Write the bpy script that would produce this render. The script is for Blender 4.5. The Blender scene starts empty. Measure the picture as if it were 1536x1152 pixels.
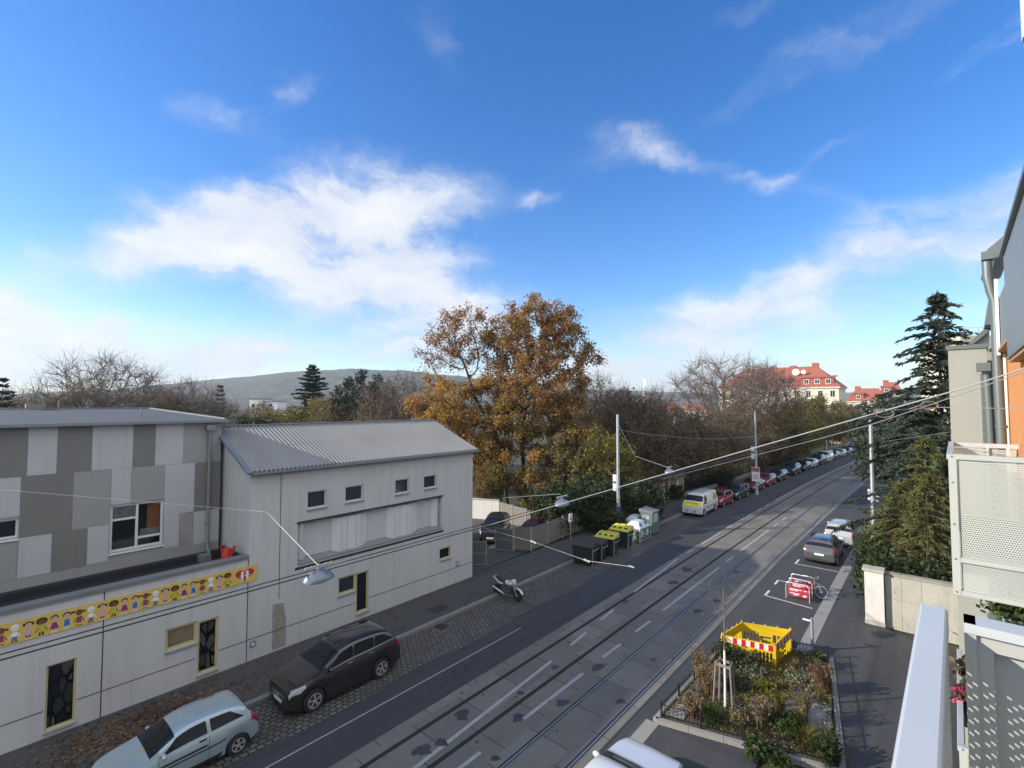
import bpy, math, random
import numpy as np
from mathutils import Vector, Matrix
R = math.radians
SC = bpy.context.scene
COL = SC.collection
random.seed(7)
# ------------------------------------------------------------------ camera model
F = 720.0; H = 10.24; TH = R(40.9); PT = math.atan(30/720)
fw = Vector((-math.sin(TH)*math.cos(PT), math.cos(TH)*math.cos(PT), math.sin(PT)))
rt = Vector((math.cos(TH), math.sin(TH), 0))
up = rt.cross(fw)
def ray(px, py): return fw*F + rt*(px-768) - up*(py-576)
def G(px, py, z=0.0):
    d = ray(px, py); t = (z-H)/d.z
    return Vector((d.x*t, d.y*t, z))
def PX(px, py, x):
    d = ray(px, py); t = x/d.x
    return Vector((x, d.y*t, H+d.z*t))
def PY(px, py, y):
    d = ray(px, py); t = y/d.y
    return Vector((d.x*t, y, H+d.z*t))
def PZ(px, py, depth):                       # point at a depth along the optical axis
    d = ray(px, py)/F
    return Vector((0, 0, H)) + d*depth
def base_at(px, depth):                      # ground position in the direction of a column
    p = PZ(px, 606, depth); return p.x, p.y
def top_z(py, depth): return H + (606-py)/F*depth
def bend(y):
    if y <= 25: return 0.0
    if y <= 150: return .00042*(y-25)**2
    return .00042*125**2 + (y-150)*.105
# ------------------------------------------------------------------ materials
MATS = {}
def nd(nt, t, **kw):
    n = nt.nodes.new(t)
    for k, v in kw.items():
        try: setattr(n, k, v)
        except Exception: pass
    return n
def new_mat(name):
    m = bpy.data.materials.new(name); m.use_nodes = True
    nt = m.node_tree; nt.nodes.clear()
    o = nd(nt, 'ShaderNodeOutputMaterial'); b = nd(nt, 'ShaderNodeBsdfPrincipled')
    nt.links.new(b.outputs[0], o.inputs[0])
    MATS[name] = m
    return m, nt, b
def mth(nt, op, a, b=None, c=None, clamp=False):
    n = nt.nodes.new('ShaderNodeMath'); n.operation = op; n.use_clamp = clamp
    for i, v in enumerate((a, b, c)):
        if v is None: continue
        if hasattr(v, 'is_linked') or isinstance(v, bpy.types.NodeSocket): nt.links.new(v, n.inputs[i])
        else: n.inputs[i].default_value = v
    return n.outputs[0]
def mixc(nt, fac, a, b, mode='MIX'):
    n = nt.nodes.new('ShaderNodeMix'); n.data_type = 'RGBA'; n.blend_type = mode
    for i, v in ((0, fac), (6, a), (7, b)):
        if isinstance(v, bpy.types.NodeSocket): nt.links.new(v, n.inputs[i])
        elif i == 0: n.inputs[0].default_value = v
        else: n.inputs[i].default_value = (*v, 1) if len(v) == 3 else v
    return n.outputs[2]
def ramp(nt, fac, stops):
    n = nt.nodes.new('ShaderNodeValToRGB'); el = n.color_ramp.elements
    while len(el) < len(stops): el.new(0.5)
    for e, (p, c) in zip(el, stops): e.position = p; e.color = (*c, 1)
    nt.links.new(fac, n.inputs[0]); return n.outputs[0]
def coords(nt): return nt.nodes.new('ShaderNodeTexCoord').outputs['Object']
def noise(nt, vec, scale, detail=4, rough=.6, dist=0, stretch=None):
    if stretch:
        mp = nd(nt, 'ShaderNodeMapping'); mp.inputs['Scale'].default_value = stretch
        nt.links.new(vec, mp.inputs[0]); vec = mp.outputs[0]
    n = nd(nt, 'ShaderNodeTexNoise'); n.inputs['Scale'].default_value = scale
    n.inputs['Detail'].default_value = detail; n.inputs['Roughness'].default_value = rough
    n.inputs['Distortion'].default_value = dist
    nt.links.new(vec, n.inputs['Vector']); return n.outputs['Fac']
def bump(nt, b, h, strength=.3, dist=.01):
    n = nd(nt, 'ShaderNodeBump'); n.inputs['Strength'].default_value = strength; n.inputs['Distance'].default_value = dist
    nt.links.new(h, n.inputs['Height']); nt.links.new(n.outputs[0], b.inputs['Normal'])
def mul(c, k): return tuple(min(1, x*k) for x in c)
def mat(name, col, rough=.6, metal=0., var=.12, vscale=1.5, grain=0., gscale=60, streak=0., bmp=0., spec=.5, coat=0.):
    if name in MATS: return MATS[name]
    m, nt, b = new_mat(name)
    b.inputs['Roughness'].default_value = rough; b.inputs['Metallic'].default_value = metal
    b.inputs['Specular IOR Level'].default_value = spec
    if coat: b.inputs['Coat Weight'].default_value = coat; b.inputs['Coat Roughness'].default_value = .06
    co = coords(nt)
    n1 = noise(nt, co, vscale)
    c = mixc(nt, n1, mul(col, 1-var), mul(col, 1+var))
    if grain:
        n2 = noise(nt, co, gscale, 2)
        c = mixc(nt, mth(nt, 'MULTIPLY', mth(nt, 'SUBTRACT', n2, .45), 4*grain, clamp=True), c, mul(col, .55))
    if streak:
        n3 = noise(nt, co, 1.0, 5, .65, 0, (3.5, 3.5, .25))
        c = mixc(nt, mth(nt, 'MULTIPLY', mth(nt, 'SUBTRACT', n3, .5), 4*streak, clamp=True), c, mul(col, .6))
    nt.links.new(c, b.inputs['Base Color'])
    if bmp: bump(nt, b, noise(nt, co, gscale, 3), bmp, .01)
    return m
def leafmat(name, stops, transl=.3, rough=.6):
    m, nt, b = new_mat(name)
    g = nd(nt, 'ShaderNodeNewGeometry')
    n1 = noise(nt, coords(nt), .55, 3)
    f = mth(nt, 'ADD', mth(nt, 'MULTIPLY', g.outputs['Random Per Island'], .55), mth(nt, 'MULTIPLY_ADD', n1, 1.3, -.42), clamp=True)
    c = ramp(nt, f, stops)
    nt.links.new(c, b.inputs['Base Color']); b.inputs['Roughness'].default_value = rough
    b.inputs['Specular IOR Level'].default_value = .25
    tr = nd(nt, 'ShaderNodeBsdfTranslucent'); nt.links.new(c, tr.inputs[0])
    mx = nd(nt, 'ShaderNodeMixShader'); mx.inputs[0].default_value = transl
    nt.links.new(b.outputs[0], mx.inputs[1]); nt.links.new(tr.outputs[0], mx.inputs[2])
    nt.links.new(mx.outputs[0], nt.nodes['Material Output'].inputs[0])
    return m
def glass(name, col=(.012, .016, .02), rough=.04):
    m, nt, b = new_mat(name)
    b.inputs['Base Color'].default_value = (*col, 1); b.inputs['Roughness'].default_value = rough
    b.inputs['Specular IOR Level'].default_value = .32
    return m
# ------------------------------------------------------------------ mesh builder
class MB:
    def __init__(s): s.v = []; s.f = []; s.m = []; s.cur = 0
    def face(s, pts, mi=None):
        i = len(s.v); s.v += [tuple(p) for p in pts]
        s.f.append(tuple(range(i, i+len(pts)))); s.m.append(s.cur if mi is None else mi)
    def box(s, x0, x1, y0, y1, z0, z1, mi=None):
        i = len(s.v)
        s.v += [(x0, y0, z0), (x1, y0, z0), (x1, y1, z0), (x0, y1, z0), (x0, y0, z1), (x1, y0, z1), (x1, y1, z1), (x0, y1, z1)]
        for q in ((0, 3, 2, 1), (4, 5, 6, 7), (0, 1, 5, 4), (1, 2, 6, 5), (2, 3, 7, 6), (3, 0, 4, 7)):
            s.f.append(tuple(i+k for k in q)); s.m.append(s.cur if mi is None else mi)
        return s
    def obox(s, c, ax, ay, az, hx, hy, hz, mi=None):       # oriented box
        c = Vector(c); ax = Vector(ax)*hx; ay = Vector(ay)*hy; az = Vector(az)*hz; i = len(s.v)
        for sz in (-1, 1):
            for sx, sy in ((-1, -1), (1, -1), (1, 1), (-1, 1)): s.v.append(tuple(c+ax*sx+ay*sy+az*sz))
        for q in ((0, 3, 2, 1), (4, 5, 6, 7), (0, 1, 5, 4), (1, 2, 6, 5), (2, 3, 7, 6), (3, 0, 4, 7)):
            s.f.append(tuple(i+k for k in q)); s.m.append(s.cur if mi is None else mi)
        return s
    def beam(s, p0, p1, w, h, mi=None):                     # rectangular bar between points
        p0 = Vector(p0); p1 = Vector(p1); d = p1-p0; L = d.length; d = d/L
        a = d.cross(Vector((0, 0, 1)))
        if a.length < 1e-3: a = Vector((1, 0, 0))
        a.normalize(); b = a.cross(d)
        return s.obox((p0+p1)/2, d, a, b, L/2, w/2, h/2, mi)
    def tube(s, pts, r, n=8, mi=None, cap=True):
        pts = [Vector(p) for p in pts]; rs = r if isinstance(r, (list, tuple)) else [r]*len(pts)
        rings = []
        for k, p in enumerate(pts):
            d = (pts[min(k+1, len(pts)-1)]-pts[max(k-1, 0)])
            d.normalize()
            ref = Vector((0, 0, 1)) if abs(d.z) < .9 else Vector((1, 0, 0))
            a = d.cross(ref).normalized(); b = d.cross(a)
            i = len(s.v); rings.append(i)
            for q in range(n):
                t = 2*math.pi*q/n; s.v.append(tuple(p+(a*math.cos(t)+b*math.sin(t))*rs[k]))
        for i, j in zip(rings, rings[1:]):
            for q in range(n):
                s.f.append((i+q, i+(q+1) % n, j+(q+1) % n, j+q)); s.m.append(s.cur if mi is None else mi)
        if cap:
            s.f.append(tuple(rings[0]+q for q in range(n))); s.m.append(s.cur if mi is None else mi)
            s.f.append(tuple(rings[-1]+q for q in reversed(range(n)))); s.m.append(s.cur if mi is None else mi)
        return s
    def lathe(s, prof, n=16, c=(0, 0, 0), axis='z', mi=None, sq=(1, 1)):
        rings = []
        for r, h in prof:
            i = len(s.v); rings.append(i)
            for q in range(n):
                t = 2*math.pi*q/n; a, b = r*math.cos(t)*sq[0], r*math.sin(t)*sq[1]
                p = (a, b, h) if axis == 'z' else ((a, h, b) if axis == 'y' else (h, a, b))
                s.v.append((p[0]+c[0], p[1]+c[1], p[2]+c[2]))
        for i, j in zip(rings, rings[1:]):
            for q in range(n):
                s.f.append((i+q, i+(q+1) % n, j+(q+1) % n, j+q)); s.m.append(s.cur if mi is None else mi)
        for rr in (rings[0], rings[-1]):
            s.f.append(tuple(rr+q for q in range(n))); s.m.append(s.cur if mi is None else mi)
        return s
    def ell(s, c, r, n=12, m=8, mi=None):
        prof = [(max(.001, math.sin(math.pi*k/m)), -math.cos(math.pi*k/m)) for k in range(m+1)]
        i0 = len(s.v); s.lathe(prof, n, mi=mi)
        for i in range(i0, len(s.v)):
            x, y, z = s.v[i]; s.v[i] = (c[0]+x*r[0], c[1]+y*r[1], c[2]+z*r[2])
        return s
    def prism(s, poly, d, mi=None):                         # poly: 3D points, extruded by vector d
        n = len(poly); i = len(s.v); d = Vector(d)
        s.v += [tuple(p) for p in poly]; s.v += [tuple(Vector(p)+d) for p in poly]
        mm = s.cur if mi is None else mi
        s.f.append(tuple(range(i, i+n))); s.m.append(mm)
        s.f.append(tuple(range(i+2*n-1, i+n-1, -1))); s.m.append(mm)
        for k in range(n):
            s.f.append((i+k, i+(k+1) % n, i+n+(k+1) % n, i+n+k)); s.m.append(mm)
        return s
    def grid(s, fn, us, vs, mi=None):
        i = len(s.v); nu, nv = len(us), len(vs)
        for u in us:
            for v in vs: s.v.append(tuple(fn(u, v)))
        for a in range(nu-1):
            for b in range(nv-1):
                s.f.append((i+a*nv+b, i+(a+1)*nv+b, i+(a+1)*nv+b+1, i+a*nv+b+1)); s.m.append(s.cur if mi is None else mi)
        return s
    def move(s, M, i0=0):
        for i in range(i0, len(s.v)): s.v[i] = tuple(M @ Vector(s.v[i]))
        return s
    def build(s, name, m, parent=None, smooth=False, absolute=True, label=None, bevel=0, normals=True):
        me = bpy.data.meshes.new(name); me.from_pydata(s.v, [], s.f)
        ms = m if isinstance(m, (list, tuple)) else [m]
        for x in ms: me.materials.append(x)
        if len(ms) > 1: me.polygons.foreach_set('material_index', s.m)
        if normals:
            import bmesh
            bm = bmesh.new(); bm.from_mesh(me)
            if smooth: bmesh.ops.remove_doubles(bm, verts=bm.verts, dist=.0008)
            bmesh.ops.recalc_face_normals(bm, faces=bm.faces)
            bm.to_mesh(me); bm.free()
        if smooth:
            me.polygons.foreach_set('use_smooth', [True]*len(me.polygons))
            me.set_sharp_from_angle(angle=R(40))
        me.update()
        o = bpy.data.objects.new(name, me); COL.objects.link(o)
        if bevel:
            md = o.modifiers.new('bevel', 'BEVEL'); md.width = bevel; md.segments = 2; md.limit_method = 'ANGLE'
        if parent is not None:
            o.parent = parent
            if absolute: o.matrix_parent_inverse = Matrix.LocRotScale(parent.location, parent.rotation_euler, parent.scale).inverted()
        if label: o['label'] = label
        return o
def tag(o, label, cat, group=None, kind=None):
    if kind: o['kind'] = kind
    if label: o['label'] = label
    if cat: o['category'] = cat
    if group: o['group'] = group
    return o
def thing(name, label, cat, loc=(0, 0, 0), rotz=0, group=None):
    o = bpy.data.objects.new(name, None); COL.objects.link(o); o.empty_display_size = .2
    o.location = loc; o.rotation_euler = (0, 0, rotz)
    return tag(o, label, cat, group)
KIDS = {}
def dup(root, loc, rotz=0, scale=1, label=None, group=None):
    def cp(o, par):
        c = o.copy(); COL.objects.link(c)
        if par: c.parent = par
        for ch in [x for x in bpy.data.objects if x.parent == o]: cp(ch, c)
        return c
    r = cp(root, None); r.location = loc; r.rotation_euler = (0, 0, rotz)
    r.scale = (scale,)*3 if not isinstance(scale, (tuple, list)) else scale
    if label: r['label'] = label
    if group: r['group'] = group
    return r
def setting(name, mb, m, **kw):
    o = mb.build(name, m, **kw); o['kind'] = 'structure'; return o
def fast_mesh(name, V, Q, m, parent=None, smooth=False, absolute=False):
    me = bpy.data.meshes.new(name); k = Q.shape[1]
    me.vertices.add(len(V)); me.vertices.foreach_set('co', np.ascontiguousarray(V, dtype=np.float32).ravel())
    me.loops.add(Q.size); me.loops.foreach_set('vertex_index', np.ascontiguousarray(Q, dtype=np.int32).ravel())
    me.polygons.add(len(Q)); me.polygons.foreach_set('loop_start', np.arange(0, Q.size, k, dtype=np.int32))
    me.polygons.foreach_set('loop_total', np.full(len(Q), k, dtype=np.int32))
    if smooth: me.polygons.foreach_set('use_smooth', np.ones(len(Q), dtype=bool))
    me.materials.append(m); me.update(calc_edges=True); me.validate()
    o = bpy.data.objects.new(name, me); COL.objects.link(o)
    if parent is not None: o.parent = parent
    return o
# wall plane with openings. plane 'x' : wall in the y-z plane at x=c ; 'y' : wall in x-z plane at y=c
def wall_holes(mb, axis, c, u0, u1, z0, z1, holes, depth, mi=None):
    us = sorted({u0, u1, *[h[0] for h in holes], *[h[1] for h in holes]}); us = [u for u in us if u0 <= u <= u1]
    zs = sorted({z0, z1, *[h[2] for h in holes], *[h[3] for h in holes]}); zs = [z for z in zs if z0 <= z <= z1]
    P = (lambda u, z, d=0: (c+d, u, z)) if axis == 'x' else (lambda u, z, d=0: (u, c+d, z))
    for a, b in zip(us, us[1:]):
        for p, q in zip(zs, zs[1:]):
            mu, mz = (a+b)/2, (p+q)/2
            if any(h[0] < mu < h[1] and h[2] < mz < h[3] for h in holes): continue
            mb.face([P(a, p), P(b, p), P(b, q), P(a, q)], mi)
    for a, b, p, q in [h[:4] for h in holes]:
        for e in (((a, p), (b, p)), ((b, p), (b, q)), ((b, q), (a, q)), ((a, q), (a, p))):
            mb.face([P(*e[0]), P(*e[1]), P(*e[1], depth), P(*e[0], depth)], mi)
# ------------------------------------------------------------------ camera, world, sun
cam = bpy.data.cameras.new('camera'); camo = bpy.data.objects.new('camera', cam); COL.objects.link(camo)
cam.sensor_width = 36; cam.lens = F/1536*36; cam.clip_start = .05; cam.clip_end = 20000
camo.location = (0, 0, H); camo.rotation_euler = (math.pi/2+PT, 0, TH)
SC.camera = camo
SUN_EL, SUN_AZ = R(23), R(42)
sun_dir = Vector((-math.sin(SUN_AZ)*math.cos(SUN_EL), -math.cos(SUN_AZ)*math.cos(SUN_EL), math.sin(SUN_EL)))
sl = bpy.data.lights.new('sun', 'SUN'); sl.energy = 4.0; sl.angle = R(.6); sl.color = (1, .9, .76)
so = bpy.data.objects.new('sun', sl); COL.objects.link(so); so.location = (-40, -40, 60)
so.rotation_euler = sun_dir.to_track_quat('Z', 'Y').to_euler()
W = bpy.data.worlds.new('World'); SC.world = W; W.use_nodes = True
nt = W.node_tree; nt.nodes.clear()
wo = nd(nt, 'ShaderNodeOutputWorld'); bg = nd(nt, 'ShaderNodeBackground'); bg.inputs[1].default_value = .15
nt.links.new(bg.outputs[0], wo.inputs[0])
sky = nd(nt, 'ShaderNodeTexSky'); sky.sky_type = 'NISHITA'; sky.sun_disc = False
sky.sun_elevation = SUN_EL; sky.sun_rotation = R(222); sky.altitude = 250; sky.air_density = 1.0; sky.dust_density = .3; sky.ozone_density = 2.2
hs = nd(nt, 'ShaderNodeHueSaturation'); hs.inputs['Saturation'].default_value = 1.38; hs.inputs['Value'].default_value = .93; hs.inputs['Hue'].default_value = .511
nt.links.new(sky.outputs[0], hs.inputs['Color'])
tc = nd(nt, 'ShaderNodeTexCoord'); dirv = tc.outputs['Generated']
def vm(op, a, b):
    n = nt.nodes.new('ShaderNodeVectorMath'); n.operation = op
    for i, v in enumerate((a, b)):
        if isinstance(v, bpy.types.NodeSocket): nt.links.new(v, n.inputs[i])
        else: n.inputs[i].default_value = v
    return n.outputs['Value' if op in ('DOT_PRODUCT', 'LENGTH') else 'Vector']
# wispy warp of the view direction
wn = nd(nt, 'ShaderNodeTexNoise'); wn.inputs['Scale'].default_value = 4.5; wn.inputs['Detail'].default_value = 6; wn.inputs['Roughness'].default_value = .62
nt.links.new(dirv, wn.inputs['Vector'])
off = vm('SUBTRACT', wn.outputs['Color'], (.5, .5, .5))
dw = vm('ADD', dirv, vm('MULTIPLY', off, (.2, .2, .14)))
CL = [  # px, py, rx, ry, rot(deg, clockwise in the picture), weight
 (290, 355, 190, 42, -10, .8), (520, 305, 185, 60, -6, .9), (470, 415, 230, 58, 4, .95), (620, 400, 110, 90, 0, .65), (500, 355, 220, 75, 0, .4),
 (560, 240, 70, 30, -20, .4), (325, 178, 62, 30, 10, .62), (442, 122, 55, 22, -42, .5),
 (50, 487, 130, 26, 0, .9), (-20, 440, 60, 30, 0, .8), (110, 540, 260, 38, 0, .95), (420, 538, 400, 44, 0, .8), (700, 480, 150, 40, 0, .5),
 (1000, 510, 230, 55, -6, .62), (1160, 445, 260, 44, -17, .6), (1450, 325, 240, 55, -20, .8), (1330, 470, 150, 30, -10, .25), (1240, 560, 330, 36, 0, .55), (930, 585, 300, 40, 0, .45),
 (925, 222, 100, 36, -16, .5), (1090, 258, 210, 20, 17, .5), (1215, 240, 75, 15, -42, .3), (1310, 42, 120, 42, -32, .5), (1130, 30, 90, 26, -20, .25), (640, 45, 120, 50, 70, .26), (800, 286, 34, 15, 0, .42), (1130, 150, 90, 20, -45, .25),
 (-300, 480, 300, 70, 0, .9), (1900, 420, 300, 90, 0, .8), (2200, 200, 300, 120, 0, .7), (-700, 300, 300, 120, 0, .8)]
tot = None
for px_, py_, rx, ry, rot, w_ in CL:
    c = ray(px_, py_).normalized()
    a = (rt - c*rt.dot(c)).normalized(); b = c.cross(a)            # right and up in the sky around the cloud
    if b.z < 0: b = -b
    t = R(-rot); ax = a*math.cos(t)+b*math.sin(t); ay = b*math.cos(t)-a*math.sin(t)
    k = ray(px_, py_).length
    x = vm('DOT_PRODUCT', dw, tuple(ax*(k/rx))); y = vm('DOT_PRODUCT', dw, tuple(ay*(k/ry)))
    r2 = mth(nt, 'ADD', mth(nt, 'MULTIPLY', x, x), mth(nt, 'MULTIPLY', y, y))
    g = mth(nt, 'MULTIPLY', mth(nt, 'EXPONENT', mth(nt, 'MULTIPLY', r2, -1.15)), w_)
    g = mth(nt, 'MULTIPLY', g, mth(nt, 'GREATER_THAN', vm('DOT_PRODUCT', dirv, tuple(c)), 0.0))
    tot = g if tot is None else mth(nt, 'ADD', tot, g)
mp = nd(nt, 'ShaderNodeMapping'); mp.inputs['Scale'].default_value = (1, 1, 2.6); nt.links.new(dw, mp.inputs[0])
fb = nd(nt, 'ShaderNodeTexNoise'); fb.inputs['Scale'].default_value = 5.5; fb.inputs['Detail'].default_value = 8; fb.inputs['Roughness'].default_value = .58
nt.links.new(mp.outputs[0], fb.inputs['Vector'])
dens = mth(nt, 'MULTIPLY', tot, mth(nt, 'MULTIPLY_ADD', fb.outputs['Fac'], 2.8, -.47))
mr = nd(nt, 'ShaderNodeMapRange'); mr.interpolation_type = 'SMOOTHSTEP'
mr.inputs['From Min'].default_value = .1; mr.inputs['From Max'].default_value = 1.25
nt.links.new(dens, mr.inputs['Value'])
ccol = mixc(nt, mth(nt, 'MULTIPLY_ADD', fb.outputs['Fac'], 2.2, -.65, clamp=True), (2.6, 2.85, 3.35), (4.0, 4.05, 4.15))
skyc = mixc(nt, mth(nt, 'MULTIPLY', mr.outputs[0], .93), hs.outputs[0], ccol)
# unseen bright cloud layer, added behind the viewer as neutral fill light
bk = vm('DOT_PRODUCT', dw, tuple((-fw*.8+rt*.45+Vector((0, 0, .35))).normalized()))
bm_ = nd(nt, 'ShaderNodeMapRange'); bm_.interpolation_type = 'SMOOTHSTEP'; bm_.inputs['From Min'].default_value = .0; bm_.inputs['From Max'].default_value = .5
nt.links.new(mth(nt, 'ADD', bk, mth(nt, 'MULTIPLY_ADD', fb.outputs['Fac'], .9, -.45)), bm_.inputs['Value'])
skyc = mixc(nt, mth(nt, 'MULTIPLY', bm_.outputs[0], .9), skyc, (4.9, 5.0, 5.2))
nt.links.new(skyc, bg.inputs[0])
SC.view_settings.view_transform = 'Standard'; SC.view_settings.look = 'None'
SC.view_settings.exposure = .8; SC.view_settings.gamma = 1
SC.render.engine = 'CYCLES'; SC.cycles.max_bounces = 6; SC.cycles.transparent_max_bounces = 12
# ------------------------------------------------------------------ ground materials
def asphalt(name, col, patchy=.25):
    m, nt, b = new_mat(name); co = coords(nt)
    c = mixc(nt, noise(nt, co, .35, 5, .65), mul(col, 1-patchy), mul(col, 1+patchy))
    c = mixc(nt, mth(nt, 'MULTIPLY_ADD', noise(nt, co, 1.0, 4, .7, 0, (1.6, .07, 1)), 3.2, -1.4, clamp=True), c, mul(col, .62))
    c = mixc(nt, mth(nt, 'MULTIPLY_ADD', noise(nt, co, 90, 2), 3, -1.35, clamp=True), c, mul(col, 1.7))
    v = nd(nt, 'ShaderNodeTexVoronoi'); v.feature = 'DISTANCE_TO_EDGE'; v.inputs['Scale'].default_value = .22
    wv = nd(nt, 'ShaderNodeTexNoise'); wv.inputs['Scale'].default_value = .9; wv.inputs['Detail'].default_value = 5; nt.links.new(co, wv.inputs['Vector'])
    mx = nd(nt, 'ShaderNodeVectorMath'); mx.operation = 'MULTIPLY_ADD'
    nt.links.new(wv.outputs['Color'], mx.inputs[0]); mx.inputs[1].default_value = (1.6, 1.6, 0); nt.links.new(co, mx.inputs[2])
    nt.links.new(mx.outputs[0], v.inputs['Vector'])
    crack = mth(nt, 'MULTIPLY', mth(nt, 'LESS_THAN', v.outputs[0], .0028), mth(nt, 'GREATER_THAN', noise(nt, co, .16, 2), .5))
    c = mixc(nt, mth(nt, 'MULTIPLY', crack, .6), c, mul(col, .4))
    nt.links.new(c, b.inputs['Base Color']); b.inputs['Roughness'].default_value = .72
    b.inputs['Specular IOR Level'].default_value = .35
    bump(nt, b, noise(nt, co, 120, 2), .35, .006); return m
M_asph = asphalt('asphalt', (.046, .048, .052)); M_walk = asphalt('footway asphalt', (.062, .062, .062), .2)
M_park = asphalt('parking asphalt', (.056, .057, .06), .2)
def slabs():
    m, nt, b = new_mat('track slabs'); co = coords(nt); s = nd(nt, 'ShaderNodeSeparateXYZ'); nt.links.new(co, s.inputs[0])
    col = (.178, .17, .15)
    row = mth(nt, 'FLOOR', mth(nt, 'DIVIDE', mth(nt, 'ADD', s.outputs[0], 20), 1.46))
    yy = mth(nt, 'ADD', s.outputs[1], mth(nt, 'MULTIPLY', row, .77))
    fr = mth(nt, 'FRACT', mth(nt, 'DIVIDE', yy, 1.95)); idx = mth(nt, 'FLOOR', mth(nt, 'DIVIDE', yy, 1.95))
    wn_ = nd(nt, 'ShaderNodeTexWhiteNoise'); cv = nd(nt, 'ShaderNodeCombineXYZ')
    nt.links.new(row, cv.inputs[0]); nt.links.new(idx, cv.inputs[1]); nt.links.new(cv.outputs[0], wn_.inputs['Vector'])
    c = mixc(nt, wn_.outputs['Value'], mul(col, .82), mul(col, 1.14))
    c = mixc(nt, mth(nt, 'MULTIPLY_ADD', noise(nt, co, .8, 6, .7), 2.6, -1.1, clamp=True), c, mul(col, .66))
    c = mixc(nt, mth(nt, 'MULTIPLY_ADD', noise(nt, co, 45, 3, .7), 3, -1.5, clamp=True), c, mul(col, .6))
    c = mixc(nt, mth(nt, 'MULTIPLY_ADD', noise(nt, co, 2.2, 5, .6, .3), 14, -9.3, clamp=True), c, (.03, .03, .031))
    jn = mth(nt, 'LESS_THAN', mth(nt, 'ADD', fr, mth(nt, 'MULTIPLY', noise(nt, co, 9, 2), .012)), .022)
    c = mixc(nt, mth(nt, 'MULTIPLY', jn, .85), c, (.022, .022, .022))
    nt.links.new(c, b.inputs['Base Color']); b.inputs['Roughness'].default_value = .75; b.inputs['Specular IOR Level'].default_value = .35
    bump(nt, b, noise(nt, co, 80, 3), .3, .006); return m
M_slab = slabs()
def cobbles():
    m, nt, b = new_mat('granite setts'); co = coords(nt)
    wv = nd(nt, 'ShaderNodeTexNoise'); wv.inputs['Scale'].default_value = 1.3; wv.inputs['Detail'].default_value = 3; nt.links.new(co, wv.inputs['Vector'])
    mx = nd(nt, 'ShaderNodeVectorMath'); mx.operation = 'MULTIPLY_ADD'
    nt.links.new(wv.outputs['Color'], mx.inputs[0]); mx.inputs[1].default_value = (.13, .13, 0); nt.links.new(co, mx.inputs[2])
    mpn = nd(nt, 'ShaderNodeMapping'); mpn.inputs['Rotation'].default_value = (0, 0, R(90)); nt.links.new(mx.outputs[0], mpn.inputs[0])
    br = nd(nt, 'ShaderNodeTexBrick'); br.inputs['Scale'].default_value = 1; br.inputs['Brick Width'].default_value = .23; br.inputs['Row Height'].default_value = .2
    br.inputs['Mortar Size'].default_value = .03; br.inputs['Mortar Smooth'].default_value = .3; br.inputs['Bias'].default_value = 0
    br.inputs['Color1'].default_value = (.12, .113, .1, 1); br.inputs['Color2'].default_value = (.21, .197, .17, 1); br.inputs['Mortar'].default_value = (.018, .018, .017, 1)
    nt.links.new(mpn.outputs[0], br.inputs['Vector'])
    c = mixc(nt, mth(nt, 'MULTIPLY_ADD', noise(nt, co, 1.1, 5, .7), 2.4, -.9, clamp=True), br.outputs['Color'], (.05, .048, .043))
    c = mixc(nt, mth(nt, 'MULTIPLY_ADD', noise(nt, co, 40, 2), 2, -.9, clamp=True), c, (.05, .05, .048))
    nt.links.new(c, b.inputs['Base Color']); b.inputs['Roughness'].default_value = .6
    bump(nt, b, mth(nt, 'MULTIPLY', br.outputs['Fac'], -1), .9, .03); return m
M_cob = cobbles()
M_kerb = mat('kerb granite', (.2, .195, .185), .75, grain=.35, var=.2)
M_kerb_l = mat('kerb granite pale', (.27, .265, .25), .75, grain=.3, var=.18)
M_line = mat('road paint', (.36, .36, .35), .6, var=.35, vscale=2.5, grain=.5, gscale=30)
M_line_w = mat('white marking', (.62, .62, .6), .6, var=.2, vscale=3, grain=.3, gscale=30)
M_patch = mat('tar patch', (.045, .045, .046), .6, var=.3)
M_soil = mat('soil', (.105, .092, .075), .95, var=.45, vscale=3, grain=.8, gscale=25, bmp=.8)
M_gravel = mat('pale gravel', (.3, .29, .27), .9, var=.2, grain=.8, gscale=45, bmp=.6)
M_grass = mat('grass ground', (.06, .062, .03), .95, var=.5, vscale=.5, grain=.5, gscale=6)
M_rail = mat('rail steel', (.46, .44, .4), .32, .85, var=.2); M_rail_d = mat('dark rail steel', (.05, .047, .043), .6, .4, var=.3, spec=.3)  # left track pair gets the darker, rougher steel
M_groove = mat('rail groove', (.016, .015, .014), .9, spec=.1)
def strip(mb, xa, xb, y0, y1, z, step=4.0, mi=None, follow=True, thick=None):
    n = max(1, int((y1-y0)/step)); ys = [y0+(y1-y0)*k/n for k in range(n+1)]
    fa = xa if callable(xa) else (lambda y: xa); fb_ = xb if callable(xb) else (lambda y: xb)
    b_ = bend if follow else (lambda y: 0)
    for a, b in zip(ys, ys[1:]):
        pts = [(fa(a)+b_(a), a, z), (fb_(a)+b_(a), a, z), (fb_(b)+b_(b), b, z), (fa(b)+b_(b), b, z)]
        mb.face(pts, mi)
        if thick:
            for i, j in ((0, 3), (1, 2)):
                mb.face([pts[i], pts[j], Vector(pts[j])-Vector((0, 0, thick)), Vector(pts[i])-Vector((0, 0, thick))], mi)
    if thick:
        for y in (ys[0], ys[-1]):
            mb.face([(fa(y)+b_(y), y, z), (fb_(y)+b_(y), y, z), (fb_(y)+b_(y), y, z-thick), (fa(y)+b_(y), y, z-thick)], mi)
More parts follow.
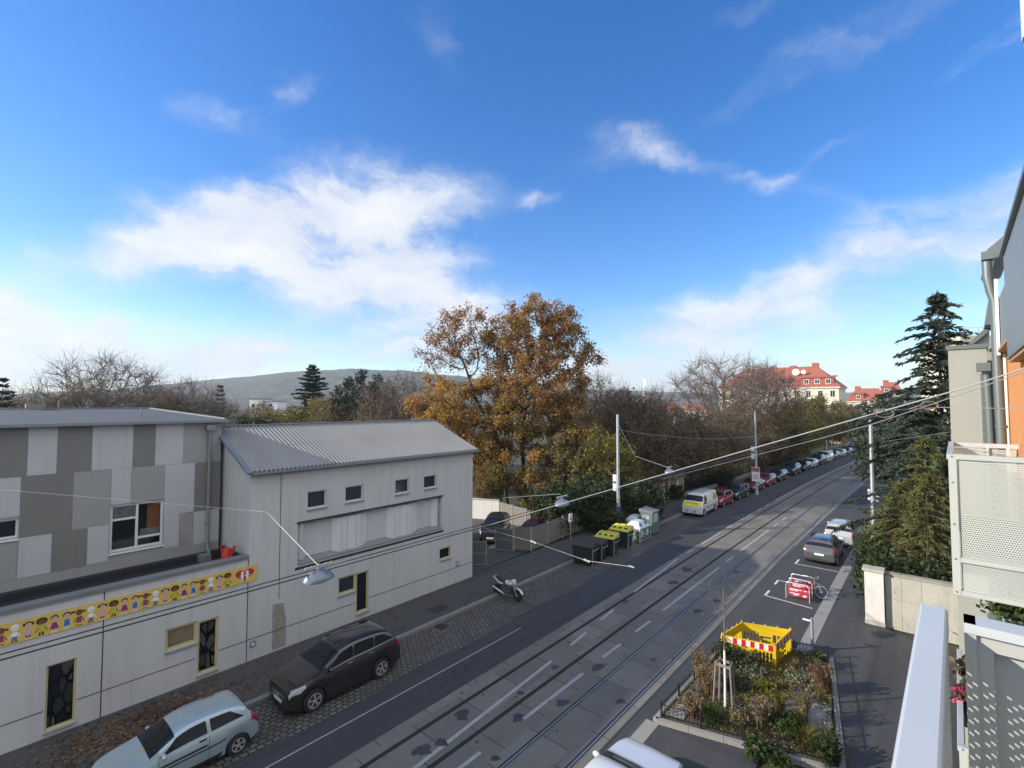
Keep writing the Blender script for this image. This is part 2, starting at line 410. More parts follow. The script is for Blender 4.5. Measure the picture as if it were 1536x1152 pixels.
# ground sheet with the park, yard and horizon
mb = MB(); mb.face([(-9000, -3000, -.06), (9000, -3000, -.06), (9000, 12000, -.06), (-9000, 12000, -.06)]); setting('ground', mb, M_grass)
mb = MB(); strip(mb, -17.6, -3.95, -40, 420, 0, 3); setting('road', mb, M_asph)
mb = MB(); strip(mb, -13.05, -7.62, -40, 150, .004, 3); setting('tram_track_bed', mb, M_slab)
mb = MB()
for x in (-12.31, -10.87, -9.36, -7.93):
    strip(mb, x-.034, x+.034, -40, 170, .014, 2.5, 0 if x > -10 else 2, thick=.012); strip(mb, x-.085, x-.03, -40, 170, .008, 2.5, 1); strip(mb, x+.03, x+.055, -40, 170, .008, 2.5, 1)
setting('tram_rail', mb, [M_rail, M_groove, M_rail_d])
mb = MB(); strip(mb, -17.56, lambda y: -15.15+.12*math.sin(y*.9), -25, 43, .004, .7, follow=False); setting('cobbled_parking_strip', mb, M_cob)
mb = MB(); strip(mb, -7.62, -4.35, 23.2, 60, .004, 3); strip(mb, -7.3, -2.2, -20, 15.0, .0042, 3, follow=False); setting('parking_lane', mb, M_park)
mb = MB(); strip(mb, -20.8, -17.8, -40, 33, .12, 4, thick=.2); strip(mb, -21.6, -17.8, 33, 170, .12, 4, thick=.2); setting('left_sidewalk', mb, M_walk)
mb = MB(); strip(mb, -17.8, -17.56, -40, 170, .128, 1.0, thick=.2); setting('left_kerb', mb, M_kerb)
mb = MB(); strip(mb, -3.9, lambda y: 1.5 if y < 28.3 else -2.45, 23.2, 170, .1, 2.55, thick=.2); strip(mb, -2.1, 1.5, -20, 16.2, .1, 3, follow=False, thick=.2); strip(mb, lambda y: -1.97-1.17*(y-16.2)/6.99, 1.5, 16.201, 23.19, .1, 7, follow=False, thick=.2); setting('right_sidewalk', mb, M_walk)
mb = MB(); strip(mb, -4.4, -3.9, 22.9, 170, .108, 1.5, thick=.2); strip(mb, -7.2, -6.78, 9, 15.0, .012, 1.5, follow=False); setting('right_kerb', mb, M_kerb_l)
mb = MB(); mb.face([(-45, 20.3, -.03), (-20.8, 20.3, -.03), (-21.6, 33, -.03), (-45, 33, -.03)]); mb.face([(-20.8, 20.3, -.03), (-20.79, 20.3, .121), (-21.59, 33, .121), (-21.6, 33, -.03)]); setting('yard', mb, M_walk)
# painted lines
mb = MB()
def seg(x0, y0, x1, y1, w, mi=0, z=.011):
    n = max(1, int(abs(y1-y0)/3)); d = Vector((x1-x0, y1-y0, 0)).normalized(); p = Vector((-d.y, d.x, 0))*w/2
    for k in range(n):
        a = Vector((x0+(x1-x0)*k/n, y0+(y1-y0)*k/n, z)); b = Vector((x0+(x1-x0)*(k+1)/n, y0+(y1-y0)*(k+1)/n, z))
        a.x += bend(a.y); b.x += bend(b.y)
        mb.face([a-p, b-p, b+p, a+p], mi)
for a, b in ((12.38, 15.91), (17.43, 18.85), (20.28, 21.72), (23.2, 31.55), (33.1, 34.4), (35.93, 43.5), (45, 46.4), (48, 49.4)): seg(-10.22, a, -10.2, b, .13)
seg(-10.24, -4, -10.23, 10.4, .13); seg(-11.05, 6.2, -11.62, 15.84, .13)
for a, xa, b, xb in ((17.37, -11.74, 18.81, -11.88), (20.32, -12.02, 21.75, -12.13), (24.42, -12.38, 31.52, -12.81), (33.13, -12.83, 34.41, -12.8), (35.97, -12.85, 40, -12.87)): seg(xa, a, xb, b, .12)
for k in range(5): seg(-12.95, 41.8+k*2.9, -12.95, 43.2+k*2.9, .12)
seg(-13.0, 57, -13.0, 130, .12); seg(-14.36, -10, -14.36, 17.2, .055)
seg(-7.66, 40, -7.66, 75, .05)
setting('road_marking', mb, M_line)
mb = MB()
def seg2(x0, y0, x1, y1, w):
    d = Vector((x1-x0, y1-y0, 0)).normalized(); p = Vector((-d.y, d.x, 0))*w/2; a = Vector((x0, y0, .014)); b = Vector((x1, y1, .014)); mb.face([a-p, b-p, b+p, a+p])
seg2(-6.87, 28.6, -4.66, 28.34, .09); seg2(-6.87, 28.55, -6.87, 29.5, .11)
seg2(-6.86, 31.55, -5.2, 31.6, .09); seg2(-6.86, 31.6, -6.86, 30.7, .11)
seg2(-6.72, 35.5, -4.44, 35.5, .09); seg2(-6.72, 35.5, -6.7, 36.6, .11)
setting('parking_marking', mb, M_line_w)
mb = MB()
rnd = random.Random(3)
def blotch(x, y, r, sx=1, sy=1, z=.012):
    n = 34; p0 = rnd.random()*6; p1_ = rnd.random()*6; p2_ = rnd.random()*6
    mb.face([(x+r*sx*math.cos(t)*(1+.28*math.sin(2*t+p0)+.2*math.sin(5*t+p1_)+.1*math.sin(9*t+p2_)), y+r*sy*math.sin(t)*(1+.25*math.cos(3*t+p1_)+.18*math.sin(6*t+p0)+.1*math.cos(11*t+p2_)), z) for t in [2*math.pi*k/n for k in range(n)]])
for x, y, r in ((-11.9, 11.21, .26), (-11.58, 9.33, .22), (-11.4, 9.92, .17), (-10.41, 12.32, .16), (-11.25, 15.53, .13), (-9.76, 13.91, .17), (-9.73, 10.52, .12), (-10.0, 16.66, .22), (-12.13, 22.99, .2), (-11.3, 27.2, .25), (-11.6, 29.9, .3), (-9.2, 31.4, .22), (-8.6, 26.2, .2), (-8.9, 24.3, .2), (-8.3, 15.3, .12), (-11.2, 13.4, .1), (-8.6, 18.6, .1)):
    blotch(x, y, r, 1, rnd.uniform(.8, 1.5))
for k in range(55): blotch(rnd.uniform(-12.8, -7.8), rnd.uniform(7, 42), rnd.uniform(.02, .06))
for k in range(16): blotch(rnd.uniform(-20.2, -18.1), rnd.uniform(1, 33), rnd.uniform(.05, .22), 1, 1, .128)
blotch(-18.6, 16.1, .33, 1, 1.3, .127)
setting('tar_patch', mb, M_patch)
# dark repaired seams along the carriageway
mb = MB()
def seam(pts, w=.05, z=.007):
    for a, b in zip(pts, pts[1:]):
        a = Vector((*a, z)); b = Vector((*b, z)); d = (b-a).normalized(); p = Vector((-d.y, d.x, 0))*w/2; mb.face([a-p, b-p, b+p, a+p])
seam([(-14.33, 15), (-14.45, 22), (-14.58, 27.7), (-14.2, 33), (-13.46, 39.3), (-13.2, 48)], .06)
seam([(-13.6, -10), (-13.55, 9), (-13.5, 12.1), (-13.75, 12.5), (-13.6, 16), (-13.3, 24)], .045)
seam([(-13.08, -10), (-13.08, 60)], .05); seam([(-7.6, -10), (-7.6, 60)], .06)
for y in (3.2, 7.9, 10.3, 13.9, 17.4, 22, 26.5): seam([(-20.4, y+.3), (-17.9, y-.2)], .03, .1235)
setting('asphalt_seam', mb, M_patch)
M_cover = mat('cast iron', (.06, .06, .062), .5, .6, var=.3, grain=.5)
mb = MB()
for x, y, sx, sy, z in ((-18.65, 15.9, .35, .45, .13), (-17.2, 14.9, .25, .25, .012), (-6.4, 45.0, .3, .3, .012), (-13.6, 49, .33, .33, .012)): mb.box(x-sx, x+sx, y-sy, y+sy, z-.01, z)
setting('manhole_cover', mb, M_cover)
# ------------------------------------------------------------------ hills on the horizon
M_hill, nt2, b2 = new_mat('wooded hill'); co2 = coords(nt2)
c2 = ramp(nt2, noise(nt2, co2, .016, 7, .75), [(.36, (.02, .03, .018)), (.47, (.05, .055, .036)), (.56, (.085, .075, .05)), (.68, (.16, .15, .1))])
vv = nd(nt2, 'ShaderNodeTexVoronoi'); vv.inputs['Scale'].default_value = .028; nt2.links.new(co2, vv.inputs['Vector'])
hm = mth(nt2, 'MULTIPLY', mth(nt2, 'LESS_THAN', vv.outputs['Distance'], .12), mth(nt2, 'GREATER_THAN', noise(nt2, co2, .004, 2), .5))
nt2.links.new(mixc(nt2, hm, c2, (.4, .37, .33)), b2.inputs['Base Color']); b2.inputs['Roughness'].default_value = .95
b2.inputs['Specular IOR Level'].default_value = .1
def hill(pts, d0, d1, name, seedv):
    rr = random.Random(seedv); azs = np.linspace(-70, 62, 240); prof_a = [math.degrees(math.atan((p[0]-768)/F)) for p in pts]
    ph = [rr.uniform(0, 6) for _ in range(6)]
    def hgt(a):
        pxx = 768+F*math.tan(R(a)); py = np.interp(pxx, [p[0] for p in pts], [p[1] for p in pts])
        return (606-py)/F
    mbh = MB(); vs = np.linspace(0, 1, 14)
    def fn(u, v):
        dcos = d0+(d1-d0)*v; a = R(u); k = hgt(u)*d1
        z = k*(math.sin(v*math.pi/2)**1.5) + v*k*.012*sum(math.sin(u*(1+1.9*i)+ph[i])/(1+i) for i in range(6)) + H*v
        x = math.tan(a)*dcos
        q = fw*dcos + rt*x
        return (q.x, q.y, max(z, -.5))
    mbh.grid(fn, list(azs), list(vs))
    mbh.grid(lambda u, v: (lambda q: (q[0]+v*fw.x*900, q[1]+v*fw.y*900, q[2]*(1-v)))(fn(u, 1)), list(azs), [0, .5, 1])
    return setting(name, mbh, M_hill, smooth=True)
hill([(-600, 585), (-200, 590), (0, 592), (180, 584), (240, 577), (330, 569), (400, 562), (470, 556), (540, 554), (610, 557), (700, 566), (800, 586), (900, 600), (1000, 604), (2200, 604)], 1400, 2300, 'hills', 4)
hill([(-600, 600), (600, 598), (850, 586), (930, 584), (990, 588), (1070, 590), (1180, 593), (1290, 588), (1420, 585), (1600, 588), (2300, 590)], 3000, 3900, 'hills', 9)
# ------------------------------------------------------------------ left buildings
M_ren = mat('grey render', (.5, .495, .49), .85, var=.12, vscale=.45, grain=.14, gscale=120, streak=.4)
M_ren2 = mat('pale render', (.5, .5, .505), .85, var=.08, vscale=.8, streak=.25)
M_pan_l = mat('pale grey cladding', (.42, .43, .44), .7, var=.07, vscale=.9, streak=.3)
M_pan_m = mat('mid grey cladding', (.28, .28, .275), .7, var=.07, vscale=.9, streak=.12)
M_pan_d = mat('dark grey cladding', (.17, .168, .16), .7, var=.1, vscale=.9, streak=.18)
M_pan_s = mat('stained cladding', (.26, .26, .245), .75, var=.35, vscale=2.2, streak=.2)
M_zinc = mat('zinc sheet', (.2, .215, .23), .5, .2, var=.18, vscale=1.2, streak=.2)
M_felt = mat('roof felt', (.016, .018, .022), .8, var=.3, vscale=.8, grain=.3)
M_flat = mat('grey roof sheet', (.07, .08, .088), .8, 0, var=.2, vscale=.6)
M_corr = mat('fibre cement sheet', (.265, .262, .252), .65, .08, var=.22, vscale=.5, streak=.12)
M_white_f = mat('white frame', (.62, .63, .65), .45, var=.05)
M_yel_f = mat('yellowish frame', (.52, .44, .2), .55, var=.1)
M_shut = mat('white shutter', (.58, .6, .61), .6, var=.07, streak=.1)
M_dark = mat('dark interior', (.02, .021, .024), .8, var=.3)
M_joint = mat('dark joint', (.03, .03, .033), .8)
M_sill = mat('grey sill', (.2, .21, .22), .6, var=.1)
M_brickp = mat('bared masonry', (.30, .285, .25), .9, var=.35, vscale=4, grain=.9, gscale=14, bmp=.8)
M_glass = glass('window glass'); M_glass_b = glass('window glass sky', (.03, .04, .05), .06)
def art_glass():
    m, nt, b = new_mat('painted glass'); co = coords(nt)
    mp_ = nd(nt, 'ShaderNodeMapping'); mp_.inputs['Rotation'].default_value = (R(35), 0, 0); mp_.inputs['Scale'].default_value = (1, 4.2, 1.9); nt.links.new(co, mp_.inputs[0])
    v = nd(nt, 'ShaderNodeTexVoronoi'); v.inputs['Scale'].default_value = 1; nt.links.new(mp_.outputs[0], v.inputs['Vector'])
    v2 = nd(nt, 'ShaderNodeTexVoronoi'); v2.feature = 'DISTANCE_TO_EDGE'; v2.inputs['Scale'].default_value = 1; nt.links.new(mp_.outputs[0], v2.inputs['Vector'])
    s = nd(nt, 'ShaderNodeSeparateColor'); nt.links.new(v.outputs['Color'], s.inputs[0])
    c = ramp(nt, s.outputs[0], [(0, (.012, .016, .02)), (.35, (.012, .014, .018)), (.42, (.05, .075, .06)), (.55, (.07, .065, .05)), (.7, (.03, .03, .035)), (.85, (.09, .1, .075)), (1, (.025, .04, .035))])
    c = mixc(nt, mth(nt, 'LESS_THAN', v2.outputs[0], .09), c, (.006, .006, .008))
    nt.links.new(c, b.inputs['Base Color']); b.inputs['Roughness'].default_value = .15; return m
M_art = art_glass()
FX = -20.5
# --- workshop hall with corrugated roof
cb = thing('corrugated_roof_building', 'pale grey two-storey hall with corrugated gable roof and four small upper windows', 'building', (-24.4, 14, 0))
def window(parent, y0, y1, z0, z1, x, frame_m, glass_m, depth=.14, fw_=.06, mull=(), trans=(), sill=True, name='window', label=None, silm=None):
    mb = MB(); xx = x-depth
    for a, b, c, d in ((y0, y1, z0, z0+fw_), (y0, y1, z1-fw_, z1), (y0, y0+fw_, z0+fw_, z1-fw_), (y1-fw_, y1, z0+fw_, z1-fw_)): mb.box(xx, xx+.06, a, b, c, d)
    for m_ in mull: mb.box(xx+.003, xx+.063, m_-fw_/2, m_+fw_/2, z0+fw_, z1-fw_)
    for (a, b, z) in trans: mb.box(xx+.004, xx+.06, a, b, z-fw_/2, z+fw_/2)
    w = mb.build(name, frame_m, parent, label=label)
    g = MB(); g.face([(xx+.02, y0+.02, z0+.02), (xx+.02, y1-.02, z0+.02), (xx+.02, y1-.02, z1-.02), (xx+.02, y0+.02, z1-.02)]); g.build('pane', glass_m, w)
    if sill:
        s = MB(); s.prism([(x-depth, y0-.02, z0+.02), (x+.06, y0-.02, z0-.05), (x+.06, y0-.02, z0-.08), (x-depth, y0-.02, z0-.03)], (0, y1-y0+.04, 0)); s.build('sill', silm or M_sill, w)
    return w
small = [(10.09, 10.97, 5.67, 6.42), (11.89, 12.82, 5.69, 6.4), (14.65, 15.51, 5.67, 6.39), (16.48, 17.35, 5.7, 6.37)]
band = (9.7, 17.72, 3.38, 5.15)
holesC = small + [band, (11.6, 12.5, 1.53, 2.31), (12.52, 13.17, .42, 2.28), (17.6, 18.4, 1.66, 2.27)]
mb = MB(); wall_holes(mb, 'x', FX, 7.75, 20.1, -.1, 7.5, holesC, -.3)
mb.face([(FX, 7.75, -.1), (-28.4, 7.75, -.1), (-28.4, 7.75, 7.5), (-24.4, 7.75, 9.12), (FX, 7.75, 7.5)])
mb.face([(FX, 20.1, -.1), (-28.4, 20.1, -.1), (-28.4, 20.1, 7.5), (-24.4, 20.1, 9.12), (FX, 20.1, 7.5)])
mb.face([(-28.4, 7.75, -.1), (-28.4, 20.1, -.1), (-28.4, 20.1, 7.5), (-28.4, 7.75, 7.5)])
mb.build('wall', M_ren, cb)
mb = MB(); per = .18; a0 = R(21.5)
ys = list(np.arange(7.68, 20.32, per/8))
def corr(side):
    def fn(y, t):
        k = .036*math.sin(2*math.pi*y/per)
        e = (-20.22, 7.56); r_ = (-24.42, 9.2)
        x = e[0]+(r_[0]-e[0])*t; z = e[1]+(r_[1]-e[1])*t
        lap = .012 if t > .5 else 0
        if side < 0: x = 2*-24.42-x
        return (x+side*k*.36, y, z+k*.93+lap)
    return fn
for sd in (1, -1): mb.grid(corr(sd), ys, [0, .49, .51, 1])
rf = mb.build('roof', M_corr, cb, smooth=True)
mb = MB(); mb.beam((-20.16, 7.7, 7.49), (-20.16, 20.3, 7.49), .12, .1); mb.box(-20.46, -20.24, 7.72, 20.25, 7.38, 7.44); mb.build('gutter', M_zinc, cb)
mb = MB(); mb.beam((-20.2, 7.62, 7.5), (-24.42, 7.62, 9.22), .2, .1); mb.beam((-20.3, 20.32, 7.5), (-24.42, 20.32, 9.2), .06, .12)
mb.beam((-24.42, 7.62, 9.25), (-24.42, 20.3, 9.25), .22, .03)
mb.build('verge_flashing', M_zinc, cb)
for y0, y1, z0, z1 in small: window(cb, y0, y1, z0, z1, FX, M_white_f, M_glass_b, .13, .05)
window(cb, 11.6, 12.5, 1.53, 2.31, FX, M_yel_f, M_glass_b, .13, .08)
window(cb, 12.52, 13.17, .42, 2.28, FX, M_yel_f, M_glass, .13, .07)
window(cb, 17.6, 18.4, 1.66, 2.27, FX, M_yel_f, M_glass, .13, .06)
mb = MB(); z0, z1 = band[2], band[3]
mb.box(FX-.299, FX-.26, band[0]+.002, band[1]-.002, z0+.002, z1-.002); mb.build('infill_panel', M_ren2, cb)
mb = MB(); mb.prism([(FX-.26, band[0]+.01, z0+.22), (FX+.03, band[0]+.01, z0+.04), (FX+.03, band[0]+.01, z0-.02), (FX-.26, band[0]+.01, z0+.02)], (0, band[1]-band[0]-.02, 0))
mb.build('sill_ledge', M_sill, cb)
mb = MB(); mb.box(FX-.02, FX+.07, band[0]-.05, band[1]+.05, z1-.02, z1+.05); mb.box(FX-.01, FX+.02, band[0]-.1, band[1]+.12, z0-.2, z0-.1); mb.build('lintel_strip', M_joint, cb)
def folds(y0, y1, n, zb, zt, amp=.07):
    mb = MB(); w = (y1-y0)/n
    for k in range(n):
        a, b = y0+k*w, y0+(k+1)*w; d0, d1 = (0, amp) if k % 2 == 0 else (amp, 0)
        if k == 0: d0 = -.13
        if k == n-1: d1 = -.13
        X = FX-.1
        mb.prism([(X+d0, a+.008, zb), (X+d1, b-.008, zb), (X+d1-.05, b-.008, zb), (X+d0-.05, a+.008, zb)], (0, 0, zt-zb))
    return mb.build('folding_shutter', M_shut, cb)
folds(9.74, 10.12, 2, z0+.16, z1-.05, .06); folds(11.35, 13.18, 5, z0+.1, z1-.12); folds(14.25, 16.2, 5, z0+.1, z1-.1); folds(17.15, 17.68, 2, z0+.16, z1-.05, .06)
mb = MB(); wdt = .022
for y in (8.95,): mb.box(FX, FX+.006, y-.012, y+.012, 2.2, 7.35)
mb.box(FX, FX+.006, 7.76, 12.5, .94, .965); mb.box(FX, FX+.006, 13.2, 20.09, .96, .985)
mb.build('wall_joint', M_joint, cb)
mb = MB(); mb.face([(FX+.006, 8.72, .2), (FX+.006, 9.26, .2), (FX+.006, 9.26, 1.35), (FX+.006, 9.2, 1.55), (FX+.006, 9.14, 1.98), (FX+.006, 8.7, 2.02)]); mb.build('bared_masonry_patch', M_brickp, cb)
mb = MB(); mb.box(FX, FX+.03, 7.86, 8.06, .62, .86, 0); mb.lathe([(.06, 0), (.06, .012)], 12, (FX+.03, 7.96, .74), 'x', 1); mb.build('wall_vent', [M_sill, M_white_f], cb)
mb = MB(); mb.box(FX, FX+.03, 18.82, 19.05, 1.05, 1.3, 0); mb.box(FX+.03, FX+.036, 18.86, 19.0, 1.12, 1.22, 1); mb.build('wall_vent', [M_sill, M_white_f], cb)
# --- kindergarten with flat roof and terrace
fb_ = thing('flat_roof_building', 'kindergarten with patchwork grey cladding above a flat terrace and pale ground floor', 'building', (-24, 1, 0))
holesA = [(2.03, 2.72, .31, 2.26), (5.06, 6.02, 1.53, 2.29), (6.05, 6.72, .31, 2.22), (-2.2, -1.5, .31, 2.26), (-5.5, -4.6, .31, 2.26)]
mb = MB(); wall_holes(mb, 'x', FX, -9, 7.745, -.1, 4.2, holesA, -.3); mb.box(-20.8, FX-.302, -9, 7.74, 3.5, 4.195)
mb.build('wall', M_ren, fb_, label='pale rendered ground floor wall')
window(fb_, 2.03, 2.72, .31, 2.26, FX, M_yel_f, M_art, .12, .05); window(fb_, -2.2, -1.5, .31, 2.26, FX, M_yel_f, M_art, .12, .05); window(fb_, -5.5, -4.6, .31, 2.26, FX, M_yel_f, M_art, .12, .05)
window(fb_, 5.06, 6.02, 1.53, 2.29, FX, M_yel_f, mat('blind behind glass', (.2, .15, .1), .15, var=.5, vscale=3, spec=.6), .12, .08)
window(fb_, 6.05, 6.72, .31, 2.22, FX, M_yel_f, M_art, .12, .07)
mb = MB()
for y in (-1.0, 3.34, 7.735): mb.box(FX, FX+.007, y-.014, y+.014, .12, 4.15)
for a, b in ((-9, 2.0), (2.75, 6.0), (6.75, 7.73)): mb.box(FX, FX+.006, a, b, .93, .955)
mb.build('wall_joint', M_joint, fb_)
mb = MB(); mb.box(-20.85, -20.43, -9, 7.74, 4.205, 4.25); mb.box(-20.47, -20.44, -9, 7.73, 4.12, 4.2); mb.build('parapet_coping', M_zinc, fb_)
mb = MB(); mb.box(-23.38, -20.81, -9, 7.73, 3.6, 3.75); mb.build('terrace_roof', M_felt, fb_)
mb = MB(); mb.box(-23.4, -23.05, -9, 7.72, 3.755, 3.98); mb.box(-23.1, -20.9, 7.58, 7.735, 3.755, 4.15); mb.build('terrace_upstand', M_felt, fb_)
UX = -23.4
holesU = [(3.9, 5.58, 4.63, 6.4), (.2, 1.49, 5.72, 6.38)]
mb = MB(); mb.cur = 1
wall_holes(mb, 'x', UX, -9, 7.6, 3.7, 9.5, holesU, -.35)
mb.face([(UX, 7.6, 3.7), (-33, 7.6, 3.7), (-33, 7.6, 9.5), (UX, 7.6, 9.5)], 1); mb.face([(-33, 7.6, 0), (-33, -9, 0), (-33, -9, 9.5), (-33, 7.6, 9.5)], 1)
def pan(y0, y1, za, zb, mi): mb.box(UX, UX+.012, y0+.004, y1-.004, za+.004, zb-.004, mi)
r1 = [(-6, -5, 0), (-5, -3.4, 2), (-3.4, -2.4, 0), (-2.4, -1, 2), (-1, .2, 0), (.2, 1.63, 2), (1.63, 2.37, 0), (2.37, 3.31, 2), (3.31, 4.52, 0), (4.52, 5.23, 2), (5.23, 6.19, 0), (6.19, 7.58, 1)]
for a, b, c in r1: pan(a, b, 7.78, 9.44, c)
for a, b, za, zb, c in ((.3, 1.5, 6.45, 7.76, 0), (1.5, 2.83, 5.7, 7.78, 2), (2.83, 3.9, 5.72, 7.77, 1), (3.9, 4.5, 6.42, 7.78, 0), (4.5, 5.58, 6.42, 7.78, 1), (5.58, 6.63, 4.42, 7.77, 0), (6.63, 7.58, 5.72, 7.76, 2),
    (1.5, 2.32, 4.34, 5.7, 0), (2.32, 3.27, 4.34, 5.7, 2), (3.27, 3.88, 4.36, 5.72, 0), (6.63, 7.58, 4.36, 5.72, 0), (6.14, 6.63, 4.4, 5.74, 3), (.3, 1.48, 4.34, 5.6, 1), (-3, .2, 4.34, 6.5, 2), (-3, .2, 6.5, 7.76, 1)):
    if (a, za) == (5.58, 4.42): pan(5.6, 6.12, 4.42, 5.74, 0); pan(5.58, 6.63, 5.74, 7.77, 0)
    else: pan(a, b, za, zb, c)
mb.build('cladding_wall', [M_pan_l, M_pan_m, M_pan_d, M_pan_s], fb_)
w = window(fb_, 3.9, 5.58, 4.63, 6.4, UX, M_white_f, M_glass, .14, .085, [4.73], [(3.98, 4.69, 5.83), (4.77, 5.5, 5.03)], True, silm=M_white_f)
window(fb_, .2, 1.49, 5.72, 6.38, UX, M_white_f, M_glass, .14, .07, silm=M_white_f)
mb = MB(); mb.box(UX-.33, UX-.3, 5.1, 5.55, 5.25, 6.38); mb.build('curtain', mat('orange curtain', (.6, .2, .09), .8), fb_)
M_clear, ntc, bc_ = new_mat('clear pane')
bc_.inputs['Base Color'].default_value = (.01, .012, .014, 1); bc_.inputs['Roughness'].default_value = .03
trc = nd(ntc, 'ShaderNodeBsdfTransparent'); trc.inputs[0].default_value = (.75, .8, .8, 1); mxc = nd(ntc, 'ShaderNodeMixShader'); mxc.inputs[0].default_value = .72
ntc.links.new(bc_.outputs[0], mxc.inputs[1]); ntc.links.new(trc.outputs[0], mxc.inputs[2]); ntc.links.new(mxc.outputs[0], ntc.nodes['Material Output'].inputs[0])
for o in bpy.data.objects:
    if o.parent == w and o.name.startswith('pane'): o.data.materials[0] = M_clear
mb = MB(); mb.box(UX-2.2, UX-2.15, 2.5, 7, 4, 7); mb.box(UX-2.2, UX-.36, 2.5, 7, 4.2, 4.25); mb.box(UX-2.2, UX-.36, 2.5, 2.55, 4.2, 7); mb.build('room_lining', mat('room wall', (.45, .4, .33), .8), fb_)
mb = MB(); mb.box(UX-.9, UX-.45, 4.0, 5.3, 4.25, 4.95); mb.box(UX-.8, UX-.5, 4.9, 5.4, 4.95, 5.2); mb.build('play_table', mat('toy clutter', (.2, .2, .2), .6, var=.8, vscale=5), fb_)
M_poster = mat('clutter behind glass', (.11, .12, .12), .3, var=.9, vscale=6)
for a, b, c, d in ((4.0, 4.67, 5.9, 6.3), (4.85, 5.45, 5.1, 5.34)): mb = MB(); mb.box(UX-.118, UX-.115, a, b, c, d); mb.build('window_decoration', M_poster, fb_)
# roof
mb = MB(); e = 9.56; rx, rz = -29.0, 10.02
mb.face([(-23.2, -9, e), (-23.2, 7.75, e), (rx, 6.2, rz), (rx, -9, rz)]); mb.face([(-23.2, 7.75, e), (-33.2, 7.75, e), (rx, 6.2, rz)]); mb.face([(-33.2, 7.75, e), (-33.2, -9, e), (rx, -9, rz), (rx, 6.2, rz)])
mb.face([(-23.2, -9, e-.02), (-23.2, 7.75, e-.02), (-33.2, 7.75, e-.02), (-33.2, -9, e-.02)])
rf2 = mb.build('roof', M_flat, fb_)
mb = MB(); mb.beam((-23.1, -9, 9.51), (-23.1, 7.78, 9.51), .14, .11); mb.box(-33.2, -23.05, 7.77, 7.83, 9.45, 9.56); mb.beam((-23.25, 7.72, 9.6), (rx, 6.2, rz+.02), .14, .05); mb.beam((rx, 6.2, rz+.03), (rx, -9, rz+.03), .14, .04)
mb.build('gutter', M_zinc, fb_)
mb = MB(); mb.box(-29.3, -28.8, 1.9, 2.5, 9.9, 10.25); mb.build('roof_vent', M_kerb, rf2)
for x, y, z in ((-28.7, 2.9, 9.8), (-24.2, 4.9, 9.5)): mb = MB(); mb.tube([(x, y, z), (x, y, z+.6)], .028, 6); mb.build('vent_pipe', M_kerb, rf2)
mb = MB(); mb.box(UX+.02, UX+.3, 6.96, 7.3, 9.12, 9.36); mb.tube([(UX+.12, 7.12, 9.2), (UX+.12, 7.12, 4.3), (UX+.2, 7.14, 4.1), (UX+.35, 7.16, 3.85)], .065, 10); mb.box(UX+.03, UX+.2, 7.03, 7.21, 6.9, 6.95); mb.box(UX+.03, UX+.2, 7.03, 7.21, 5.2, 5.25)
mb.box(UX+.3, UX+.75, 6.7, 7.1, 3.755, 4.0); mb.build('downpipe', M_zinc, fb_, smooth=True)
# terrace red watering can
M_red = mat('red plastic', (.5, .035, .03), .4)
t = thing('watering_can', 'red plastic watering can left in the terrace corner by the downpipe', 'watering can', (-21.25, 7.2, 3.75))
mb = MB(); mb.lathe([(.18, 3.76), (.2, 3.8), (.19, 4.25), (.15, 4.5), (.12, 4.52)], 14, (-21.25, 7.2, 0)); mb.build('can_body', M_red, t, smooth=True)
mb = MB(); mb.tube([(-21.1, 7.25, 4.0), (-20.95, 7.32, 4.4), (-20.88, 7.36, 4.62)], [.05, .04, .07], 8); mb.build('spout', M_red, t, smooth=True)
mb = MB(); mb.tube([(-21.3, 7.18, 4.45), (-21.32, 7.16, 4.72), (-21.52, 7.08, 4.6), (-21.45, 7.1, 4.1)], .022, 6); mb.build('handle', M_red, t, smooth=True)
